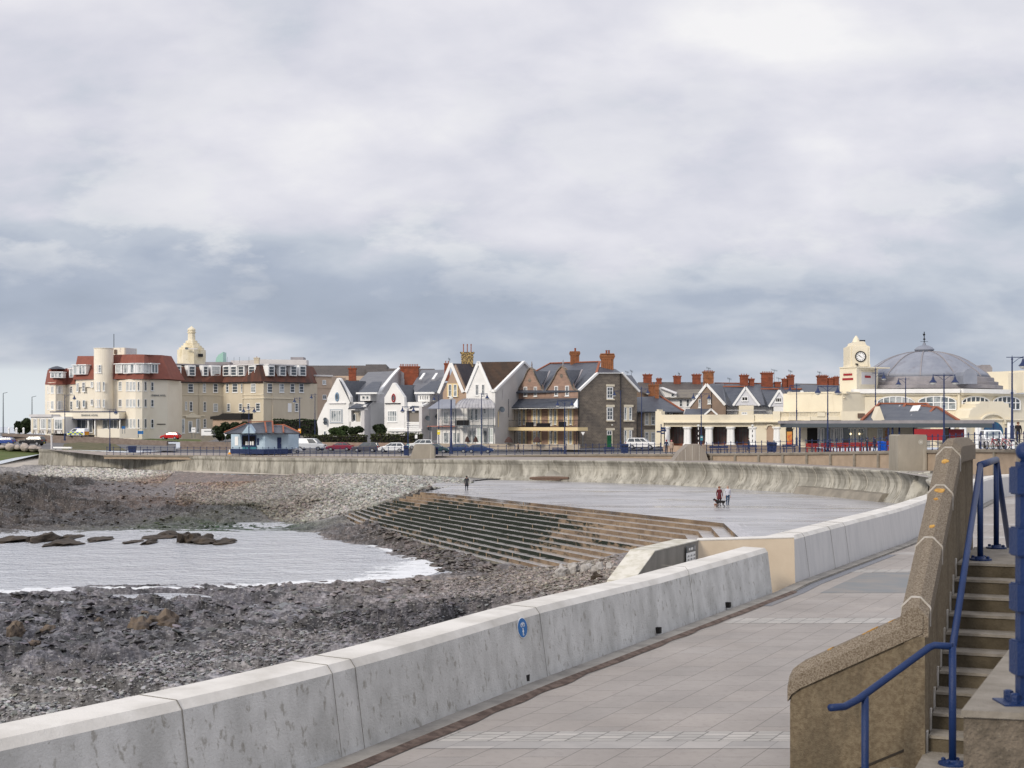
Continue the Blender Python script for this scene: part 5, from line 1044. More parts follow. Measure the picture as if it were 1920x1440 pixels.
# ================================================================== white houses with swept gables (zone C)
def verge(root, fac, pts, w=.3, mat=mWhitePt, off=.12, name='verge'):
    m = MB()
    for a, b in zip(pts[:-1], pts[1:]): m.bar(fac.pt(*a, off), fac.pt(*b, off), .25, w)
    return part(root, m, name, mat)
def W1():
    f = Fac('C', [(70, 267), (430, 263.4), (572, 262)]); r = thing('white_house', 'white rendered house with pointed gable and blue oval window, nearest the hotel wing', 'house', base_of(f, 1085), 'white swept-gable houses')
    part(r, f.slab([(92, 1130), (92, 1020), (78, 945), (120, 850), (160, 765), (183, 735), (187, 698), (235, 590), (285, 495), (300, 490), (318, 500), (425, 685), (428, 740), (410, 760), (410, 1130)], -.8), 'wall', mWhite)
    fi = Fac('C', [(405, 264.6), (575, 263.2)]); part(r, fi.rect(408, 742, 572, 1130, -12), 'wall', mWhite)
    part(r, fi.rect(440, 835, 528, 945, .06), 'recess_shade', M('shaded_recess', (.45, .42, .36), .9)); win(r, fi, 455, 862, 488, 942, 1, 1, glass=mGlass, off=.1); part(r, f.rect(405, 808, 570, 825, -1.2, 0), 'beam', mWhite)  # flat darker slab; the balcony recess's shade put into its colour
    for x in (412, 535): part(r, f.rect(x, 820, x + 22, 1090, -.4), 'column', mWhite)
    part(r, f.rect(415, 945, 540, 1085, -.3), 'balcony_wall', mWhite)
    fs = Fac('C', [(572, 262), (1000, 286)]); part(r, fs.slab([(572, 1130), (572, 785), (605, 775), (645, 745), (700, 685), (760, 600), (800, 550), (860, 475), (925, 402), (1000, 450), (1000, 1130)], -.6), 'side_wall', mOff)  # side wall greyer than the white front; its shade put into colour
    m = MB(); cv = [(570, 783), (605, 772), (640, 748), (700, 680), (760, 595), (800, 545), (860, 470), (930, 393)]
    for a, b in zip(cv[:-1], cv[1:]): m.bar(fs.pt(*a, .05), fs.pt(*b, .05), .5, .32)
    part(r, m, 'side_verge', mWhitePt)
    part(r, roofpoly('C', [(308, 500, 263.2), (320, 520, 264), (586, 524, 280), (508, 744, 272), (428, 744, 263.4)]), 'roof', mSlate)
    part(r, roofpoly('C', [(505, 530, 281), (610, 430, 290), (890, 420, 288), (925, 402, 283), (800, 555, 276), (700, 688, 268), (645, 742, 264.5), (505, 744, 266)]), 'roof', mSlateL)
    part(r, roofpoly('C', [(404, 804, 261.6), (430, 790, 262), (500, 745, 264.4), (642, 742, 264.2), (606, 776, 262.6), (565, 800, 261.6)]), 'porch_roof', mSlate)
    part(r, roofpoly('C', [(505, 642, 263.5), (655, 530, 271), (752, 530, 271), (705, 642, 263.5)]), 'dormer_roof', mSlate)
    fd = Fac('C', [(490, 264), (715, 263)]); part(r, fd.rect(528, 655, 634, 728, -5), 'dormer', mWhite); part(r, fd.rect(493, 641, 710, 658, -4, .5), 'dormer_fascia', mWhitePt); wins(r, fd, [(548, 678, 580, 712), (590, 678, 618, 712)], ny=1, sill=False, glass=mGlass)
    win(r, f, 215, 815, 347, 955, 4, 2, mat=M('grey_frame', (.42, .46, .5), .6), glass=mGlassL, fw=.2); win(r, f, 228, 828, 335, 945, 4, 1, glass=mGlassL, off=.06, sill=False, fw=.12); part(r, f.rect(205, 750, 380, 758, .25), 'string_course', mOff); win(r, f, 150, 1042, 178, 1085, 1, 1, glass=mGlass)
    ov(r, f, 290, 688, 24, 48, M('blue_frame', (.16, .26, .38), .6)); 
    for y in (928, 960): dish(r, f, 180, y)
    stack(r, 'C', 403, 390, 487, 520, 292, mBrick, 2)
def ov(r, f, x, y, rx, ry, mat, n=16):
    c = f.pt(x, y, .03); px = zp(f.z, x, 0)[0]; nv = f.nrm(px); u = Vector((-nv.y, nv.x, 0)); k = c.y / F / ZN[f.z][2]; m = MB(); nn_ = Vector((nv.x, nv.y, 0)) * .12
    for i in range(n):
        a0, a1 = 2 * pi * i / n, 2 * pi * (i + 1) / n; m.prism([c + u * cos(a) * rx * k * q + Vector((0, 0, sin(a) * ry * k * q)) for a, q in ((a0, 1), (a1, 1), (a1, .66), (a0, .66))], nn_)
    fr = part(r, m, 'oval_window', mat); g = MB(); g.prism([c + u * cos(2 * pi * i / n) * rx * k * .5 + Vector((0, 0, sin(2 * pi * i / n) * ry * k * .55)) for i in range(n)], nn_ * .4); sub(fr, r, g, 'pane', mGlass)
def dish(r, f, x, y, s=.42):
    c = f.pt(x, y, .5); m = MB(); m.lathe([(.03, 0), (s * .6, .05), (s, .16), (s * .98, .18), (s * .55, .08)], (0, 0, 0), 14); q = Vector((.45, -1, .35)).to_track_quat('Z', 'Y'); m.v = [tuple(q @ Vector(v) + c) for v in m.v]; m.bar(c, f.pt(x, y, 0), .05, .05); part(r, m, 'satellite_dish', mGreyM)
W1()
def W2():
    f = Fac('C', [(778, 263), (990, 261), (1170, 259.6)]); r = thing('white_house', 'white rendered house with pointed gable and red oval window, beside the grey side wall', 'house', base_of(f, 1070), 'white swept-gable houses')
    part(r, f.slab([(780, 1140), (780, 692), (830, 610), (862, 548), (878, 540), (892, 550), (985, 688), (988, 742), (988, 1140)], -.8), 'wall', mWhite)
    fi = Fac('C', [(985, 262), (1170, 260.6)]); part(r, fi.rect(988, 742, 1168, 1140, -12), 'wall', mWhite); part(r, fi.rect(1035, 835, 1142, 948, .06), 'recess_shade', M('shaded_recess2', (.25, .23, .21), .9)); part(r, f.rect(985, 802, 1168, 830, -1.0), 'beam', mWhite)  # flat slab again carries the recess shade in its darker colour
    for x in (990, 1145): part(r, f.rect(x, 825, x + 20, 1050, -.4), 'column', mWhite)
    for y in (948, 968, 988, 1006): part(r, f.rect(992, y, 1148, y + 12, -.12), 'balcony_board', mWhitePt)
    fs = Fac('C', [(1170, 259.6), (1560, 276)]); part(r, fs.slab([(1170, 1140), (1170, 785), (1205, 772), (1245, 738), (1300, 670), (1355, 600), (1400, 540), (1560, 540), (1560, 1140)], -.6), 'side_wall', mOff)  # shade of this side put into an off-white, the front being white
    m = MB(); cv = [(1168, 782), (1200, 770), (1240, 742), (1300, 668), (1350, 600)]
    for a, b in zip(cv[:-1], cv[1:]): m.bar(fs.pt(*a, .05), fs.pt(*b, .05), .5, .32)
    part(r, m, 'side_verge', mWhitePt)
    part(r, roofpoly('C', [(888, 548, 262), (905, 562, 262.8), (1168, 566, 278), (1115, 742, 268), (992, 742, 261.4)]), 'roof', mSlate)
    part(r, roofpoly('C', [(1075, 560, 274), (1165, 408, 288), (1400, 405, 288), (1400, 540, 276), (1350, 605, 270), (1245, 740, 262), (1110, 742, 263)]), 'roof', mSlateL)
    part(r, roofpoly('C', [(1040, 800, 260.4), (1110, 745, 263), (1245, 740, 262.6), (1200, 775, 261), (1165, 800, 260.2)]), 'porch_roof', mSlate)
    part(r, roofpoly('C', [(1100, 640, 261.5), (1268, 525, 268), (1370, 525, 268), (1320, 640, 261.5)]), 'dormer_roof', mSlate)
    fd = Fac('C', [(1090, 262), (1330, 261)]); part(r, fd.rect(1128, 655, 1250, 738, -5), 'dormer', mWhite); part(r, fd.rect(1098, 638, 1300, 657, -4, .5), 'dormer_fascia', mWhitePt)
    wins(r, fd, [(1148, 672, 1160, 716), (1174, 672, 1186, 716), (1197, 672, 1210, 716), (1219, 672, 1232, 716)], ny=1, sill=False, glass=mDark, fw=.05)
    win(r, f, 812, 830, 912, 948, 4, 2, glass=mGlassL, fw=.16); part(r, f.rect(790, 752, 948, 760, .25), 'string_course', mBlack); ov(r, f, 877, 700, 24, 46, mRed)
    wins(r, f, [(850, 1048, 890, 1072), (900, 1048, 930, 1072), (1040, 1048, 1080, 1072), (1090, 1048, 1130, 1072)], nx=2, ny=1, glass=mGlass, sill=False); part(r, f.rect(820, 1022, 1170, 1046, .3), 'string_course', mWhitePt)
    stack(r, 'C', 935, 372, 990, 470, 285, mBrick, 3); stack(r, 'C', 978, 372, 1140, 552, 281, mBrick, 8, dep=2.4)
    for x, y in ((1175, 480), (1305, 480)):
        m = MB(); m.prism([Z3('C', x - 35, y + 33, 276), Z3('C', x - 10, y + 33, 276), Z3('C', x + 32, y - 30, 279.5), Z3('C', x + 8, y - 30, 279.5)], (0, -.15, .2)); part(r, m, 'skylight', mWhitePt)
    dish(r, fs, 1200, 912, .5); dish(r, fs, 1305, 895, .5); dish(r, fs, 1222, 1018, .45)
    m = MB(); m.bar(fs.pt(1228, 1020, .8), fs.pt(1228, 1140, .8), .12, .12); part(r, m, 'dish_pole', mWhitePt)
W2()
# ================================================================== paired tall gables with verandas (zone D)
def B12():
    f = Fac('D', [(118, 259.5), (520, 257.5)]); r = thing('gabled_house', 'tall house with tan pebbledashed gable and dark tiled roof, white veranda below', 'house', base_of(f, 1170), 'tall gabled veranda houses')
    part(r, f.slab([(238, 1200), (238, 645), (365, 345), (492, 640), (520, 640), (520, 1200)], -.8, -2.2), 'wall', mTanR); part(r, f.rect(205, 800, 518, 1200, -3, -.9), 'wall', mWhite)
    fg = Fac('D', [(118, 261.7), (520, 259.7)]); verge(r, fg, [(236, 648), (365, 338), (492, 640)], .55, off=.15)
    part(r, roofpoly('D', [(370, 340, 261), (628, 345, 276), (522, 640, 268), (492, 632, 260)]), 'roof', M('dark_purple_tile', (.05, .045, .055), .75, (.07, .055, .06), .6, .4, .6, wave=1.4)); wins(r, fg, [(338, 558, 370, 682), (392, 558, 424, 682)], ny=2, glass=mGlassL, off=.02)
    part(r, fg.rect(322, 548, 438, 690, .05), 'window_surround', mGold)
    part(r, roofpoly('D', [(118, 808, 257.5), (260, 712, 259.5), (410, 712, 259), (410, 806, 256.6)], .12), 'veranda_canopy', mLead)
    fw_ = Fac('D', [(118, 260.4), (520, 258.4)]); wins(r, fw_, [(283, 840, 345, 972), (283, 1055, 345, 1172)], nx=2, ny=1, glass=mGlassL, off=.02); wins(r, fw_, [(378, 840, 396, 936), (385, 1060, 410, 1166), (425, 1060, 452, 1166)], ny=1, glass=mGlassL)
    part(r, f.rect(120, 988, 412, 998, -1.2, .2), 'balcony_floor', M('faded_red_beam', (.40, .18, .15), .8)); 
    for x in (147, 275, 412): m = MB(); m.bar(f.pt(x, 812, .2), f.pt(x, 1180, .2), .09, .09); part(r, m, 'veranda_post', mGreyM)
    railing(r, f, 245, 410, 915, 988, mGreyM, .25)
    stack(r, 'D', 290, 340, 352, 490, 280, mBrick, 2); stack(r, 'D', 462, 224, 600, 342, 272, M('patterned_brick', (.11, .085, .06), .9, (.42, .32, .16), 4, .5, .56, brick=(.45, .5, .06, (1.5, 1.4, 1), 'wall')), 3, dep=2.0, h=1.6)
    r = thing('gabled_house', 'tall white gabled house with brown tiled roof and curved lead veranda canopy', 'house', base_of(Fac('D', [(520, 258), (825, 256)]), 1170), 'tall gabled veranda houses'); f = Fac('D', [(405, 256.6), (822, 255)])
    fg = Fac('D', [(515, 259.3), (822, 257.2)]); part(r, fg.slab([(522, 1200), (522, 640), (652, 330), (780, 618), (822, 625), (822, 1200)], -.8), 'wall', mWhite); verge(r, fg, [(520, 640), (652, 322), (782, 622), (822, 626)], .5, off=.15)
    fs = Fac('D', [(822, 257.2), (1200, 271)]); part(r, fs.slab([(822, 1200), (822, 625), (1110, 335), (1200, 440), (1200, 1200)], -.6), 'side_wall', M('shaded_white_render', (.56, .55, .54), .85, (.5, .49, .48), .4, .4, .7)); m = MB(); m.bar(fs.pt(815, 622, .1), fs.pt(1112, 325, .1), .5, .4); m.bar(fs.pt(1112, 325, .1), fs.pt(1180, 395, .1), .5, .4); part(r, m, 'side_verge', mWhitePt)  # side wall's shade put into a greyer copy of the white render
    part(r, roofpoly('D', [(656, 326, 259), (930, 330, 271), (1110, 320, 269), (822, 615, 257), (782, 612, 257.6)]), 'roof', mBrownT2)
    wins(r, fg, [(618, 558, 650, 672), (684, 558, 711, 672)], nx=2, ny=2, glass=mGlass, off=.02)
    m = MB(); prof = [(0, 0), (.5, .16), (.78, .42), (.95, .78), (1, 1)]     # concave-convex lead canopy
    A = [(520, 706, 258.6), (745, 706, 256.9)]; Bt = [(408, 800, 255.6), (818, 800, 254.4)]; vs = []
    for t_, h_ in ((0, 0), (.28, .06), (.6, .25), (.85, .58), (1, 1)):
        for (a, b_) in zip(A, Bt): vs.append(Z3('D', a[0] + (b_[0] - a[0]) * t_, a[1] + (b_[1] - a[1]) * h_ * 1.0, a[2] + (b_[2] - a[2]) * t_))
    n0 = len(vs); vs += [v - Vector((0, 0, .12)) for v in vs]; fcs = [(2 * i, 2 * i + 1, 2 * i + 3, 2 * i + 2) for i in range(4)] + [(n0 + 2 * i, n0 + 2 * i + 2, n0 + 2 * i + 3, n0 + 2 * i + 1) for i in range(4)]
    m.add(vs, fcs)
    for i in range(13):
        q_ = i / 12
        for k_ in range(4): m.bar(vs[2 * k_].lerp(vs[2 * k_ + 1], q_) + Vector((0, -.02, .03)), vs[2 * k_ + 2].lerp(vs[2 * k_ + 3], q_) + Vector((0, -.02, .03)), .07, .08)
    part(r, m, 'veranda_canopy', M('canopy_lead', (.33, .33, .36), .5, (.42, .42, .44), 1, .4, .6)); part(r, f.rect(408, 797, 820, 806, -.3, .1), 'canopy_edge', mGreyM); part(r, f.rect(408, 985, 808, 995, -1.8, .1), 'balcony_floor', mGreyM)
    for x in (415, 497, 590, 685, 750, 805): m = MB(); m.bar(f.pt(x, 806, 0), f.pt(x, 1180, 0), .1, .1); part(r, m, 'veranda_post', mGreyM)
    railing(r, f, 412, 545, 915, 985, mBlack, .05, True); railing(r, f, 545, 808, 912, 985, mGreyM, .05)
    wins(r, fg, [(563, 812, 590, 936), (612, 812, 642, 936), (700, 808, 728, 862)], ny=2, glass=mGlassL); wins(r, fg, [(553, 1035, 583, 1166), (586, 1035, 620, 1166), (700, 1035, 742, 1166)], ny=1, glass=mGlassL)
    fo = Fac('D', [(625, 256.2), (810, 255.4)]); wins(r, fo, [(628, 1000, 692, 1172), (748, 1010, 806, 1166)], nx=2, ny=2, glass=M('pale_glazing', (.5, .56, .53), .2), fw=.16)
    dish(r, fs, 865, 820, .55); m = MB(); m.bar(fs.pt(848, 840, .15), fs.pt(848, 1000, .15), .14, .1); part(r, m, 'rust_stain_pipe', mGold); m = MB(); m.bar(fs.pt(896, 600, .15), fs.pt(896, 720, .15), .1, .1); part(r, m, 'waste_pipe', mOff); m = MB(); m.bar(fs.pt(955, 710, .15), fs.pt(955, 900, .15), .1, .1); part(r, m, 'waste_pipe', mGreyM)
def railing(root, f, x0, x1, y0, y1, mat, off, solid=False, name='balcony_railing'):
    m = MB(); n = int((x1 - x0) / 9)
    for i in range(n + 1): x = x0 + (x1 - x0) * i / n; m.bar(f.pt(x, y0, off), f.pt(x, y1, off), .035, .035)
    m.bar(f.pt(x0, y0, off), f.pt(x1, y0, off), .07, .07); m.bar(f.pt(x0, y1 - 3, off), f.pt(x1, y1 - 3, off), .05, .05)
    part(root, m, name, mat)
    if solid: part(root, f.rect(x0 + 4, y0 + 14, x1 - 4, y1 - 4, -.5, off - .3), 'balcony_furniture', mBlack)
B12()
# ================================================================== stone house with shaped gables (zones D and E)
def Stone():
    f = Fac('D', [(1008, 267), (1690, 254.6)]); r = thing('stone_house', 'large rubble stone house with two shaped gables, balcony and tall orange brick chimneys', 'house', base_of(f, 1190))
    g1 = [(1058, 700), (1060, 640), (1078, 592), (1118, 520), (1150, 445), (1168, 408), (1192, 385), (1222, 402), (1240, 460), (1272, 525), (1302, 572), (1312, 612), (1338, 640), (1340, 700)]
    g2 = [(1340, 700), (1345, 640), (1362, 610), (1400, 556), (1440, 486), (1472, 420), (1492, 395), (1517, 368), (1550, 395), (1572, 460), (1612, 535), (1634, 598), (1684, 625), (1688, 700)]
    part(r, f.slab(g1, -.5), 'shaped_gable', mStoneP); part(r, f.slab(g2, -.5), 'shaped_gable', mStoneP)
    part(r, f.rect(1010, 690, 1688, 1220, -13, -.01), 'wall', mStoneP)
    for x, y in ((1192, 385), (1517, 368)): m = MB(); m.lathe([(.16, 0), (.22, .25), (.1, .35), (.2, .6), (.12, .8), (.04, 1.25)], tuple(f.pt(x, y + 2, -.25)), 8); part(r, m, 'finial', mLeadD)
    for g in (g1, g2):
        m = MB()
        for a, b in zip(g[1:-2], g[2:-1]): m.bar(f.pt(a[0], a[1], .02), f.pt(b[0], b[1], .02), .5, .14)
        part(r, m, 'gable_coping', mStone)
    for x in (1182, 1512): m = MB(); m.lathe([(.02, 0), (.35, 0), (.35, .06), (.02, .06)], (0, 0, 0), 12); q = Vector((-.6, -.8, 0)).to_track_quat('Z', 'Y'); c = f.pt(x, 515 if x < 1300 else 470, .02); m.v = [tuple(q @ Vector(v) + c) for v in m.v]; part(r, m, 'roundel', mStone)
    part(r, roofpoly('D', [(1002, 640, 265.6), (1255, 415, 276), (1395, 338, 284), (1898, 322, 270), (1875, 442, 262), (1695, 622, 254.4)]), 'roof', mSlate)
    part(r, roofpoly('D', [(1228, 418, 262.6), (1390, 422, 269), (1318, 575, 264), (1300, 568, 261)]), 'roof', mSlate); part(r, roofpoly('D', [(1558, 410, 256.6), (1726, 405, 263), (1645, 572, 258), (1622, 560, 255.4)]), 'roof', mSlate)
    for a, b in (((1390, 420, 268.4), (1318, 578, 263)), ((1726, 405, 262.4), (1645, 575, 257.2))): m = MB(); m.bar(Z3('D', *a), Z3('D', *b), .3, .2); part(r, m, 'roof_flashing', mLeadD)
    m = MB(); m.bar(Z3('D', 1252, 416, 275.5), Z3('D', 1395, 337, 283.5), .3, .22); m.bar(Z3('D', 1395, 336, 283.5), Z3('D', 1898, 320, 269.6), .3, .22); part(r, m, 'ridge_tiles', mRidge)
    wins(r, f, [(1120, 582, 1156, 682), (1226, 582, 1258, 682), (1440, 575, 1476, 678), (1552, 572, 1590, 678)], nx=2, ny=2, glass=mGlass)
    fv = Fac('D', [(950, 264.2), (1690, 250.8)]); part(r, roofpoly('D', [(952, 796, 264), (1032, 708, 266.6), (1668, 700, 254.8), (1690, 712, 254.6), (1690, 796, 250.8)], .15), 'veranda_roof', mSlate); part(r, fv.rect(954, 795, 1680, 809, -.25), 'veranda_fascia', mWhitePt)
    m = MB(); m.prism([Z3('D', 1622, 782, 250.7), Z3('D', 1677, 704, 252.6), Z3('D', 1677, 796, 250.7)], (0, -.12, 0)); part(r, m, 'veranda_end', mWhitePt)
    for y0, y1 in ((812, 988), (1040, 1192)):
        for x in (1050, 1204, 1374, 1534): part(r, f.rect(x, y0, x + 12, y1, .1), 'door_surround', mGold); part(r, f.rect(x + 46, y0, x + 58, y1, .1), 'door_surround', mGold); part(r, f.rect(x + 88, y0, x + 100, y1, .1), 'door_surround', mGold)
        for x in (1064, 1218, 1388, 1548): win(r, f, x, y0 + 4, x + 31, y1, 2, 4, glass=mGlass, name='glazed_door', sill=False, fw=.2)
        for x in (1110, 1264, 1434, 1594): win(r, f, x + 2, y0 + 4, x + 26, y1 - 14, 1, 2, glass=mGlassL)
    fb = Fac('D', [(878, 263.5), (1690, 249.6)]); part(r, fb.rect(880, 1003, 1680, 1038, -2.6), 'balcony_slab', mGold); railing(r, fb, 890, 1680, 930, 1003, mBlack, -.1); part(r, fb.rect(1230, 960, 1350, 1000, -.6, -.5), 'balcony_furniture', mBlack); part(r, fb.rect(1120, 950, 1180, 1000, -.5, -.5), 'balcony_furniture', mBlack); part(r, fb.rect(1462, 945, 1520, 1000, -.5, -.5), 'balcony_furniture', mBlack)
    for x in (898, 1012, 1140, 1268, 1395, 1525, 1655):
        m = MB(); m.bar(fb.pt(x, 1038, -.3), fb.pt(x, 1200, -.3), .12, .12); m.bar(fb.pt(x, 1060, -.3), fb.pt(x + 16, 1040, -.3), .08, .08); part(r, m, 'veranda_post', mBlack)
    for x in (956, 1012, 1140, 1268, 1395, 1525): m = MB(); m.bar(fv.pt(x, 808, -.3), fv.pt(x, 930, -.3), .1, .1); part(r, m, 'veranda_post', mBlack)
    e = Fac('E', [(190, 254.6), (818, 263)])
    part(r, e.slab([(192, 1220), (192, 628), (385, 442), (640, 442), (816, 630), (800, 640), (800, 1220)], -.7), 'side_wall', mStone)
    m = MB(); m.bar(e.pt(192, 622, .1), e.pt(384, 440, .1), .5, .36); m.bar(e.pt(640, 440, .1), e.pt(818, 632, .1), .5, .36); m.bar(e.pt(384, 441, .1), e.pt(640, 441, .1), .4, .14); part(r, m, 'side_verge', mWhitePt)
    part(r, roofpoly('E', [(384, 440, 257.4), (408, 375, 262), (575, 398, 264), (640, 440, 260.6)]), 'roof', mSlate); m = MB(); m.bar(Z3('E', 378, 440, 257), Z3('E', 412, 322, 266), .4, .25); part(r, m, 'ridge_tiles', mRidge)
    part(r, roofpoly('E', [(640, 442, 262), (672, 462, 275), (745, 462, 276), (840, 600, 270), (818, 632, 263.4)]), 'roof', mSlate)
    for y0, y1, l0, l1 in ((585, 705, 558, 580), (797, 928, 770, 794)): win(r, e, 485, y0, 548, y1, 2, 3, glass=mGlass, fw=.16); part(r, e.rect(480, l0, 565, l1, .1), 'lintel', mCreamP); part(r, e.rect(483, y1 + 4, 562, y1 + 16, .2), 'stone_sill', mCreamP)
    for y0, y1 in ((797, 928), (1035, 1168)): part(r, e.rect(663, y0 - 27, 760, y0 - 3, .1), 'lintel', mCreamP); wins(r, e, [(665, y0, 690, y1), (715, y0, 745, y1)], nx=1, ny=2, glass=mGlassL); part(r, e.rect(691, y0, 714, y1, .1), 'mullion', mCreamP); part(r, e.rect(660, y1 + 2, 765, y1 + 16, .2), 'stone_sill', mCreamP)
    part(r, e.rect(478, 1012, 566, 1035, .1), 'lintel', mCreamP); win(r, e, 487, 1038, 537, 1085, 2, 1, glass=mGlass, sill=False); dr = part(r, e.rect(490, 1088, 534, 1210, .06), 'door', mGreenD); sub(dr, r, e.rect(496, 1098, 510, 1140, .02, .061), 'door_panel', M('green_door_panel', (.008, .09, .035), .4)); sub(dr, r, e.rect(515, 1098, 529, 1140, .02, .061), 'door_panel', MATS['green_door_panel'])
    part(r, e.rect(534, 1040, 542, 1200, .1), 'door_frame', mCreamP)
    for pts in (((627, 445), (627, 1185)), ((186, 640), (186, 1190)), ((797, 850), (797, 1190))): m = MB(); m.bar(e.pt(max(pts[0][0], 191), pts[0][1], .14), e.pt(max(pts[1][0], 191), pts[1][1], .14), .16, .14); part(r, m, 'drainpipe', mBlack)
    m = MB(); m.lathe([(.02, -.12), (.16, -.06), (.16, .08), (.02, .14)], tuple(e.pt(530, 980, .3)), 10); part(r, m, 'wall_lamp', mLampG)
    def fluted(z, x0, y0, x1, y1, D, pots):
        a = Z3(z, x0, y1, D); b = Z3(z, x1, y0, D); w = b.x - a.x; cx = (a.x + b.x) / 2; H = b.z - a.z; m = MB(); dp = 1.5
        m.box((cx, D + dp / 2, (a.z + b.z) / 2 - .4), (w * .84, dp, H + .8)); nf = 6
        for i in range(nf): m.box((cx + (i - (nf - 1) / 2) * w * .84 / nf, D + dp / 2, a.z + H * .42), (w * .07, dp + .2, H * .75))
        for k_, (s_, h_) in enumerate(((.92, .74), (.98, .80), (1.04, .86), (1.0, .93), (.94, .98))): m.box((cx, D + dp / 2, a.z + H * h_), (w * s_, dp + .3, H * .08))
        o = part(r, m, 'chimney', mBrickO); p_ = MB()
        for i in range(pots): p_.lathe([(.2, 0), (.16, .5), (.2, .55), (.2, .7)], (cx + (i - (pots - 1) / 2) * .45 + .1, D + dp / 2, b.z), 7)
        sub(o, r, p_, 'chimney_pots', mBrick)
    fluted('E', 418, 240, 568, 424, 262, 2); fluted('D', 1596, 216, 1704, 345, 276, 1)
Stone()
def Low():
    f = Fac('E', [(790, 268), (1290, 270)]); r = thing('stone_annexe', 'lower stone house with hipped slate roof right of the grey gable wall', 'house', base_of(f, 1180))
    part(r, f.rect(795, 836, 1285, 1220, -10), 'wall', mStone); part(r, roofpoly('E', [(790, 840, 267), (795, 690, 276), (1040, 680, 278), (1285, 832, 268), (1285, 840, 267)]), 'roof', mSlate); m = MB(); m.bar(Z3('E', 1040, 678, 277.8), Z3('E', 1285, 832, 267.6), .3, .22); part(r, m, 'ridge_tiles', mRidge); part(r, f.rect(795, 834, 1285, 842, .3), 'gutter', mLeadD)
    wins(r, f, [(880, 855, 915, 975), (945, 855, 985, 975), (1085, 855, 1110, 900), (1130, 855, 1168, 900), (880, 1055, 915, 1165), (945, 1055, 985, 1165)], nx=1, ny=3, glass=mGlassL, off=.1); part(r, f.rect(870, 850, 1000, 990, .06), 'window_surround', mCreamP); part(r, f.rect(870, 1028, 1000, 1175, .06), 'window_surround', mCreamP)
    stack(r, 'E', 985, 560, 1030, 715, 276, mBrickO, 2); stack(r, 'E', 920, 562, 985, 650, 280, mBrickO, 2)
Low()
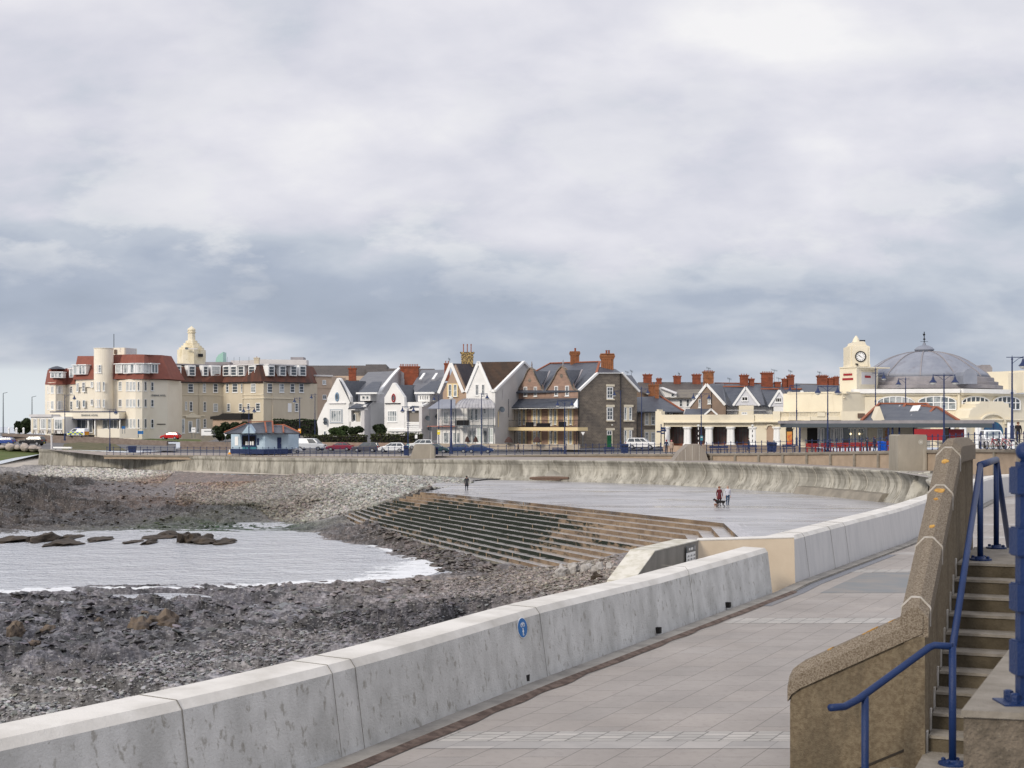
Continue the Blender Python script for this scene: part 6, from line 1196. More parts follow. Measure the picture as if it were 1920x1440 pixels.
# ================================================================== back rows (zones E, F, G)
def Back():
    r = thing('rear_terrace', 'terrace of brown and slate roofs with brick chimneys behind the stone house', 'terrace', tuple(Z3('F', 300, 700, 330)))
    f = Fac('F', [(-60, 328), (660, 328)]); part(r, f.rect(-60, 600, 660, 860, -9), 'wall', mBrownR)
    part(r, roofpoly('F', [(-70, 610, 322), (-20, 535, 330), (165, 533, 332), (300, 640, 322), (200, 690, 318)]), 'roof', mSlateB); part(r, roofpoly('F', [(165, 533, 332), (655, 535, 332), (640, 640, 322), (240, 640, 322)]), 'roof', mSlateB); part(r, roofpoly('F', [(370, 545, 331), (650, 548, 331), (640, 610, 325), (410, 608, 325)], .1), 'roof', mSlate)
    for a in ((32, 455, 128, 560, 1), (172, 497, 228, 535, 1), (348, 470, 430, 538, 1), (543, 455, 637, 565, 2)): stack(r, 'F', a[0], a[1], a[2], a[3], 330, mBrick, a[4] + 1, h=.25)
    r = thing('white_dormer_house', 'white walled house with lean-to dormer among the rear roofs', 'house', tuple(Z3('F', 400, 810, 312))); f = Fac('F', [(200, 312), (560, 312)])
    part(r, f.rect(265, 695, 560, 870, -7), 'wall', mWhite); part(r, roofpoly('F', [(250, 695, 311), (400, 612, 318), (640, 608, 318), (560, 695, 311)]), 'roof', M('lichened_slate', (.16, .145, .13), .85, (.2, .18, .15), .8, .4, .6, wave=2))
    part(r, f.slab([(205, 595), (235, 590), (375, 650), (375, 692), (262, 692)], -3, .8), 'dormer', mWhite); part(r, roofpoly('F', [(203, 590, 310.4), (240, 585, 314), (385, 640, 314), (372, 655, 310.4)], .15), 'dormer_roof', mOff); win(r, f, 318, 655, 350, 690, 1, 1, glass=mGlass, off=.82); wins(r, f, [(408, 718, 440, 790), (480, 715, 512, 790)], ny=2, glass=mGlass)
    r = thing('brown_gabled_house', 'brown rendered gable end house with white bargeboards behind the colonnade', 'house', tuple(Z3('F', 700, 865, 270))); f = Fac('F', [(510, 270), (905, 268)])
    part(r, f.slab([(518, 900), (518, 785), (690, 565), (882, 770), (900, 775), (900, 900)], -.6), 'wall', mBrownR); verge(r, f, [(514, 785), (692, 556), (886, 772)], .45); wins(r, f, [(608, 712, 634, 800), (704, 712, 736, 760)], ny=2, glass=mGlassL, off=.05)
    m = MB(); m.bar(f.pt(742, 620, .1), f.pt(742, 870, .1), .1, .1); m.bar(f.pt(896, 780, .1), f.pt(896, 870, .1), .16, .14); part(r, m, 'drainpipe', mBlack)
    part(r, roofpoly('F', [(455, 872, 263), (475, 812, 267), (745, 812, 267), (800, 872, 263)]), 'lean_to_roof', mSlate); f2 = Fac('F', [(660, 262), (810, 262)]); part(r, f2.slab([(672, 872), (736, 820), (798, 872)], -3), 'small_gable', mBrownR); verge(r, f2, [(668, 874), (736, 814), (802, 874)], .3)
    stack(r, 'F', 660, 425, 772, 598, 290, mBrickO, 6, dep=1.8, h=.3)
    part(r, roofpoly('F', [(695, 560, 270), (778, 545, 292), (870, 548, 292), (895, 770, 268)]), 'roof', mSlate)
    r = thing('gabled_terrace', 'slate roofed terrace with white gabled bays above the colonnade', 'terrace', tuple(Z3('F', 1300, 865, 268)))
    part(r, roofpoly('F', [(860, 770, 270), (775, 548, 292), (1400, 553, 296), (2140, 570, 300), (2140, 700, 280), (1900, 780, 272)]), 'roof', mSlate); m = MB(); m.bar(Z3('F', 775, 544, 292), Z3('F', 1390, 549, 296), .3, .25); part(r, m, 'ridge_tiles', mRidge)
    f = Fac('F', [(890, 272), (2140, 272)]); part(r, f.rect(900, 760, 2130, 900, -12), 'wall', mWhite)
    for (xl, xa, xr, ya, yb, rl, wn, mt) in ((968, 1095, 1240, 588, 778, (865, 580), (1055, 685, 1120, 730, 2), mCreamP), (1340, 1445, 1556, 618, 788, (1258, 606), (1400, 695, 1470, 745, 3), mWhite), (1578, 1680, 1785, 625, 792, (1500, 606), (1643, 698, 1703, 750, 4), mWhite)):
        f = Fac('F', [(xl - 30, 262), (xr + 30, 261.4)]); bw = (xr - xl) * .22
        part(r, f.slab([(xl + 14, yb), (xa, ya + 16), (xr - 14, yb)], -6), 'gable', M('bay_render', (.63, .64, .68), .8) if 'bay_render' not in MATS else MATS['bay_render']); verge(r, f, [(xl - 2, yb), (xa, ya), (xr, yb)], .38); part(r, f.rect(xl + bw, yb - 6, xr - bw, 900, -6), 'bay', mt)
        part(r, roofpoly('F', [(rl[0], rl[1], 270), (xa - 2, rl[1], 268), (xa, ya + 4, 262), (xl - 4, yb, 262), (rl[0] + 45, yb - 6, 265)]), 'roof', mSlate); m = MB(); m.bar(Z3('F', rl[0], rl[1] - 2, 270), Z3('F', xa, rl[1] - 2, 267.6), .3, .22); part(r, m, 'ridge_tiles', mRidge)
        win(r, f, wn[0], wn[1], wn[2], wn[3], wn[4], 1, glass=mDark, off=.04); part(r, roofpoly('F', [(xa + 2, ya + 4, 262), (xa + 10, rl[1], 268), (xr + 30, yb, 268), (xr, yb, 262)]), 'roof', mSlate)
    part(r, Fac('F', [(900, 258), (1320, 258)]).rect(900, 823, 1310, 828, -.2), 'balcony_rail', mOff); win(r, Fac('F', [(1050, 255.5), (1120, 255.5)]), 1055, 845, 1112, 868, 2, 1, glass=mGlass)
    for a in ((1040, 462, 1130, 555, 3), (1135, 500, 1190, 552, 1), (1260, 438, 1388, 590, 5), (1400, 533, 1465, 558, 0), (1480, 500, 1530, 560, 1), (1530, 468, 1603, 560, 2)): stack(r, 'F', a[0], a[1], a[2], a[3], 292, mBrick, a[4], h=.3)
    r = thing('rear_houses', 'dark roofed houses with red chimneys left of the clock tower', 'terrace', tuple(Z3('G', 300, 800, 300))); f = Fac('G', [(90, 296), (500, 296)]); part(r, f.rect(120, 690, 500, 900, -9), 'wall', mWhite); part(r, roofpoly('G', [(60, 720, 292), (50, 612, 305), (500, 618, 305), (500, 705, 292)]), 'roof', mSlateB)
    f = Fac('G', [(150, 291), (330, 291)]); part(r, f.rect(155, 700, 320, 800, -4), 'dormer', mWhite); wins(r, f, [(242, 722, 298, 785), (165, 735, 212, 790)], nx=3, ny=1, glass=mDark, sill=False); part(r, roofpoly('G', [(190, 830, 287), (200, 800, 292), (310, 800, 292), (310, 830, 287)]), 'roof', mSlate)
    for a in ((0, 535, 50, 620, 3), (270, 538, 375, 635, 6), (375, 560, 430, 635, 2), (432, 548, 482, 635, 2)): stack(r, 'G', a[0], a[1], a[2], a[3], 302, mBrick, a[4], h=.25)
    for (z, x, y0, y1, w) in (('F', 712, 385, 430, 45), ('F', 928, 495, 550, 40), ('F', 1393, 405, 530, 60), ('F', 1440, 490, 535, 50), ('F', 1560, 415, 470, 40), ('F', 405, 440, 472, 20), ('G', 290, 500, 540, 40), ('E', 742, 415, 462, 30), ('E', 697, 425, 462, 40), ('D', 345, 290, 345, 20)):
        D = 288 if z != 'D' else 270; a = thing('roof_aerial', {('F', 712): 'television aerial on the tall brown chimney', ('F', 928): 'small television aerial on the slate ridge left of the paired red chimneys', ('F', 1393): 'tallest branched aerial, beside the widest red chimney', ('F', 1440): 'low aerial just right of the tallest branched aerial', ('F', 1560): 'aerial on the chimney left of the lamp post near the balustrade', ('F', 405): 'thin aerial on the rear terrace roof behind the white dormer', ('G', 290): 'aerial on the red chimneys left of the clock tower', ('E', 742): 'upright aerial right of the grey stone gable', ('E', 697): 'branched aerial right of the grey stone gable', ('D', 345): 'small aerial left of the tan pebbledashed gable'}[(z, x)], 'aerial', tuple(Z3(z, x, y1, D)), 'roof aerials')
        m = MB(); p0 = Z3(z, x, y1 + 12, D); p1 = Z3(z, x, y0, D); m.bar(p0, p1, .06, .06); k_ = w / 5.5 / F * D; top = p1 - Vector((0, 0, .1)); m.bar(top + Vector((-k_ / 2, 0, .12)), top + Vector((k_ / 2, 0, -.12)), .05, .05)
        for i in range(6): q = top + Vector((-k_ / 2 + k_ * i / 5, 0, .12 - .048 * i)); m.bar(q + Vector((0, -.05, -.22)), q + Vector((0, .05, .22)), .035, .035)
        m.build('aerial_body', mGreyM, a)
Back()
# ================================================================== cream colonnade (zone F/G) and domed pavilion (G/H)
def arch_pts(x0, x1, ytop, ybot, n=10, sq=1.0):
    cx = (x0 + x1) / 2; rx = (x1 - x0) / 2; ry = rx * sq; return [(x0, ybot)] + [(cx - rx * cos(pi * i / n), ytop + ry - ry * sin(pi * i / n)) for i in range(n + 1)] + [(x1, ybot)]
def Colonnade():
    f = Fac('F', [(150, 207), (1190, 203), (1772, 200)]); r = thing('colonnade', 'long single-storey cream colonnade with paired white columns and dark openings', 'arcade', base_of(f, 1190))
    part(r, f.rect(250, 872, 1188, 950, -9, .5), 'parapet', mCreamP); part(r, f.rect(238, 945, 1195, 957, -1, .75), 'cornice', mCreamP); part(r, f.rect(256, 957, 1190, 997, -8.5, .1), 'beam', mCreamP)
    fw = Fac('F', [(150, 209.5), (1190, 205.5)]); part(r, fw.rect(260, 995, 1190, 1200, -6), 'rear_wall', mCreamP)
    for x0, x1 in ((318, 468), (540, 690), (765, 915), (990, 1145)):
        o_ = part(r, fw.rect(x0, 1000, x1, 1172, .08), 'opening', M('brown_shopfront', (.05, .028, .022), .3, spec=.6) if 'brown_shopfront' not in MATS else MATS['brown_shopfront']); m = MB()
        for i in range(1, 5): x = x0 + (x1 - x0) * i / 5; q = fw.rect(x - 2, 1005, x + 2, 1168, .05, .085); m.add(q.v, q.f)
        q = fw.rect(x0, 1060, x1, 1064, .05, .085); m.add(q.v, q.f); sub(o_, r, m, 'glazing_bars', M('dark_red_frame', (.10, .02, .02), .5) if 'dark_red_frame' not in MATS else MATS['dark_red_frame'])
        part(r, fw.rect(x0, 1172, x1, 1200, .1), 'stall_riser', mRidge)
        for x in (x0 - 26, x1 + 2): part(r, fw.rect(x, 995, x + 22, 1195, .5), 'pilaster', mCreamP)
    for x in (283, 478, 503, 701, 728, 926, 955, 1155, 1184, 1403, 1432):
        p = f.pt(x, 1195, -.2); h = f.pt(x, 997, -.2).z - p.z; m = MB(); m.lathe([(.52, -.3), (.52, .22), (.42, .28), (.38, .35), (.36, h * .5), (.33, h - .4), (.38, h - .36), (.38, h - .3), (.5, h - .22), (.5, h)], tuple(p), 14); part(r, m, 'column', mWhitePt, False)
    part(r, f.slab([(155, 1200), (158, 835), (172, 835), (172, 818), (196, 818), (196, 835), (218, 835), (218, 868), (246, 880), (246, 1200)], -3, -.2), 'end_pier', mCreamP)
    # right-hand part: blank parapet, cornice, arched niches, balustrade
    part(r, f.rect(1188, 866, 1280, 945, -9, .2), 'parapet', mCreamP); part(r, f.rect(1280, 870, 1385, 945, -9, .3), 'parapet', mCreamP); part(r, f.rect(1385, 838, 1462, 945, -9, .5), 'parapet', mCreamP); part(r, f.rect(1188, 940, 1770, 952, -2, .8), 'cornice', mCreamP); part(r, f.rect(1188, 950, 1770, 1200, -8, 0), 'wall', mCreamP)
    q = f.slab(arch_pts(1315, 1392, 980, 1165), .06); a1 = part(r, q, 'arched_niche', mTanR); m = MB()
    for i in range(10): a, b = arch_pts(1311, 1396, 975, 1165)[i + 1], arch_pts(1311, 1396, 975, 1165)[i + 2]; m.bar(f.pt(*a, .1), f.pt(*b, .1), .3, .25)
    sub(a1, r, m, 'arch_moulding', mCreamP)
    q = f.slab(arch_pts(1516, 1588, 982, 1192), .06); a2 = part(r, q, 'arched_window', mDark); sub(a2, r, f.rect(1526, 1048, 1580, 1188, .06, .062), 'red_poster', M('red_poster', (.45, .04, .03), .5, (.6, .28, .06), .9, .45, .6)); m = MB()
    for i in range(10): a, b = arch_pts(1512, 1592, 976, 1192)[i + 1], arch_pts(1512, 1592, 976, 1192)[i + 2]; m.bar(f.pt(*a, .1), f.pt(*b, .1), .22, .18)
    sub(a2, r, m, 'arch_moulding', mCreamP)
    part(r, f.rect(1460, 840, 1772, 848, -.5, .3), 'balustrade_rail', mCreamP); part(r, f.rect(1460, 893, 1772, 945, -.6, .3), 'balustrade_base', mCreamP)
    for i in range(22): x = 1470 + i * 13.7; m = MB(); m.bar(f.pt(x, 847, .05), f.pt(x, 895, .05), .15, .17); part(r, m, 'baluster', mCreamP)
    part(r, f.rect(1590, 845, 1600, 900, .1), 'balustrade_pier', mCreamP)
    part(r, Fac('F', [(1620, 199), (1780, 198)]).rect(1650, 975, 1772, 1008, -3, .5), 'awning', mGreyM)
    # terrace wall in front
    t = thing('terrace_wall', 'low grey brown wall in front of the cream colonnade', 'wall', tuple(f.pt(900, 1270, 6))); ft = Fac('F', [(150, 206), (640, 196), (1300, 188), (1772, 180)]); part(t, ft.rect(240, 1196, 640, 1262, -.5), 'wall_body', mTanR); part(t, ft.rect(640, 1188, 1772, 1262, -.5), 'wall_body', M('brown_terrace_wall', (.20, .165, .14), .9, (.26, .21, .17), 1, .4, .6))
Colonnade()
def Pavilion():
    f = Fac('X', [(1530, 214), (1597, 206), (1799, 203), (1960, 213)]); r = thing('domed_pavilion', 'cream seafront pavilion with a large grey lead dome and arched windows', 'pavilion', (Vector(P(1733, 835, 215))))
    part(r, mass(back(f, (3, 24)), CZ - 3.2, f.zz(1700, 738)), 'drum_wall', mCreamP)
    part(r, f.rect(1597, 729, 1930, 737, -20, .7), 'cornice', mWhite); part(r, f.rect(1597, 737, 1930, 741, -2, .35), 'cornice_moulding', mCreamP)
    c = Vector(P(1733, 709, 222)); k = 222 / F
    prof = [(118, 0), (112, 7.5), (103, 14), (92, 21.5), (78, 31), (64, 38), (50, 43), (34, 47), (16, 49)]
    m = MB(); m.lathe([(a * k, b_ * k) for a, b_ in prof], tuple(c), 48); part(r, m, 'dome', mLead, True)
    for i in range(12):
        a = 2 * pi * (i + .35) / 12; m = MB()
        for (r0, z0), (r1, z1) in zip(prof[:-1], prof[1:]): m.bar((c.x + cos(a) * r0 * k, c.y + sin(a) * r0 * k, c.z + z0 * k + .05), (c.x + cos(a) * r1 * k, c.y + sin(a) * r1 * k, c.z + z1 * k + .05), .16, .14)
        part(r, m, 'dome_rib', mLeadD)
    m = MB(); m.lathe([(140 * k, -22 * k), (140 * k, -16 * k), (132 * k, -15 * k), (132 * k, -9 * k), (125 * k, -8 * k), (124 * k, -1 * k), (117 * k, .2 * k)], tuple(c), 40); part(r, m, 'stepped_base', mLeadD)
    m = MB(); m.lathe([(17 * k, 47 * k), (17 * k, 52 * k), (18.5 * k, 52.5 * k), (18 * k, 54 * k), (14.5 * k, 57.5 * k), (9 * k, 60.5 * k), (3 * k, 62 * k), (3 * k, 64 * k), (2 * k, 66.5 * k)], tuple(c), 24); part(r, m, 'cupola', mLead, True)
    m = MB(); zt = c.z + 65 * k; m.tube([(c.x, c.y, zt), (c.x, c.y, zt + 22 * k)], .07, 6); m.lathe([(.02, 0), (.22, .15), (.02, .4)], (c.x, c.y, zt + 6 * k), 8); m.bar((c.x - .6, c.y, zt + 3.5 * k), (c.x + .6, c.y, zt + 3.5 * k), .05, .05); m.bar((c.x, c.y - .6, zt + 3.5 * k), (c.x, c.y + .6, zt + 3.5 * k), .05, .05)
    m.prism([(c.x - .1, c.y, zt + 14 * k), (c.x + .2, c.y, zt + 16 * k), (c.x + .05, c.y, zt + 19 * k), (c.x - .25, c.y, zt + 18 * k)], (0, .05, 0)); part(r, m, 'weather_vane', mBlack)
    # arched clerestory windows
    def archwin(x0, x1, ytop, ybot, nx, gl):
        w = x1 - x0; n = 14; cx = (x0 + x1) / 2; yr = ytop + (ybot - ytop) * .42
        def yt(x): u = (x - cx) / (w / 2); return yr - (yr - ytop) * sqrt(max(0, 1 - u * u * .96))
        xs = [x0 + w * i / n for i in range(n + 1)]; o = f.slab([(x, yt(x)) for x in xs] + [(x1, ybot), (x0, ybot)], .07); fr = part(r, o, 'arched_window', gl); m = MB()
        for a, b_ in zip(xs[:-1], xs[1:]): m.bar(f.pt(a, yt(a), .14), f.pt(b_, yt(b_), .14), .12, .16)
        for i in range(nx + 1): x = x0 + w * i / nx; m.bar(f.pt(x, yt(x), .14), f.pt(x, ybot, .14), .14, .12)
        m.bar(f.pt(x0, yr + 1.5, .14), f.pt(x1, yr + 1.5, .14), .12, .14); m.bar(f.pt(x0, ybot, .14), f.pt(x1, ybot, .14), .12, .16); sub(fr, r, m, 'window_bars', mWhitePt)
        m = MB()
        for a, b_ in zip(xs[:-1], xs[1:]): m.bar(f.pt(a, yt(a) - 1.6, .05), f.pt(b_, yt(b_) - 1.6, .05), .3, .16)
        sub(fr, r, m, 'arch_hood', mCreamP)
    archwin(1645, 1714, 743.5, 770, 6, mGlassL); archwin(1722, 1792, 743, 768, 5, mGlassL); archwin(1802.5, 1853, 743.5, 768, 6, mGlass); archwin(1861, 1911, 743.5, 768, 6, mGlass)
    part(r, f.rect(1795, 741, 1799, 800, .3), 'corner_pier', mCreamP)
    # stepped bay left of the drum
    g = Fac('G', [(270, 207), (512, 203), (600, 206), (612, 208)]); part(r, g.rect(300, 705, 598, 1000, -9), 'corner_bay', mCreamP); part(r, g.rect(272, 692, 598, 712, -9, .6), 'bay_cornice', mCreamP); part(r, g.rect(515, 745, 598, 756, .3), 'bay_moulding', mCreamP)
    q = g.slab(arch_pts(328, 410, 752, 890, sq=.6), .08); part(r, q, 'blind_arch', mWhite); g2 = Fac('G', [(612, 208), (850, 206)]); part(r, g2.slab(arch_pts(735, 800, 760, 890, sq=.3), .1), 'blind_arch', mWhite)
    part(r, Fac('G', [(0, 201), (605, 199)]).rect(0, 938, 605, 975, -3), 'frieze', mCreamP); gb = Fac('G', [(0, 200.5), (605, 198.5)]); part(r, gb.rect(-10, 883, 500, 891, -.5), 'balustrade_rail', mCreamP); part(r, gb.rect(-10, 930, 600, 965, -.6), 'balustrade_base', mCreamP); part(r, gb.rect(270, 883, 345, 940, -.5), 'balustrade_pier', mCreamP); part(r, gb.rect(500, 880, 780, 1000, -1, .2), 'balustrade_pier', mCreamP)
    for i in range(20): x = 2 + i * 13.7; m = MB(); m.bar(gb.pt(x, 889, -.2), gb.pt(x, 932, -.2), .15, .15); part(r, m, 'baluster', mCreamP)
    for i in range(10): x = 352 + i * 14.5; m = MB(); m.bar(gb.pt(x, 889, -.2), gb.pt(x, 932, -.2), .15, .15); part(r, m, 'baluster', mCreamP)
    part(r, Fac('G', [(640, 198), (800, 198)]).rect(658, 900, 778, 945, .1), 'banner', mWood)
    # right-hand upper block, rooftop box and louvred dormer
    h = Fac('H', [(950, 232), (1345, 230)]); part(r, h.slab([(965, 720), (965, 500), (1100, 497), (1325, 486), (1340, 486), (1340, 720)], -8), 'fly_tower', mCreamP); part(r, Fac('H', [(900, 236), (1040, 236)]).slab([(905, 505), (905, 445), (930, 432), (1010, 432), (1032, 460), (1032, 505)], -4), 'rooftop_box', mLeadD); part(r, Fac('H', [(1300, 206), (1345, 206)]).rect(1325, 500, 1345, 700, -6), 'corner_tower', mCreamP)
    part(r, Fac('H', [(740, 207), (900, 207)]).slab([(752, 615), (752, 535), (762, 500), (790, 472), (820, 465), (850, 475), (872, 505), (885, 535), (885, 615)], -7), 'louvred_dormer', mLead)
    # entrance gable with the blue doors
    e = Fac('H', [(680, 199), (1345, 203)]); part(r, e.slab([(690, 1180), (690, 952), (800, 945), (822, 870), (845, 850), (845, 842), (872, 842), (872, 810), (905, 806), (920, 785), (1140, 785), (1145, 800), (1190, 806), (1192, 842), (1210, 850), (1212, 955), (1340, 955), (1340, 1180)], -6), 'entrance_gable', mCreamP)
    m = MB(); ap = arch_pts(905, 1145, 905, 1000, 14, .8)
    for a, b_ in zip(ap[1:-2], ap[2:-1]): m.bar(e.pt(*a, .15), e.pt(*b_, .15), .5, .2)
    part(r, m, 'arch_hood', mCreamP); d_ = part(r, e.slab(arch_pts(946, 1130, 980, 1180, 14), .1), 'arched_doors', M('teal_blue_doors', (.02, .11, .2), .4, (.03, .07, .15), 1.2, .45, .55)); m = MB(); m.bar(e.pt(1038, 985, .13), e.pt(1038, 1180, .13), .1, .08); sub(d_, r, m, 'door_bar', mNavy)
    part(r, e.rect(690, 952, 1340, 966, -.5, .3), 'string_course', mCreamP)
    for x in (618, 640, 705, 735, 855, 880, 1165, 1200): p = e.pt(max(x, 682), 1150, .6) if x > 682 else Fac('H', [(600, 199), (700, 199)]).pt(x, 1150, .3); m = MB(); m.lathe([(.33, -1), (.3, 2.8), (.25, 5.2), (.35, 5.4), (.35, 5.6)], (p.x, p.y, p.z - 2.0 - (.0)), 12); m.v = [(a, b_, min(c_, e.zz(900, 985))) for a, b_, c_ in m.v]; part(r, m, 'column', mWhitePt)
    part(r, Fac('H', [(600, 200.5), (700, 200)]).rect(600, 1000, 695, 1180, -2), 'wall', mCreamP)
    # clock tower
    t = thing('clock_tower', 'cream art deco clock tower with round white clock face and red name panels', 'clock tower', tuple(Z3('G', 665, 680, 214)))
    a = Fac('G', [(486, 212), (650, 209)]); b = Fac('G', [(650, 209), (856, 215)]); z0, z1 = a.zz(600, 700), a.zz(600, 455)
    part(t, mass([tuple(a.p[0]), tuple(a.p[1]), tuple(b.p[1]), (b.p[1][0] - 3, b.p[1][1] + 6), (a.p[0][0] + 3, a.p[0][1] + 9)], z0, z1), 'base_block', mCreamP)
    part(t, a.rect(488, 452, 650, 462, -7, .15), 'base_coping', mCreamP)
    part(t, b.slab([(680, 490), (830, 492), (830, 635), (680, 632)], .06), 'panel_moulding', mCreamP); part(t, b.slab([(692, 502), (818, 504), (818, 622), (692, 620)], .1), 'panel', mOff)
    for q in (a.rect(524, 516, 607, 536, .08), a.rect(515, 560, 616, 580, .08), b.rect(722, 537, 776, 558, .16)): part(t, q, 'red_panel', mRed)
    tf = Fac('G', [(578, 211), (782, 211)]); part(t, tf.slab([(576, 456), (582, 430), (582, 255), (604, 250), (604, 245), (620, 240), (628, 215), (650, 207), (700, 205), (730, 210), (742, 240), (760, 250), (776, 255), (776, 420), (782, 435), (782, 456)], -4), 'tower_shaft', mCreamP)
    part(t, tf.slab([(604, 448), (604, 262), (625, 250), (735, 250), (755, 262), (755, 448)], .15), 'tower_front', mCreamP); m = MB(); m.lathe([(.6, 0), (.5, .2), (.4, .5), (.22, .8), (.05, 1.0)], tuple(tf.pt(675, 207, -2)), 10); part(t, m, 'finial', mCreamP)
    cc = tf.pt(684, 353, .18); kk = 211 / F / 5.143; cf = MB(); n = 32
    def dsc(m, r0, r1, o, th):
        for i in range(n):
            a0, a1 = 2 * pi * i / n, 2 * pi * (i + 1) / n; m.prism([cc + Vector((cos(q) * w_ * kk, -o, sin(q) * w_ * kk)) for q, w_ in ((a0, r1), (a1, r1), (a1, r0), (a0, r0))], (0, -th, 0))
    dsc(cf, .01, 46, 0, .04); face = part(t, cf, 'clock_face', mWhitePt); m = MB(); dsc(m, 43, 53, 0, .1); sub(face, t, m, 'clock_rim', mBlack); m = MB()
    for i in range(12): a_ = pi / 6 * i; m.bar(cc + Vector((cos(a_) * 29 * kk, -.06, sin(a_) * 29 * kk)), cc + Vector((cos(a_) * 38 * kk, -.06, sin(a_) * 38 * kk)), .07, .04)
    sub(face, t, m, 'hour_marks', mBlack); m = MB(); m.bar(cc + Vector((0, -.1, 0)), cc + Vector((-20 * kk, -.1, 15 * kk)), .09, .04); m.bar(cc + Vector((0, -.1, 0)), cc + Vector((16 * kk, -.1, -12 * kk)), .06, .04); m.bar(cc + Vector((0, -.12, 0)), cc + Vector((-28 * kk, -.12, 18 * kk)), .05, .04); sub(face, t, m, 'clock_hands', mBlack)
    for x in (712, 740, 652): q = MB(); p = tf.pt(x, 215 if x > 660 else 446, -1 if x > 660 else .3); q.tube([p + Vector((0, 0, -.1)), p + Vector((0, 0, .25))], .05, 6); q.box(p + Vector((-.12, -.1, .3)), (.4, .16, .18)); part(t, q, 'floodlight', mBlack)
Pavilion()
# ================================================================== café shelter with hipped slate roof and long flat canopy
def Cafe():
    r = thing('cafe_shelter', 'café shelter with slate hipped roof, terracotta ridges and a long flat grey canopy', 'shelter', tuple(Z3('G', 1000, 1270, 166)))
    Dc = 163; m = MB(); a = P(1500, 797, Dc); zt, zb = CZ - (794 - HY) / F * Dc, CZ - (801.5 - HY) / F * Dc
    xs = [(P(1500, 0, Dc)[0], Dc + 4), (P(1716, 0, Dc - 6)[0], Dc - 5), (P(1843, 0, 152)[0], 149), (P(1843, 0, 152)[0] + 1, 160), (P(1700, 0, Dc)[0], Dc + 9), (P(1500, 0, Dc)[0], Dc + 12)]
    m.prism([(x, y, zb) for x, y in xs], (0, 0, zt - zb)); part(r, m, 'canopy', M('canopy_grey', (.07, .085, .10), .7)); m = MB(); m.prism([(x + (.4 if i < 3 else -.4), y + (.6 if i < 3 else -.6), zt) for i, (x, y) in enumerate(xs)], (0, 0, .35)); part(r, m, 'canopy_upstand', mLeadD)
    D0 = 165; part(r, roofpoly('G', [(690, 975, D0 - 2), (865, 805, D0 + 5), (1310, 805, D0 + 5), (1340, 830, D0 + 3), (1425, 838, D0 + 2), (1628, 968, D0 - 8), (1620, 975, D0 - 8)], .3), 'roof', mSlate)
    for pts in (((868, 808, D0 + 4.7), (1320, 808, D0 + 4.7)), ((1120, 815, D0 + 4), (1010, 968, D0 - 2.6)), ((1320, 808, D0 + 4.7), (1345, 835, D0 + 3)), ((1340, 838, D0 + 2.4), (1425, 842, D0 + 1.6)), ((1395, 850, D0 + 1), (1290, 968, D0 - 5)), ((1425, 842, D0 + 1.6), (1632, 972, D0 - 8.4)), ((868, 808, D0 + 4.7), (692, 972, D0 - 2.2)), ((1120, 812, D0 + 4), (1345, 836, D0 + 2.6))): m = MB(); m.bar(Z3('G', *pts[0]) + Vector((0, -.1, .05)), Z3('G', *pts[1]) + Vector((0, -.1, .05)), .28, .18); part(r, m, 'ridge_tiles', mRidge)
    for pts in (((1068, 830, D0 + 3.4), (925, 965, D0 - 2)), ((1190, 880, D0), (1110, 965, D0 - 3.4))): m = MB(); m.bar(Z3('G', *pts[0]) + Vector((0, -.1, .1)), Z3('G', *pts[1]) + Vector((0, -.1, .1)), .1, .08); part(r, m, 'lead_flashing', mOff)
    m = MB(); m.prism([Z3('G', 818, 973, D0 - 3), Z3('G', 872, 832, D0 - 3), Z3('G', 922, 973, D0 - 3)], (0, 2, 0)); part(r, m, 'gablet', mCreamP); m = MB(); m.prism([Z3('G', 1155, 918, D0 - 1), Z3('G', 1185, 868, D0 + 1.2), Z3('G', 1262, 862, D0 + 1.2), Z3('G', 1235, 915, D0 - 1)], (0, -.3, .5)); part(r, m, 'roof_light', mWhitePt)
    m = MB(); m.prism([Z3('G', 1165, 945, D0 - 2.6), Z3('G', 1175, 935, D0 - 2.2), Z3('G', 1218, 935, D0 - 2.2), Z3('G', 1210, 945, D0 - 2.6)], (0, -.2, .3)); part(r, m, 'roof_vent', mOff)
    f = Fac('G', [(95, 172), (1230, 164)]); part(r, f.rect(95, 1030, 1230, 1230, -5), 'wall', mCreamP); part(r, f.rect(175, 1042, 272, 1190, .1), 'doorway', mDark)
    wins(r, f, [(275, 1040, 305, 1188), (310, 1040, 340, 1188), (400, 1040, 430, 1185), (435, 1040, 520, 1185, 2, 1), (590, 1040, 655, 1185, 2, 1), (660, 1040, 755, 1185, 3, 1), (850, 1045, 905, 1185), (455, 1040, 500, 1185)], ny=1, glass=mGlassL, fw=.12); part(r, f.rect(340, 1040, 395, 1188, .06), 'shop_glazing', mGlass); part(r, f.rect(520, 1040, 590, 1185, .06), 'shop_glazing', mGlass)
    part(r, f.rect(908, 1045, 948, 1165, .1), 'posters', M('poster_board', (.5, .45, .35), .6, (.45, .18, .06), 2.2, .48, .54)); part(r, f.rect(950, 1110, 985, 1118, .1), 'red_sign', mRed)
    for x in (606, 690): m = MB(); p = f.pt(x, 1098, .5); m.lathe([(.02, -.12), (.12, 0), (.02, .12)], tuple(p), 8); part(r, m, 'lamp', M('warm_lamp', (.9, .8, .5), .5, emit=(1, .8, .45, 2.5)) if 'warm_lamp' not in MATS else MATS['warm_lamp'])
    h = Fac('H', [(270, 158), (640, 154)]); part(r, h.rect(278, 1052, 600, 1160, -3), 'red_hoarding', mRed); part(r, h.rect(575, 1040, 612, 1160, .1), 'doorway', mDark)
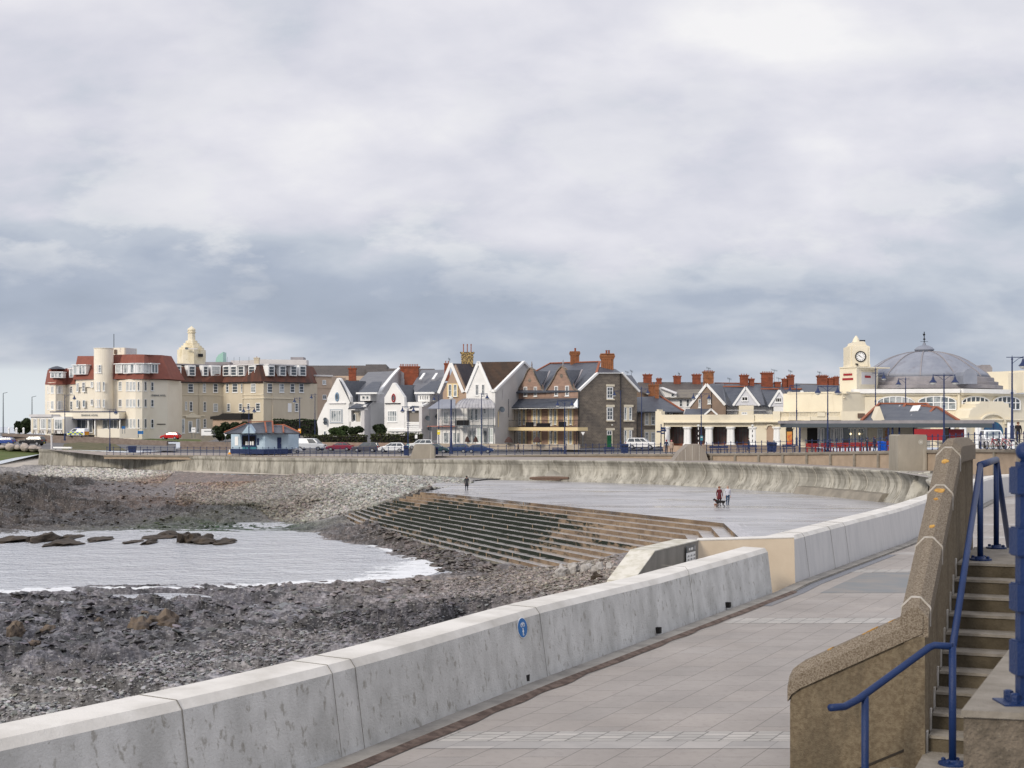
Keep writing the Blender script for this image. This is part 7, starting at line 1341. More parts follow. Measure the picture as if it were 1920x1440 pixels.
    for z, x in (('G', 100), ('G', 995), ('H', 30), ('H', 135), ('H', 275), ('H', 620), ('H', 895)): q = P(zp(z, x, 0)[0], 0, 160); m = MB(); m.tube([(q[0], 160 if x != 895 else 151, zb), (q[0], 160 if x != 895 else 151, zb - 3.2)], .11, 8); part(r, m, 'canopy_post', mNavy)
Cafe()
# ================================================================== pale blue shelter by the road (zone B)
def Kiosk():
    f = Fac('B', [(640, 232), (945, 228.5), (1155, 231)]); r = thing('seafront_kiosk', 'small pale blue kiosk with hipped slate roof, orange hips and white gablet', 'kiosk', base_of(f, 1300))
    part(r, mass(back(f, (.5, 8)), f.zz(900, 1262), f.zz(900, 1108)), 'wall', mPaleBlue); part(r, f.rect(640, 1258, 1150, 1302, -7, .15), 'plinth', mNavy)
    part(r, roofpoly('B', [(580, 1112, 228), (770, 1030, 233), (1010, 1008, 235), (1022, 1040, 234), (1112, 1042, 234), (1258, 1112, 228)]), 'roof', mSlateL if 0 else mSlate)
    for a, b in (((582, 1108, 227.7), (772, 1030, 232.6)), ((790, 1018, 233.6), (1012, 1008, 234.6)), ((945, 1018, 233.6), (958, 1108, 227.6)), ((1015, 1040, 233.4), (1112, 1040, 233.4)), ((1108, 1042, 233), (1112, 1108, 227.6)), ((1112, 1040, 233), (1256, 1108, 227.6)), ((1012, 1010, 234), (1020, 1108, 227.6))): m = MB(); m.bar(Z3('B', *a) + Vector((0, -.12, .05)), Z3('B', *b) + Vector((0, -.12, .05)), .24, .16); part(r, m, 'ridge_tiles', mRidge)
    m = MB(); m.prism([Z3('B', 735, 1116, 227.2), Z3('B', 795, 1036, 227.2), Z3('B', 852, 1116, 227.2)], (0, 3, 0)); part(r, m, 'gablet', mPaleBlue)
    w = win(r, f, 740, 1132, 868, 1230, 2, 1, mat=mNavy, glass=mDark, fw=.18, off=.05); part(r, f.rect(745, 1228, 868, 1258, .1), 'counter_panel', mTealB)
    for i, x in enumerate((775, 795, 815, 835)): part(r, f.rect(x, 1188, x + 13, 1222, .08, .1), 'menu_card', mWhitePt)
    part(r, f.rect(675, 1145, 705, 1225, .06), 'pale_panel', mWhitePt); d_ = part(r, f.rect(1055, 1153, 1090, 1252, .08), 'door', mNavy); sub(d_, r, f.rect(1083, 1200, 1087, 1206, .06, .081), 'handle', mRim); part(r, f.rect(875, 1160, 892, 1222, .06), 'notice', mNavy)
    for x in (715, 810, 870, 1000, 1030): pass
Kiosk()
# ================================================================== walls, hedges, planting around the town
def hedge(label, z, x0, x1, y0, y1, D, dep=2.0, mat=None):
    a = Z3(z, x0, y1, D); b = Z3(z, x1, y0, D); g = np.random.default_rng(int(x0 + y0)); L_ = b.x - a.x; H = b.z - a.z; n = int(L_ * H * 26 + L_ * dep * 20) ; n = min(n, 14000)
    root = thing('hedge', label, 'hedge', tuple(a)); m = MB(); m.box(((a.x + b.x) / 2, D + dep / 2, (a.z + b.z) / 2 - .1), (L_ - .3, dep - .4, H - .35)); m.build('hedge_core', mDark, root)  # solid near-black block filling the hedge behind its leaves
    u = g.random(n); top = g.random(n) < .35; X_ = a.x + u * L_; Yv = np.where(top, D + g.random(n) * dep, D + g.random(n) ** 3 * .5); Zv = np.where(top, b.z - g.random(n) * .15 + .12 * np.sin(X_ * 1.3), a.z + g.random(n) * H); leafcloud('foliage', np.stack([X_, Yv, Zv], 1), .17, mat or mHedge, root, g)
    return root
def leafcloud(name, Pt, s, mat, root, g):
    n = len(Pt); d1 = g.normal(size=(n, 3)); d1 /= np.linalg.norm(d1, axis=1)[:, None]; d2 = np.cross(d1, g.normal(size=(n, 3))); d2 /= np.linalg.norm(d2, axis=1)[:, None] + 1e-9
    sc = s * (.5 + g.random((n, 1))); c = Pt - np.array(WL[root.name]); V = np.stack([c - d1 * sc, c + d2 * sc * .7, c + d1 * sc, c - d2 * sc * .7], 1).reshape(-1, 3); Q_ = np.arange(4 * n).reshape(n, 4)
    o = np_mesh(name, V, Q_, mat); o.parent = root; return o
def bush(label, z, x, y, rx, ry, D, mat=None, n=2600, s=.16, name='bush'):
    c = Z3(z, x, y, D); k = D / F / ZN[z][2]; g = np.random.default_rng(int(x * 7 + y)); root = thing(name, label, name, (c.x, c.y, c.z - ry * k)); cl = []
    for i in range(9):
        a = g.uniform(0, 2 * pi); e = g.uniform(-1.1, .9); cl.append((cos(a) * .5, sin(a) * .5, e * .55, g.uniform(.35, .6)))
    pts = []
    for cx, cy, cz, r_ in cl: q = g.normal(size=(n // 9, 3)); q /= np.linalg.norm(q, axis=1)[:, None]; q *= (r_ * g.random((len(q), 1)) ** .35); pts.append(q + np.array([cx, cy, cz]))
    pts = np.concatenate(pts) * np.array([rx * k, rx * k * .8, ry * k]); pts = pts + np.array([c.x, c.y, c.z]); leafcloud('foliage', pts, s * 1.25, mat or mLeaf, root, g)
    m = MB(); m.tube([(c.x, c.y, c.z - ry * k), (c.x + .1, c.y, c.z)], [.12, .06], 6); m.build('stem', mWood, root); return root
hedge('long clipped brownish hedge in front of the blue-windowed white house', 'C', -30, 600, 1085, 1175, 252); hedge('clipped hedge in front of the red-windowed white house', 'C', 632, 1182, 1072, 1170, 250)
hedge('tall dark green hedge behind the pale blue kiosk', 'B', 1010, 1425, 992, 1140, 285, 4, mLeafD); hedge('low hedge behind the silver van', 'B', 1290, 1560, 1132, 1180, 262, 2)
bush('dark bush between the lean-to and the pale blue kiosk', 'B', 560, 1095, 105, 90, 285, mLeafD, 4200); bush('dark bush touching the kiosk roof, below the brown wing', 'B', 720, 1060, 90, 60, 287, mLeafD, 3200)
bush('round dark evergreen left of the hotel', 'A', 205, 1040, 82, 78, 330, mLeafD, 4500, name='tree'); bush('bright green bush in front of the blue-windowed white house', 'C', 320, 1045, 115, 62, 256, None, 3800); bush('palm-like spiky bush beside the white balcony wall', 'C', 480, 1045, 90, 60, 255, mLeafD, 2600); bush('dark bush between the two white houses', 'C', 735, 1025, 92, 62, 256, mLeafD, 3400)
def lowwall(label, z, x0, x1, y0, y1, D0, D1, mat, name='low_wall', cop=None):
    f = Fac(z, [(x0, D0), (x1, D1)]); root = thing(name, label, 'wall', tuple(f.pt(x0, y1))); part(root, f.slab([(x0, y1[0] if isinstance(y1, tuple) else y1), (x0, y0[0] if isinstance(y0, tuple) else y0), (x1, y0[1] if isinstance(y0, tuple) else y0), (x1, y1[1] if isinstance(y1, tuple) else y1)], -.5), 'wall_body', mat); return root
mBW = M('brown_stone_wall', (.17, .135, .115), .95, (.23, .19, .165), 1.2, .35, .65, (1, 1, 2), .3, 5)
def lw(label, z, x0, x1, ya0, ya1, yb0, yb1, D0, D1, mat):
    f = Fac(z, [(x0, D0), (x1, D1)]); root = thing('boundary_wall', label, 'wall', tuple(f.pt(x0, yb0))); part(root, f.slab([(x0, yb0), (x0, ya0), (x1, ya1), (x1, yb1)], -.5), 'wall_body', mat); return root
lw('long low brown stone wall below the hotel terrace', 'A', 20, 880, 1118, 1150, 1225, 1260, 306, 294, mBW); lw('brown stone wall along the road right of the police van', 'A', 880, 1500, 1152, 1185, 1250, 1255, 294, 285, mBW); lw('low brown wall left of the pale blue kiosk', 'B', 180, 650, 1185, 1195, 1260, 1265, 262, 258, mBW)
lw('red brick garden wall behind the red hatchback', 'C', -20, 1200, 1158, 1168, 1225, 1230, 249, 247, M('garden_wall', (.36, .27, .215), .9, (.28, .2, .16), 1, .4, .6)); lw('low cream garden wall in front of the terraced verandas', 'D', 200, 1700, 1170, 1182, 1240, 1235, 247, 240, M('cream_garden_wall', (.42, .37, .30), .9, (.34, .29, .24), 1, .4, .6))
def sheet(name, pts, mat, kind='structure', label=None, cat=None):
    m = MB(); m.add([P(*p) for p in pts], [tuple(range(len(pts)))]); o = m.build(name, mat)
    if kind == 'structure': struct(o)
    return o
hb_ = MB(); sheet('hotel_terrace', [(0, 818, 304), (330, 828, 296), (345, 826, 330), (0, 811, 345)], mAsph)
sheet('hotel_lawn', [(240, 829, 300), (380, 829, 296), (375, 824, 320), (250, 822, 322)], mGrass)
# grassy bank, slipway, boulders and the road at far left
sheet('slipway', [(-40, 893, 232), (78, 872, 249), (150, 878, 242), (280, 884, 234), (430, 888, 223), (580, 891.5, 212), (400, 884, 228), (140, 869.5, 254), (78, 851, 262), (-40, 880, 240)], M('slip_concrete', (.46, .42, .37), .9, (.38, .35, .31), .4, .4, .6))
sheet('grass_bank', [(-60, 872, 240), (-60, 838, 262), (72, 838, 262), (80, 849, 258), (78, 851, 257), (30, 858, 250), (0, 864, 246)], mGrass)
sheet('coast_road', [(-60, 838.5, 262), (-60, 826, 310), (330, 832, 300), (330, 846, 250), (80, 842, 256)], mAsph)
sheet('verge_green', [(116, 843, 248), (120, 832, 268), (150, 829, 280), (215, 832, 272), (240, 846, 240)], M('rough_verge', (.06, .07, .03), .95, (.13, .11, .06), .8, .35, .6, bump=1, bscale=3))
g_ = np.random.default_rng(3)
for i, (x, y, s_) in enumerate([(3, 839, .95), (19, 839, 1.05), (32, 840, .8), (46, 840, 1.25), (62, 841, 1.05), (73, 842, .8)]):
    c = P(x, y, 258); o = MB(); d_ = SH[i % 6] * np.array([s_ * 1.1, s_, s_ * 1.5]); o.v = [(v[0] + c[0], v[1] + c[1], v[2] + c[2] + .1) for v in d_]; o.f = [tuple(q) for q in SF]; o.m = [0] * len(o.f)
    b = o.build('boulder', M('pale_boulder', (.42, .37, .33), .9, (.33, .29, .26), 1, .4, .6) if 'pale_boulder' not in MATS else MATS['pale_boulder']); md = b.modifiers.new('round', 'SUBSURF'); md.levels = md.render_levels = 1
    tag(b, ['first pale boulder of the roadside row, cut by the left edge of the photo', 'second pale boulder from the left in the roadside row', 'third pale boulder from the left, smaller than its neighbours', 'fourth and largest pale boulder of the roadside row', 'fifth pale boulder from the left in the roadside row', 'last small boulder of the row, against the wave wall end'][i], 'boulder', 'boulders in a row beside the coast road')
# ================================================================== vehicles
PROF = {   # side outlines along the length (front at +x), cabin outline, wheel positions, half width
 'hatch': ([(-2.0, .30), (-2.05, .62), (-1.98, .95), (1.0, .98), (1.85, .78), (2.05, .60), (2.06, .30)], [(-1.95, .95), (-1.62, 1.38), (-1.0, 1.49), (.15, 1.47), (1.05, .97)], (-1.25, 1.28), .84, .31),
 'saloon': ([(-2.25, .30), (-2.3, .62), (-2.2, .98), (1.1, .98), (2.1, .80), (2.3, .6), (2.3, .30)], [(-1.85, .97), (-1.15, 1.40), (-.3, 1.47), (.3, 1.42), (1.15, .97)], (-1.35, 1.4), .87, .32),
 'suv': ([(-2.25, .35), (-2.3, .7), (-2.22, 1.12), (1.1, 1.12), (2.1, 1.0), (2.28, .75), (2.28, .35)], [(-2.2, 1.1), (-1.95, 1.68), (-1.3, 1.75), (.3, 1.73), (1.15, 1.10)], (-1.35, 1.4), .91, .36),
 'van': ([(-2.4, .32), (-2.42, .8), (-2.42, 1.15), (1.3, 1.15), (2.1, 1.0), (2.35, .75), (2.38, .32)], [(-2.42, 1.13), (-2.36, 1.86), (-2.1, 1.93), (.35, 1.92), (.8, 1.85), (1.6, 1.12)], (-1.5, 1.5), .93, .33)}
PAINTS = {}
def paint(c): 
    if c not in PAINTS: PAINTS[c] = M('car_paint', c, .28, spec=.6)
    return PAINTS[c]
mHead = M('headlight', (.75, .77, .78), .15, spec=.7); mTail = M('tail_light', (.35, .01, .01), .3)
def car(kind, px, py, D, ang, col, label, panel=False, cat='car', name='parked_car', group='vehicles parked along the seafront road', extra=None, sc=1.0, n='white'):
    body, cab, wh, hw, wr = PROF[kind]; loc = P(px, py, D); r = thing(name, label, cat, loc, group); r.rotation_euler = (0, 0, R(ang)); r.scale = (sc,) * 3
    def loc_build(m, nm, mt, par=r, smooth=False):
        o = None; WL_ = WL[par.name]; WL[par.name] = (0, 0, 0); o = m.build(nm, mt, par, smooth); WL[par.name] = WL_; WL[o.name] = (0, 0, 0); return o
    m = MB(); nb = len(body)
    vs = [(x, s * hw * (.93 if i in (0, nb - 1) else 1), z) for s in (-1, 1) for i, (x, z) in enumerate(body)]; m.add(vs, [tuple(range(nb)), tuple(range(nb, 2 * nb))[::-1]] + [(i, (i + 1) % nb, nb + (i + 1) % nb, nb + i) for i in range(nb)])
    nc = len(cab); vs = [(x, s * (hw * .97 if i in (0, nc - 1) else hw * .80), z) for s in (-1, 1) for i, (x, z) in enumerate(cab)]; m.add(vs, [tuple(range(nc)), tuple(range(nc, 2 * nc))[::-1]] + [(i, (i + 1) % nc, nc + (i + 1) % nc, nc + i) for i in range(nc)])
    ob = loc_build(m, 'body', paint(col)); bv = ob.modifiers.new('bevel', 'BEVEL'); bv.width = .07; bv.segments = 2; bv.limit_method = 'ANGLE'
    zb, zt = cab[0][1] + .06, max(z for _, z in cab) - .10
    def cab_x(z, front):
        pts = cab if not front else cab[::-1]; pr = None
        for (x0, z0), (x1, z1) in zip(pts[:-1], pts[1:]):
            if z0 <= z <= z1: return x0 + (x1 - x0) * (z - z0) / (z1 - z0 + 1e-9)
        return pts[1][0]
    xr0, xr1, xf0, xf1 = cab_x(zb, False) + .14, cab_x(zt, False) + .14, cab_x(zb, True) - .14, cab_x(zt, True) - .12
    def yw(z): return hw * (.97 - .17 * (z - cab[0][1]) / (max(q for _, q in cab) - cab[0][1])) + .012
    for s in (-1, 1):
        cuts = [0, .36, .40, .72, .75, 1] if not panel else [.62, .96] 
        for a, b in zip(cuts[::2], cuts[1::2]):
            m = MB(); q = [(xr0 + (xf0 - xr0) * a, zb), (xr0 + (xf0 - xr0) * b, zb), (xr1 + (xf1 - xr1) * b, zt), (xr1 + (xf1 - xr1) * a, zt)]
            m.prism([(x, s * yw(z), z) for x, z in q], (0, -s * .03, 0)); loc_build(m, 'window', mGlass)
    m = MB(); w0, w1 = hw * .86, hw * .70; fx0, fx1 = cab_x(zb, True), cab_x(zt, True); m.prism([(fx0 + .03, -w0, zb), (fx0 + .03, w0, zb), (fx1 + .05, w1, zt), (fx1 + .05, -w1, zt)], (-.03, 0, -.01)); loc_build(m, 'windscreen', mGlassL if kind != 'van' else mGlass)
    if not panel: m = MB(); fx0, fx1 = cab_x(zb, False), cab_x(zt, False); m.prism([(fx0 - .03, -w0, zb), (fx0 - .03, w0, zb), (fx1 - .05, w1, zt), (fx1 - .05, -w1, zt)], (.03, 0, -.01)); loc_build(m, 'rear_window', mGlass)
    for x in wh:
        for s in (-1, 1):
            m = MB(); m.lathe([(wr * .6, -.1), (wr, -.08), (wr, .08), (wr * .6, .1)], (0, 0, 0), 18); m.v = [(v[0] + x, v[2] + s * (hw - .06), v[1] + wr) for v in m.v]; w_ = loc_build(m, 'wheel', mRubber); m = MB(); m.lathe([(wr * .1, -.02), (wr * .62, -.02), (wr * .62, .02), (wr * .1, .03)], (0, 0, 0), 12); m.v = [(v[0] + x, s * (v[2] + hw + .04), v[1] + wr) for v in m.v]; o_ = loc_build(m, 'rim', mRim, w_)
    fx = body[-2][0]; zz = body[4][1] - .1
    for s in (-1, 1):
        m = MB(); m.box((fx - .02, s * hw * .72, zz), (.08, hw * .36, .14)); loc_build(m, 'headlight', mHead); m = MB(); m.box((body[1][0] - .0, s * hw * .82, body[2][1] - .12), (.08, hw * .22, .22)); loc_build(m, 'tail_light', mTail)
        m = MB(); m.box((cab[-1][0] - .25, s * (hw + .08), zb + .06), (.12, .16, .12)); loc_build(m, 'wing_mirror', paint(col))
    for x, c_ in ((fx + .025, mWhitePt), (body[1][0] - .03, mYel)): m = MB(); m.box((x, 0, .5), (.02, .5, .11)); loc_build(m, 'number_plate', c_)
    m = MB(); m.box((fx + .01, 0, zz - .02), (.04, hw * .8, .13)); loc_build(m, 'grille', mBlack)
    if extra: extra(loc_build, hw)
    return r
def police(lb, hw):
    c = [M('hi_vis_yellow', (.65, .75, .02), .5), M('police_blue', (.01, .06, .40), .5), M('hi_vis_orange', (.75, .30, .02), .5)]
    for s in (-1, 1):
        for i in range(7):
            for j in range(2): m = MB(); m.box((-2.1 + i * .6 + .3, s * (hw + .008), .68 + j * .27), (.6, .012, .27)); lb(m, 'checked_panel', c[(i + j) % 2])
    m = MB(); m.box((-2.43, 0, .8), (.02, hw * 1.7, .8)); lb(m, 'rear_chevrons', c[2]); m = MB(); m.box((.1, 0, 1.97), (.35, 1.0, .12)); lb(m, 'light_bar', c[1])
def gp(px, D, dh=0): return HY + F * (CZ - float(gz(0, D)) + dh) / D
WH = (.78, .79, .80); NB = (.02, .045, .13)
car('hatch', 8, 834, 275, 175, (.03, .07, .28), 'small blue car on the coast road, cut by the left edge')
car('suv', 61, 835.5, 275, 170, (.015, .016, .018), 'black people carrier on the coast road left of the hotel', sc=1.05)
car('van', 146, 819, 297, 160, WH, 'white police van with yellow and blue checks before the hotel entrance', cat='police van', name='police_van', extra=police, panel=True, sc=.92)
car('hatch', 320, 824, 296, 170, (.50, .02, .02), 'small bright red hatchback in front of the brown roofed wing')
car('van', 583, 845, 244, -12, (.55, .58, .62), 'silver van right of the pale blue kiosk', cat='van', name='parked_van', panel=True, sc=1.1)
car('suv', 549, 843, 258, 165, WH, 'white people carrier behind the silver van')
car('hatch', 543, 850, 237, 10, WH, 'white car half hidden between the kiosk and the silver van')
car('saloon', 637, 845.5, 243, 175, (.22, .02, .045), 'dark red saloon in front of the clipped hedge')
car('suv', 686, 848, 236, 172, (.07, .07, .085), 'dark grey estate car between the dark red saloon and the white cars', sc=.95)
car('saloon', 740, 846, 243, 170, WH, 'white car behind the nearer white hatchback, left of the concrete block')
car('hatch', 736, 848.5, 234, 172, (.74, .76, .78), 'nearer white hatchback just left of the blue bin', sc=1.1)
car('suv', 789, 843, 246, 172, (.70, .72, .73), 'white car seen above the concrete block')
car('hatch', 819, 849.5, 228, -8, (.02, .055, .065), 'dark teal car just right of the concrete block')
car('hatch', 856, 849.5, 231, 172, NB, 'dark blue hatchback, left of the two in front of the verandas', sc=1.02)
car('saloon', 900, 850, 230, -6, NB, 'dark blue saloon, right of the two in front of the verandas', sc=.98)
car('suv', 1203, 842.5, 226, -14, WH, 'white off-road vehicle before the stone annexe', sc=1.05)
car('van', 1268, 842, 214, -20, WH, 'white high-roofed van in front of the left end of the colonnade', cat='van', name='parked_van', panel=True, sc=.92)
car('suv', 1860, 842, 124, -100, WH, 'white car facing the bicycles at the right', sc=.95)
# ================================================================== street lamps
def lamp(px, ytop, ybase, D, arms, label, ylamp=None, thick=1.0, al=1.75):
    b = Vector(P(px, ybase, D)); top = P(px, ytop, D)[2]; H = top - b.z; r = thing('street_lamp', label, 'street lamp', tuple(b), 'tall blue promenade lamps'); t = thick
    m = MB(); m.lathe([(.20 * t, 0), (.20 * t, .25), (.15 * t, .3), (.14 * t, 1.1), (.17 * t, 1.15), (.10 * t, 1.3), (.085 * t, 1.5), (.075 * t, H * .55), (.10 * t, H * .555), (.10 * t, H * .57), (.065 * t, H * .58), (.055 * t, H - .35), (.09, H - .32), (.03, H - .15), (.01, H)], tuple(b), 10); part(r, m, 'pole', mNavy)
    za = (P(px, ylamp, D)[2] + .42) if ylamp else top - .6
    for s in arms:
        m = MB(); m.tube([(b.x, b.y, za), (b.x + s * al, b.y, za)], .035, 6); m.tube([(b.x, b.y, za - .5), (b.x + s * .5, b.y, za - .1), (b.x + s * .9, b.y, za)], .02, 5); m.tube([(b.x + s * al, b.y, za + .08), (b.x + s * al, b.y, za - .25)], .035, 6); part(r, m, 'arm', mNavy)
        m = MB(); m.lathe([(.06, 0), (.09, -.12), (.12, -.2), (.14, -.28), (.36, -.55), (.34, -.56)], (b.x + s * al, b.y, za - .12), 12); sh = part(r, m, 'lamp_shade', mNavy); m = MB(); m.lathe([(.27, -.54), (.25, -.66), (.14, -.76), (.02, -.79)], (b.x + s * al, b.y, za - .12), 10); sub(sh, r, m, 'globe', mLampG)
    if len(arms) == 1: m = MB(); m.tube([(b.x, b.y, za), (b.x - arms[0] * .45, b.y, za)], .03, 6); part(r, m, 'arm_tail', mNavy)
    return r
lamp(121.5, 739, 826, 262, [1], 'lamp with one arm, leftmost of all, before the hotel turret', 745)
lamp(206, 767.5, 846, 238, [1], 'short lamp with one arm before the hotel entrance canopy', 772, al=1.0)
lamp(466.7, 763, 852, 226, [-1, 1], 'double armed lamp in front of the pale blue kiosk', 769, al=.85)
lamp(562, 743.5, 843, 246, [-1], 'lamp carrying an orange notice right of the kiosk', 751, al=.9)
lamp(590.6, 736, 828, 275, [-1], 'lamp before the beige block, left of the first white house', 744, al=.7)
lamp(765, 761, 854, 206, [-1, 1], 'double armed lamp with a teal board beside the blue bin', 768, al=.8)
lamp(822.8, 739, 846, 240, [-1], 'lamp with a yellow notice in front of the tan gabled house', 747, al=.8)
lamp(902.7, 735.5, 851, 212, [1], 'lamp in front of the curved lead veranda canopy', 743.6, al=.85)
lamp(1058.9, 752, 853, 199, [-1, 1], 'double armed lamp in front of the stone house veranda', 757, al=1.0)
lamp(1163.7, 732, 842, 226, [-1], 'lamp standing before the grey stone gable wall', 738, al=1.0)
lamp(1203, 723, 842, 228, [1], 'lamp right of the grey stone gable wall', 734, al=1.0)
lamp(1314.8, 738, 838, 200, [-1, 1], 'double armed lamp with a teal board in front of the colonnade columns', 744, al=1.1)
lamp(1493.7, 718, 838, 190, [-1], 'lamp left of the café canopy, against the balustrade', 729, al=.9)
lamp(1552, 719.6, 849, 151, [-1, 1], 'double armed lamp on the café terrace before the cream bay', 732, al=1.05)
lamp(1641.5, 687.5, 836, 172, [1], 'tall lamp between the clock tower and the dome', 706, al=1.0)
lamp(1698, 706, 836, 170, [-1], 'lamp rising behind the café roof in front of the dome', 717, al=.85)
lamp(1770, 699, 842, 130, [-1, 1], 'double armed lamp in front of the dome, right of the café roof', 712, al=1.0)
lamp(1897.7, 666, 828, 110, [1], 'tallest lamp, nearest the right edge of the photo', 680, al=.85)
r = thing('camera_mast', 'thick dark blue mast with a pale lamp head in front of the verandas', 'mast', P(845.9, 851, 209)); b = Vector(P(845.9, 851, 209)); H = P(0, 750, 209)[2] - b.z
m = MB(); m.lathe([(.3, 0), (.26, .4), (.17, 2.0), (.12, H * .6), (.10, H)], tuple(b), 12); part(r, m, 'pole', mNavy); m = MB(); m.lathe([(.06, 0), (.3, .12), (.34, .28), (.2, .42)], (b.x, b.y, b.z + H), 12); part(r, m, 'lamp_head', mLampG)
for px, y0, lb in ((6, 737, 'thin tall light mast at the left edge'), (60, 744, 'thin tall light mast left of the hotel')):
    r = thing('light_mast', lb, 'mast', P(px, 812, 330), 'thin distant light masts'); m = MB(); m.tube([P(px, 812, 330), P(px, y0, 330)], [.16, .08], 6); m.build('pole', mGreyM, r); m = MB(); m.bar(P(px, y0 + .5, 330), P(px + 8, y0 - 1.5, 330), .1, .1); m.build('arm', mGreyM, r)
for (px, y0, y1, D, lb, mt) in ((764.5, 832, 841, 205.6, 'small teal information board on the lamp by the blue bin', mTealB), (1315.5, 817, 826, 199.5, 'teal information board on the lamp before the colonnade', mTealB), (822.5, 806, 815, 239.6, 'yellow notice on the lamp before the tan gabled house', mYel), (561.5, 804, 812, 245.6, 'orange notice on the lamp right of the kiosk', M('orange_notice', (.8, .35, .02), .6))):
    r = thing('sign', lb, 'sign', P(px, y1, D)); f = Fac('X', [(px - 3, D), (px + 3, D)]); part(r, f.rect(px - 2.6, y0, px + 2.6, y1, .05), 'board', mt); part(r, f.rect(px - 1.6, y0 + 2, px + 1.6, y0 + 3.5, .01, .051), 'printed_line', mWhitePt)
for (px, y0, y1, D, lb) in ((423, 812, 832, 258, 'white triangular road sign left of the pale blue kiosk'), (1093, 810, 838, 238, 'white give way sign before the grey stone wall')):
    r = thing('road_sign', lb, 'road sign', P(px, y1, D)); m = MB(); m.tube([P(px, y1, D), P(px, y0 + 2, D)], .05, 6); m.build('pole', mGreyM, r); f = Fac('X', [(px - 5, D - .1), (px + 5, D - .1)]); part(r, f.slab([(px - 3.6, y0), (px + 3.6, y0), (px, y0 + 6.5)], .04), 'triangle_plate', mWhitePt)
r = thing('road_sign', 'small white rectangular sign before the second clipped hedge', 'road sign', P(780, 838, 246)); m = MB(); m.tube([P(780, 838, 246), P(780, 816, 246)], .05, 6); m.build('pole', mGreyM, r); f = Fac('X', [(775, 245.9), (785, 245.9)]); part(r, f.rect(778, 815, 782.5, 822, .04), 'plate', mWhitePt)
r = thing('fingerpost', 'dark fingerpost with three pointing boards left of the colonnade', 'signpost', P(1239.5, 842, 205)); m = MB(); m.tube([P(1239.5, 842, 205), P(1239.5, 795, 205)], .07, 8); m.build('pole', mNavy, r); f = Fac('X', [(1225, 204.8), (1255, 204.8)])
for a in ((1240, 801, 1248, 805), (1231, 808, 1240, 811), (1240, 811, 1246, 814), (1240, 805.5, 1249, 809)): part(r, f.rect(*a, .06), 'finger_board', mNavy)
for px, lb in ((1309.5, 'striped black and white crossing beacon pole before the second opening'), (1411, 'striped black and white crossing beacon pole by the last columns')):
    r = thing('beacon_pole', lb, 'beacon', P(px, 838, 198), 'crossing beacons'); 
    for i in range(8): m = MB(); z0 = 838 - i * 4.6; m.tube([P(px, z0, 198), P(px, z0 - 4.6, 198)], .06, 8); part(r, m, 'pole_band', mWhitePt if i % 2 else mBlack)
    m = MB(); m.lathe([(.03, 0), (.18, .12), (.2, .2), (.15, .33), (.03, .38)], P(px, 801, 198), 10); part(r, m, 'globe', mLampG)
# ================================================================== bins, blocks, café furniture, bicycles
def bin_(px, y0, y1, D, w, label, mat=mNavy, lid=True, dep=.7):
    a = P(px, y1, D); H = (y1 - y0) / F * D; W_ = w / F * D; r = thing('litter_bin' if mat is mNavy else 'wheelie_bin', label, 'bin', a); m = MB(); x0, x1 = -W_ / 2 * .88, W_ / 2 * .88
    m.add([(a[0] + s * W_ / 2 * q, a[1] + t * dep / 2 * q, a[2] + z) for z, q in ((.05, .84), (H * .86, .98)) for s, t in ((-1, -1), (1, -1), (1, 1), (-1, 1))], [(0, 1, 2, 3), (4, 7, 6, 5), (0, 4, 5, 1), (1, 5, 6, 2), (2, 6, 7, 3), (3, 7, 4, 0)]); part(r, m, 'bin_body', mat)
    m = MB(); m.box((a[0], a[1], a[2] + H * .9), (W_ * 1.05, dep * 1.05, H * .07)); m.box((a[0], a[1] + .03, a[2] + H * .95), (W_ * .9, dep * .85, H * .07)); part(r, m, 'lid', mat)
    if mat is not mNavy:
        for s in (-1, 1): m = MB(); m.lathe([(.09, -.03), (.09, .03)], (0, 0, 0), 10); m.v = [(a[0] + s * (W_ / 2 - .04) + v[2], a[1] + dep / 2 + v[0], a[2] + .1 + v[1]) for v in m.v]; part(r, m, 'wheel', mRubber)
    else: m = MB(); m.box((a[0], a[1] - dep / 2, a[2] + H * .72), (W_ * .7, .03, H * .1)); part(r, m, 'slot', mBlack)
    return r
bin_(248, 836, 849, 236, 15, 'wide dark blue bin near the left end of the railings'); bin_(761.5, 835, 854.5, 203, 9, 'dark blue bin beside the square weathered concrete block'); bin_(1171, 832, 850, 189, 15, 'large dark blue bin before the white off-road vehicle')
bin_(1447, 829, 848, 162, 18, 'large dark blue bin in front of the arched niches'); bin_(818, 838, 853, 203, 8, 'narrow dark blue bin right of the square concrete block')
bin_(1652, 827, 848, 141, 10, 'bright blue wheelie bin, left of the pair by the café', mBrightB); bin_(1662, 828, 849, 140, 8, 'bright blue wheelie bin, right of the pair by the café', mBrightB)
mFurn = M('red_cafe_furniture', (.30, .03, .025), .6, (.22, .025, .02), 2, .4, .6)
def furn(px, D, label, kind):
    z = float(gz(0, D)) + .0; a = (XY(px, D)[0], D, z); r = thing('cafe_' + kind, label, kind, a, 'red café tables and benches')
    def bx(nm, c, d): m = MB(); m.box((a[0] + c[0], a[1] + c[1], a[2] + c[2]), d); part(r, m, nm, mFurn)
    if kind == 'table':
        for i in range(4): bx('table_top_board', (0, -.3 + i * .2, .75), (1.3, .17, .04))
        for s in (-1, 1): bx('leg', (s * .5, 0, .36), (.07, .6, .72))
    else:
        bx('seat', (0, 0, .45), (1.4, .42, .05)); bx('backrest', (0, .22, .75), (1.4, .05, .4))
        for s in (-1, 1): bx('leg', (s * .6, 0, .22), (.06, .4, .44)); bx('armrest', (s * .68, 0, .64), (.06, .42, .05))
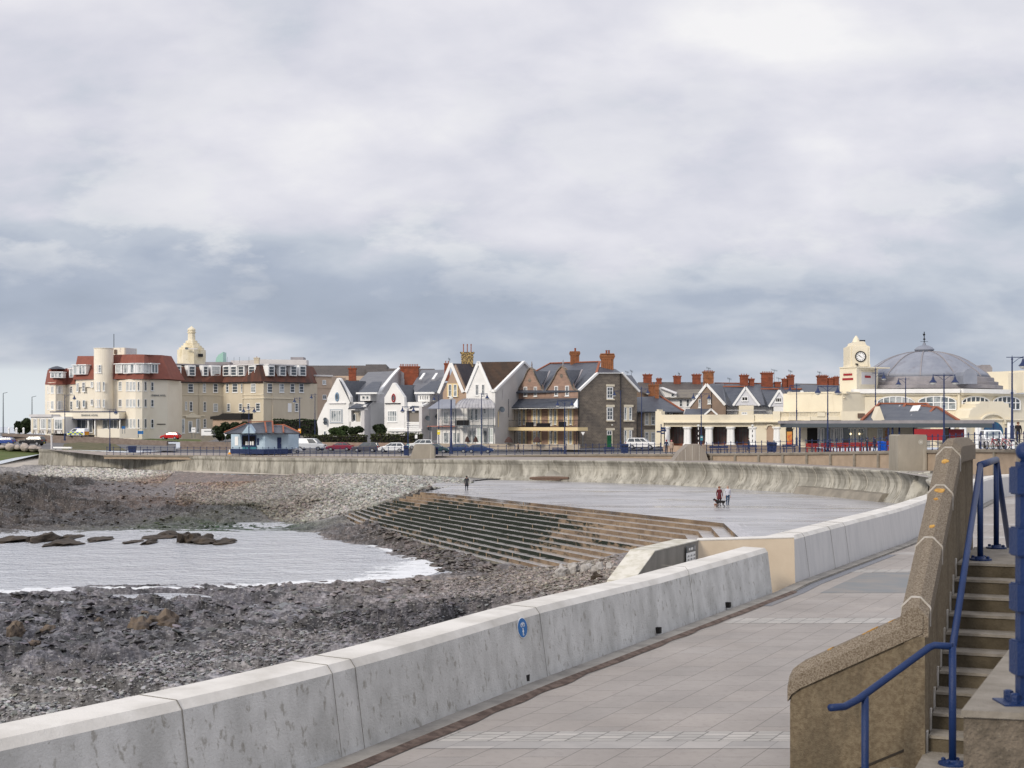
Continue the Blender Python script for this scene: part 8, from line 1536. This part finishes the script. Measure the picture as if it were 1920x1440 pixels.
for i, px in enumerate(range(1524, 1640, 14)): furn(px, 153 - (px - 1524) * .07, ['leftmost red café %s, by the canopy end', 'red café %s just left of the double armed lamp', 'red café %s standing behind the double armed lamp', 'red café %s under the first café windows', 'red café %s below the twin glowing lamps', 'red café %s before the wide café window', 'red café %s right of the café window', 'red café %s before the cream café wall', 'red café %s nearest the bright blue bins'][i] % ('table' if i % 2 else 'bench'), 'table' if i % 2 else 'bench')
furn(1677, 138, 'red café bench against the tall stained concrete block', 'bench')
def umbrella(px, py, D, w, label):
    a = P(px, py, D); r = thing('folded_parasol', label, 'parasol', a); k = w / F * D / 2; m = MB(); m.lathe([(k, 1.5), (k * .96, 1.62), (k * .7, 2.05), (k * .3, 2.4), (.02, 2.5)], a, 14); part(r, m, 'canopy', M('brown_canvas', (.06, .035, .03), .9) if 'brown_canvas' not in MATS else MATS['brown_canvas']); m = MB(); m.tube([a, (a[0], a[1], a[2] + 1.6)], .04, 6); part(r, m, 'pole', mWood)
umbrella(954, 846, 243, 17, 'domed brown parasol under the left end of the stone house balcony'); umbrella(1007, 846, 241, 17, 'domed brown parasol under the middle of the stone house balcony'); umbrella(876, 845, 246, 10, 'small brown parasol before the lead canopied veranda, left one'); umbrella(892, 845, 246, 10, 'small brown parasol before the lead canopied veranda, right one')
def bench(px, D, lb):
    a = (XY(px, D)[0], D, fat(s_of_px(px))[2]); r = thing('bench', lb, 'bench', a, 'dark benches beside the railings')
    for i in range(3): m = MB(); m.box((a[0], a[1] - .15 + i * .15, a[2] + .45), (1.5, .11, .04)); part(r, m, 'seat_slat', mNavy)
    for i in range(2): m = MB(); m.box((a[0], a[1] + .25, a[2] + .65 + i * .17), (1.5, .04, .11)); part(r, m, 'backrest_slat', mNavy)
    for s in (-1, 1): m = MB(); m.box((a[0] + s * .6, a[1], a[2] + .22), (.06, .45, .44)); m.box((a[0] + s * .6, a[1] + .25, a[2] + .6), (.06, .05, .5)); part(r, m, 'leg', mNavy)
for px, D, lb in ((1342, 172, 'dark bench right of the hexagonal block'), (1354, 171, 'second dark bench right of the hexagonal block'), (1395, 168, 'bench below the third opening of the colonnade'), (1408, 167, 'bench below the last opening of the colonnade'), (1480, 158, 'bench left of the café canopy end'), (1142, 193, 'bench before the green door'), (1045, 199, 'bench left of the double armed lamp at the stone house'), (275, 238, 'bench before the brown stone wall at left')): bench(px, D, lb)
def bike(px, D, a_, label, fcol):
    o = P(px, 0, D); z = fat(s_of_px(px))[2] + .02; r = thing('bicycle', label, 'bicycle', (o[0], D, z), 'bicycles parked behind the railings'); u = Vector((cos(R(a_)), sin(R(a_)), 0)); b = Vector((o[0], D, z))
    def pt(x, h): return b + u * x + Vector((0, 0, h))
    for x in (-.52, .52):
        m = MB(); ring = [pt(x + .33 * cos(t), .34 + .33 * sin(t)) for t in np.linspace(0, 2 * pi, 17)]; m.tube(ring, .022, 5, cap=False); w_ = part(r, m, 'wheel', mRubber); m = MB()
        for t in np.linspace(0, pi, 5)[:-1]: m.bar(pt(x + .31 * cos(t), .34 + .31 * sin(t)), pt(x - .31 * cos(t), .34 - .31 * sin(t)), .008, .008)
        sub(w_, r, m, 'spokes', mRim)
    m = MB()
    for p, q in (((-.52, .34), (-.1, .30)), ((-.1, .30), (-.2, .82)), ((-.52, .34), (-.18, .75)), ((-.18, .75), (.36, .82)), ((-.1, .30), (.38, .72)), ((.36, .9), (.52, .34))): m.tube([pt(*p), pt(*q)], .018, 6)
    part(r, m, 'frame', paint(fcol)); m = MB(); m.box(pt(-.22, .86), (.22, .12, .05)); part(r, m, 'saddle', mBlack); m = MB(); n_ = Vector((-u.y, u.x, 0)); m.tube([pt(.36, .95) - n_ * .25, pt(.36, .95) + n_ * .25], .015, 6); part(r, m, 'handlebar', mBlack)
for i, (px, c) in enumerate(((1856, (.5, .5, .52)), (1866, (.5, .03, .03)), (1877, (.03, .03, .03)), (1888, (.55, .1, .1)), (1899, (.6, .6, .6)))):
    bike(px, 112.5 + i * .2 - (px - 1856) * .1, 100 + i * 9, ['silver bicycle leaning behind the rails, left end of the row', 'red bicycle behind the rails, second from the left', 'black bicycle behind the rails, middle of the row', 'dull red bicycle behind the rails, left of the tall lamp', 'pale bicycle behind the rails, right of the tall lamp'][i], c)
# driftwood log and the wedge of fresh concrete on the wave wall
r = thing('driftwood_log', 'long brown driftwood log stranded at the foot of the wave wall', 'log', P(1030, 901, 175)); m = MB(); m.tube([P(994, 896.8, 176.5), P(1005, 896.5, 175.8), P(1020, 896.2, 175.6), P(1045, 896.4, 175), P(1066, 896.6, 174.2)], [.15, .2, .21, .22, .17], 9); m.build('trunk', mWood, r); m = MB(); m.tube([P(998, 899.5, 174.6), P(1030, 899.6, 174.2), P(1050, 900, 174)], [.05, .1, .06], 7); m.build('broken_limb', mWood, r)
r = thing('concrete_wedge', 'pale triangular concrete buttress on the wave wall above the driftwood', 'buttress', P(1040, 895, 177)); m = MB(); A, B_, C_, D_ = [Vector(P(*q)) for q in ((1018, 896, 178.2), (1034, 877, 179), (1076, 896, 177), (1045, 898, 176.6))]; Bk = B_ + Vector((1, 3, -.2)); m.add([A, B_, C_, D_, Bk], [(0, 3, 1), (3, 2, 1), (0, 1, 4), (1, 2, 4), (0, 4, 2, 3)]); m.build('wedge_body', M('pale_wedge', (.34, .325, .29), .9, (.26, .25, .22), .9, .4, .6), r)
# ================================================================== people and dogs
def skin_mesh(verts, edges, radii, name, sub_=2):
    me = bpy.data.meshes.new(name); me.from_pydata(verts, edges, []); o = bpy.data.objects.new(name, me); COL.objects.link(o); md = o.modifiers.new('s', 'SKIN'); md.use_smooth_shade = True
    for i, r_ in enumerate(radii): d_ = me.skin_vertices[0].data[i]; rr = r_ if isinstance(r_, tuple) else (r_, r_); d_.radius = rr; d_.use_root = (i == 0)
    o.modifiers.new('u', 'SUBSURF').levels = sub_; dg = bpy.context.evaluated_depsgraph_get(); out = bpy.data.meshes.new_from_object(o.evaluated_get(dg)); bpy.data.objects.remove(o); return out
mSkin = M('skin', (.52, .31, .22), .6)
def person(px, py, D, facing, H, top, legs, hair, label, stride=.22, coat=0, arms=(.15, -.12), hood=False):
    b = Vector(P(px, py, D)); r = thing('person', label, 'person', tuple(b)); k = H / 1.75; V = []; E = []; Rr = []
    def v(x, y, z, q): V.append((x * k, y * k, z * k)); Rr.append(tuple(a * k for a in q) if isinstance(q, tuple) else q * k); return len(V) - 1
    def e(a, c): E.append((a, c))
    pel = v(0, 0, .94, (.155, .115)); w = v(0, 0, 1.10, (.145, .105)); ch = v(0, .01, 1.32, (.175, .12)); ne = v(0, .0, 1.49, (.06, .06)); hd = v(0, -.015, 1.58, (.078, .09)); tp = v(0, 0, 1.70, (.07, .085)); e(pel, w); e(w, ch); e(ch, ne); e(ne, hd); e(hd, tp)
    for s, st_ in ((-1, stride), (1, -stride)):
        hp = v(s * .10, 0, .86, .10); kn = v(s * .11, -st_ * .45 - .02, .49, .066); an = v(s * .11, -st_ * .9 + .06, .10, .045); to = v(s * .12, -st_ * .9 - .13, .035, .042); e(pel, hp); e(hp, kn); e(kn, an); e(an, to)
    for s, sw in ((-1, arms[0]), (1, arms[1])):
        sh = v(s * .19, 0, 1.41, .068); el = v(s * .25, -sw * .4 + .03, 1.13, .047); wr = v(s * .26, -sw - .03, .88, .032); pm = v(s * .26, -sw - .045, .80, .03); e(ch, sh); e(sh, el); e(el, wr); e(wr, pm)
        for j, l_ in enumerate((.06, .075, .08, .07)): f1 = v(s * .26, -sw - .075 + j * .02, .755, .0095); f2 = v(s * .255, -sw - .08 + j * .02, .755 - l_, .008); e(pm, f1); e(f1, f2)
        t1 = v(s * .235, -sw - .085, .80, .0095); t2 = v(s * .23, -sw - .105, .755, .008); e(pm, t1); e(t1, t2)
    me = skin_mesh(V, E, Rr, 'body', 1)
    for mt in (top, legs, mSkin, mBlack): me.materials.append(mt)
    for p in me.polygons:
        c = p.center / k; hand = c.z < .87 and abs(c.x) > .2; p.material_index = 2 if (c.z > 1.475 or hand) else (0 if c.z > (.93 if not coat else .62) or (abs(c.x) > .205 and c.z > .86) else (3 if c.z < .09 else 1)); p.use_smooth = True
    body = bpy.data.objects.new('body', me); COL.objects.link(body); body.parent = r; r.rotation_euler = (0, 0, R(facing))
    def lb(m, nm, mt): w_ = WL[r.name]; WL[r.name] = (0, 0, 0); o = m.build(nm, mt, r, True); WL[r.name] = w_
    m = MB(); m.lathe([(.03, -.06), (.085, -.02), (.108, .05), (.10, .11), (.06, .155), (.005, .165)], (0, .022 * k, 1.585 * k), 14, sy=1.12); lb(m, 'hood' if hood else 'hair', hair)
    m = MB(); m.lathe([(.02, -.02), (.012, .0), (.006, .03)], (0, -.112 * k, 1.60 * k), 6); lb(m, 'nose', mSkin)
    for s in (-1, 1): m = MB(); m.lathe([(.003, -.01), (.011, 0), (.003, .01)], (s * .032 * k, -.098 * k, 1.635 * k), 8); lb(m, 'eye', mBlack); m = MB(); m.lathe([(.01, -.03), (.02, 0), (.012, .03)], (s * .088 * k, 0, 1.61 * k), 6, sx=.5); lb(m, 'ear', mSkin)
    m = MB(); m.box((0, -.100 * k, 1.555 * k), (.045, .012, .01)); lb(m, 'mouth', mRed)
    if coat: m = MB(); m.lathe([(.235 * k, .60 * k), (.20 * k, .80 * k), (.17 * k, 1.0 * k), (.165 * k, 1.12 * k)], (0, 0, 0), 16, sy=.75); lb(m, 'coat_skirt', top)
    return r
def cloth(nm, c): return M(nm, c, .9)
person(1348.8, 949, 123, 10, 1.72, cloth('dark_red_jacket', (.10, .018, .025)), cloth('maroon_trousers', (.035, .015, .022)), M('auburn_hair', (.16, .05, .025), .8), 'person in a dark red coat holding hands while walking a dog on the wet plaza', .12, 1, (.02, .1))
person(1364.5, 948.5, 122.7, 5, 1.76, cloth('pale_grey_jumper', (.50, .50, .56)), cloth('blue_jeans', (.03, .06, .12)), M('grey_hair', (.35, .27, .22), .8), 'person in a pale grey jumper and blue jeans on the wet plaza', .2, 0, (.12, -.1))
person(875, 921.5, 152, 185, 1.68, cloth('charcoal_coat', (.03, .03, .036)), cloth('dark_jeans', (.025, .03, .05)), cloth('dark_hood', (.035, .033, .036)), 'person in a long dark coat standing alone above the stepped sea defence', .08, 1, (.0, .05), True)
person(971.5, 849, 233, 80, 1.72, cloth('black_jacket', (.015, .015, .017)), cloth('black_trousers', (.018, .018, .02)), M('dark_hair', (.03, .02, .015), .8), 'person in black walking along the road before the balcony', .4)
person(1249.5, 850, 176.5, 170, 1.7, cloth('navy_anorak', (.02, .03, .07)), cloth('grey_trousers', (.06, .06, .07)), M('red_hat', (.3, .05, .05), .8), 'person in navy with a red hat behind the railings by the white van', .1)
person(1259, 850, 175.5, 175, 1.64, cloth('beige_coat', (.35, .27, .22)), cloth('brown_trousers', (.08, .06, .05)), M('pink_hat', (.45, .15, .16), .8), 'person in a beige coat with a pink hat behind the railings by the white van', .1, 1)
person(1909, 833, 112, -10, 1.78, cloth('black_fleece', (.018, .016, .018)), cloth('dark_cords', (.04, .035, .035)), M('brown_hair', (.12, .06, .035), .8), 'person in a black fleece behind the bicycles near the tall lamp', .1)
person(1626, 851, 144.5, 60, 1.66, cloth('dark_green_coat', (.02, .03, .03)), cloth('black_leggings', (.02, .02, .022)), MATS['dark_hair'], 'person in dark green standing behind the rails on the café terrace', .15)
person(1640, 850, 143, 100, 1.7, cloth('navy_fleece', (.02, .025, .05)), cloth('navy_trousers', (.02, .02, .035)), MATS['brown_hair'], 'person in navy beside the bright blue bins', .1)
person(1403.5, 846, 175, 90, 1.68, cloth('slate_jacket', (.03, .035, .045)), cloth('slate_trousers', (.03, .03, .04)), MATS['dark_hair'], 'person in a slate jacket before the last dark opening of the colonnade', .1)
def dog(px, py, D, ang, L_, label, mats, sit=0):
    b = Vector(P(px, py, D)); r = thing('dog', label, 'dog', tuple(b)); k = L_ / .9; V = []; E = []; Rr = []
    def v(x, y, z, q): V.append((x * k, y * k, z * k)); Rr.append(q * k); return len(V) - 1
    hp = v(-.32, 0, .56, .115); be = v(-.05, 0, .55, .12); chs = v(.25, 0, .54, .15); nk = v(.42, 0, .68, .085); hd = v(.50, 0, .74, .082); mz = v(.64, 0, .68, .045); ta = v(-.45, 0, .60, .04); tb = v(-.62, 0, .66, .03); tcv = v(-.74, 0, .78, .018)
    for a, c in ((hp, be), (be, chs), (chs, nk), (nk, hd), (hd, mz), (hp, ta), (ta, tb), (tb, tcv)): E.append((a, c))
    for s in (-1, 1):
        a = v(.27, s * .09, .42, .06); c = v(.25, s * .1, .22, .034); d_ = v(.27 + .05 * s, s * .1, .03, .03); q = v(.32 + .05 * s, s * .1, .02, .028); E.extend([(chs, a), (a, c), (c, d_), (d_, q)])
        a = v(-.30, s * .09, .40, .075); c = v(-.24, s * .1, .30, .045); h = v(-.40, s * .1, .19, .028); d_ = v(-.37 - .04 * s, s * .1, .03, .026); q = v(-.32 - .04 * s, s * .1, .02, .028); E.extend([(hp, a), (a, c), (c, h), (h, d_), (d_, q)])
        a = v(.47, s * .06, .83, .022); E.append((hd, a))
    me = skin_mesh(V, E, Rr, 'body', 1); me.materials.append(mats[0]); me.materials.append(mats[-1])
    for p in me.polygons: p.use_smooth = True; p.material_index = 1 if p.center.x / k > .45 or (p.center.z / k < .12) else 0
    o = bpy.data.objects.new('body', me); COL.objects.link(o); o.parent = r; r.rotation_euler = (0, 0, R(ang))
    m = MB(); m.lathe([(.1, -.012), (.1, .012)], (.40 * k, 0, .66 * k), 12, sy=.95); w_ = WL[r.name]; WL[r.name] = (0, 0, 0); m.build('collar', mRed, r); WL[r.name] = w_
    m = None
mDogB = M('black_fur', (.012, .011, .012), .9, bump=.5, bscale=30); mDogT = M('tan_fur', (.32, .17, .10), .9, bump=.5, bscale=30)
dog(1350, 952, 120.5, 165, .85, 'large black dog in front of the couple on the wet plaza', [mDogB]); dog(1342, 952.2, 120.2, -120, .48, 'small tan and white dog beside the large black dog', [mDogT, M('white_fur', (.55, .48, .42), .9)])
# ================================================================== rocks with a place of their own
def rock(px, py, w, h, D, label, mat, name='boulder', group=None, dep=None, seed=0):
    g = np.random.default_rng(seed + int(px)); bm = bmesh.new(); bmesh.ops.create_icosphere(bm, subdivisions=3, radius=1); b = P(px, py, D); W_ = w / F * D / 2; Hh = h / F * D
    for v_ in bm.verts:
        q = v_.co.copy(); n_ = .95 * (float(vn(np.array(q.x * 1.6 + seed + 9), np.array(q.y * 1.6 + q.z * 1.3 + 9))) - .5) + .55 * (float(vn(np.array(q.x * 4 + 9), np.array(q.z * 4 + q.y * 3 + 9 + seed))) - .5); q *= 1 + n_; v_.co = (q.x * W_, q.y * (dep or W_ * .8), q.z * Hh * (.95 if name != 'shallows_rock' else 1.35))
    me = bpy.data.meshes.new(name); bm.to_mesh(me); bm.free(); me.materials.append(mat); o = bpy.data.objects.new(name, me); COL.objects.link(o); o.location = (b[0], b[1], b[2] + Hh * (.1 if name != 'shallows_rock' else -.12)); WL[o.name] = tuple(b); tag(o, label, 'rock', group)
mTanRock = M('tan_rock', (.16, .125, .095), .9, (.085, .07, .06), 1.6, .4, .6, bump=.8, bscale=6, col3=(.06, .05, .045), s3=3, lo3=.55, hi3=.7)
mWetRock = M('weedy_rock', (.04, .032, .026), .8, (.065, .05, .036), 1.0, .4, .6, bump=1, bscale=4)
mPaleRock = M('pale_limestone', (.42, .40, .38), .9, (.26, .25, .24), 1.5, .4, .6, bump=.8, bscale=6)
for i, (x, y, w, h, lb) in enumerate([(310, 1172, 62, 22, 'large tan boulder with a dark right flank on the near ledges'), (262, 1178, 42, 20, 'rounded tan boulder touching the larger tan boulder'), (27, 1186, 32, 20, 'upright tan rock near the left edge of the near ledges'), (92, 1182, 30, 9, 'low reddish rock right of the upright tan rock'), (273, 1151, 16, 5, 'small orange tinted stone above the two tan boulders'), (65, 1208, 28, 9, 'low tan rock below the upright tan rock'), (186, 1165, 18, 8, 'small dark brown rock left of the rounded tan boulder')]):
    rock(x, y, w, h, 10.75 * F / (y - HY), lb, mTanRock, seed=i)
for i, (x, y, w, h, lb) in enumerate([(80, 1014, 46, 12, 'weedy humped rock in the shallows, the highest of the left group'), (22, 1014, 60, 7, 'long low weedy rock in the shallows at the left edge'), (134, 1008, 28, 4, 'small flat weedy rock right of the humped one'), (188, 1012, 34, 4, 'thin flat weedy rock in the middle of the shallows'), (122, 1020, 50, 6, 'low ragged weedy rock below the humped one'), (355, 1015, 34, 14, 'weedy peaked rock in the right group of the shallows'), (385, 1016, 44, 9, 'dark ridge rock joined right of the peaked rock'), (424, 1017, 38, 6, 'flat tip rock at the right end of the shallows group'), (310, 1006, 60, 6, 'long low rock behind the peaked rock'), (282, 1018, 20, 5, 'small rock left of the peaked rock'), (250, 1016, 30, 2.5, 'thin sliver of rock in the shallows centre')]):
    rock(x, y, w, h, 11.3 * F / (y - HY), lb, mWetRock, 'shallows_rock', None, 2.2 + w * .02, 20 + i)
for i, (x, y, w, h, lb) in enumerate([(1052, 1077, 26, 14, 'pale limestone block, leftmost of the row by the ramp wall'), (1078, 1073, 26, 15, 'ribbed pale limestone block, second of the row by the ramp wall'), (1102, 1072, 24, 15, 'pale limestone block, third of the row by the ramp wall'), (1125, 1072, 26, 14, 'pale limestone block, fourth of the row by the ramp wall'), (1146, 1070, 22, 13, 'pale limestone block touching the sloped end of the ramp wall'), (1118, 1083, 20, 9, 'dark wet stone below the pale limestone row')]):
    rock(x, y, w, h, (8.9 - i * .12) * F / (y - HY), lb, mPaleRock if i < 5 else mWetRock, 'limestone_block', 'pale rocks beside the ramp' if i < 5 else None, seed=50 + i)

# ================================================================== small things on the promenade and the hotel forecourt
def board(name, label, cat, z, x0, y0, x1, y1, D, mat, yg=None, th=.08, legs=True, group=None):
    f = Fac(z, [(x0 - 2, D), (x1 + 2, D)]); r = thing(name, label, cat, tuple(f.pt((x0 + x1) / 2, yg or y1)), group); part(r, f.rect(x0, y0, x1, y1, th), 'panel', mat); part(r, f.rect(x0 + (x1 - x0) * .2, y0 + (y1 - y0) * .3, x0 + (x1 - x0) * .8, y0 + (y1 - y0) * .42, .01, th + .003), 'printed_line', mGreyM)
    if legs and yg:
        for x in (x0 + (x1 - x0) * .12, x1 - (x1 - x0) * .12): m = MB(); m.bar(f.pt(x, y0), f.pt(x, yg), .08, .08); part(r, m, 'leg', mGreyM)
    return r
board('sign_board', 'white sign on legs right of the red hatchback', 'sign', 'B', 283, 1063, 320, 1108, 290, mWhitePt, 1160)
board('banner', 'wide white banner on the wall left of the dark bush', 'banner', 'B', 372, 1076, 500, 1135, 284, mWhitePt, 1160)
board('sign_board', 'blue sign board at the end of the hotel terrace wall', 'sign', 'A', 1240, 1094, 1290, 1122, 305, MATS['sign_blue'], 1150)
board('sign_board', 'blue and white notice on the hotel terrace wall', 'sign', 'A', 1097, 1052, 1127, 1075, 308, MATS['sign_blue'], 1120)
for i, x in enumerate((80, 148, 212)):
    a = Z3('A', x, 1118, 312); r = thing('bollard', ['leftmost of three white bollards left of the hotel lounge', 'middle of three white bollards left of the hotel lounge', 'rightmost of three white bollards left of the hotel lounge'][i], 'bollard', tuple(a), 'white bollards'); m = MB(); m.lathe([(.22, 0), (.20, .9), (.26, .95), (.26, 1.15), (.1, 1.3), (.02, 1.35)], tuple(a), 12); m.build('post', mWhitePt, r)
for i, x in enumerate((335, 410, 475, 530)):
    a = Z3('A', x, 1122, 309); r = thing('picnic_table', ['leftmost brown picnic table before the sun lounge', 'second brown picnic table before the sun lounge', 'third brown picnic table before the sun lounge', 'rightmost brown picnic table, nearest the entrance'][i], 'picnic table', tuple(a), 'picnic tables before the hotel')
    m = MB(); m.box((a.x, a.y, a.z + .75), (1.7, .7, .06)); part(r, m, 'table_top', mWood)
    for s in (-1, 1): m = MB(); m.box((a.x, a.y + s * .7, a.z + .45), (1.7, .25, .05)); part(r, m, 'seat', mWood); m = MB(); m.bar((a.x + s * .6, a.y - .7, a.z), (a.x + s * .6, a.y - .2, a.z + .73), .08, .08); m.bar((a.x + s * .6, a.y + .7, a.z), (a.x + s * .6, a.y + .2, a.z + .73), .08, .08); m.bar((a.x + s * .6, a.y - .7, a.z + .42), (a.x + s * .6, a.y + .7, a.z + .42), .08, .08); part(r, m, 'leg_frame', mWood)
a = Z3('B', 626, 1304, 225); r = thing('traffic_cone', 'orange and white traffic cone by the railings left of the pale blue kiosk', 'cone', tuple(a)); m = MB(); m.box((a.x, a.y, a.z + .03), (.5, .5, .06)); part(r, m, 'base', MATS['orange_notice']); m = MB(); m.lathe([(.2, .06), (.14, .3)], tuple(a), 12); part(r, m, 'lower_band', MATS['orange_notice']); m = MB(); m.lathe([(.14, .3), (.06, .75)], tuple(a), 12); part(r, m, 'white_band', mWhitePt)
f = Fac('A', [(470, 243), (645, 241)]); r = thing('white_rail', 'low white rail lying on the left end of the wave wall', 'rail', tuple(f.pt(555, 1262))); part(r, f.rect(478, 1238, 638, 1252, -.3), 'beam', mWhitePt); part(r, f.rect(490, 1252, 500, 1262, -.2), 'foot', mGreyM); part(r, f.rect(615, 1252, 625, 1262, -.2), 'foot', mGreyM)
r = thing('concrete_post', 'thin pale concrete post at the left end of the wave wall', 'post', tuple(Z3('A', 465, 1255, 245))); m = MB(); m.tube([Z3('A', 465, 1258, 245), Z3('A', 463, 1140, 245)], .16, 8); m.build('shaft', mOff, r); m = MB(); m.tube([Z3('A', 463, 1142, 245), Z3('A', 462.8, 1130, 245)], .22, 8); m.build('cap', mOff, r)
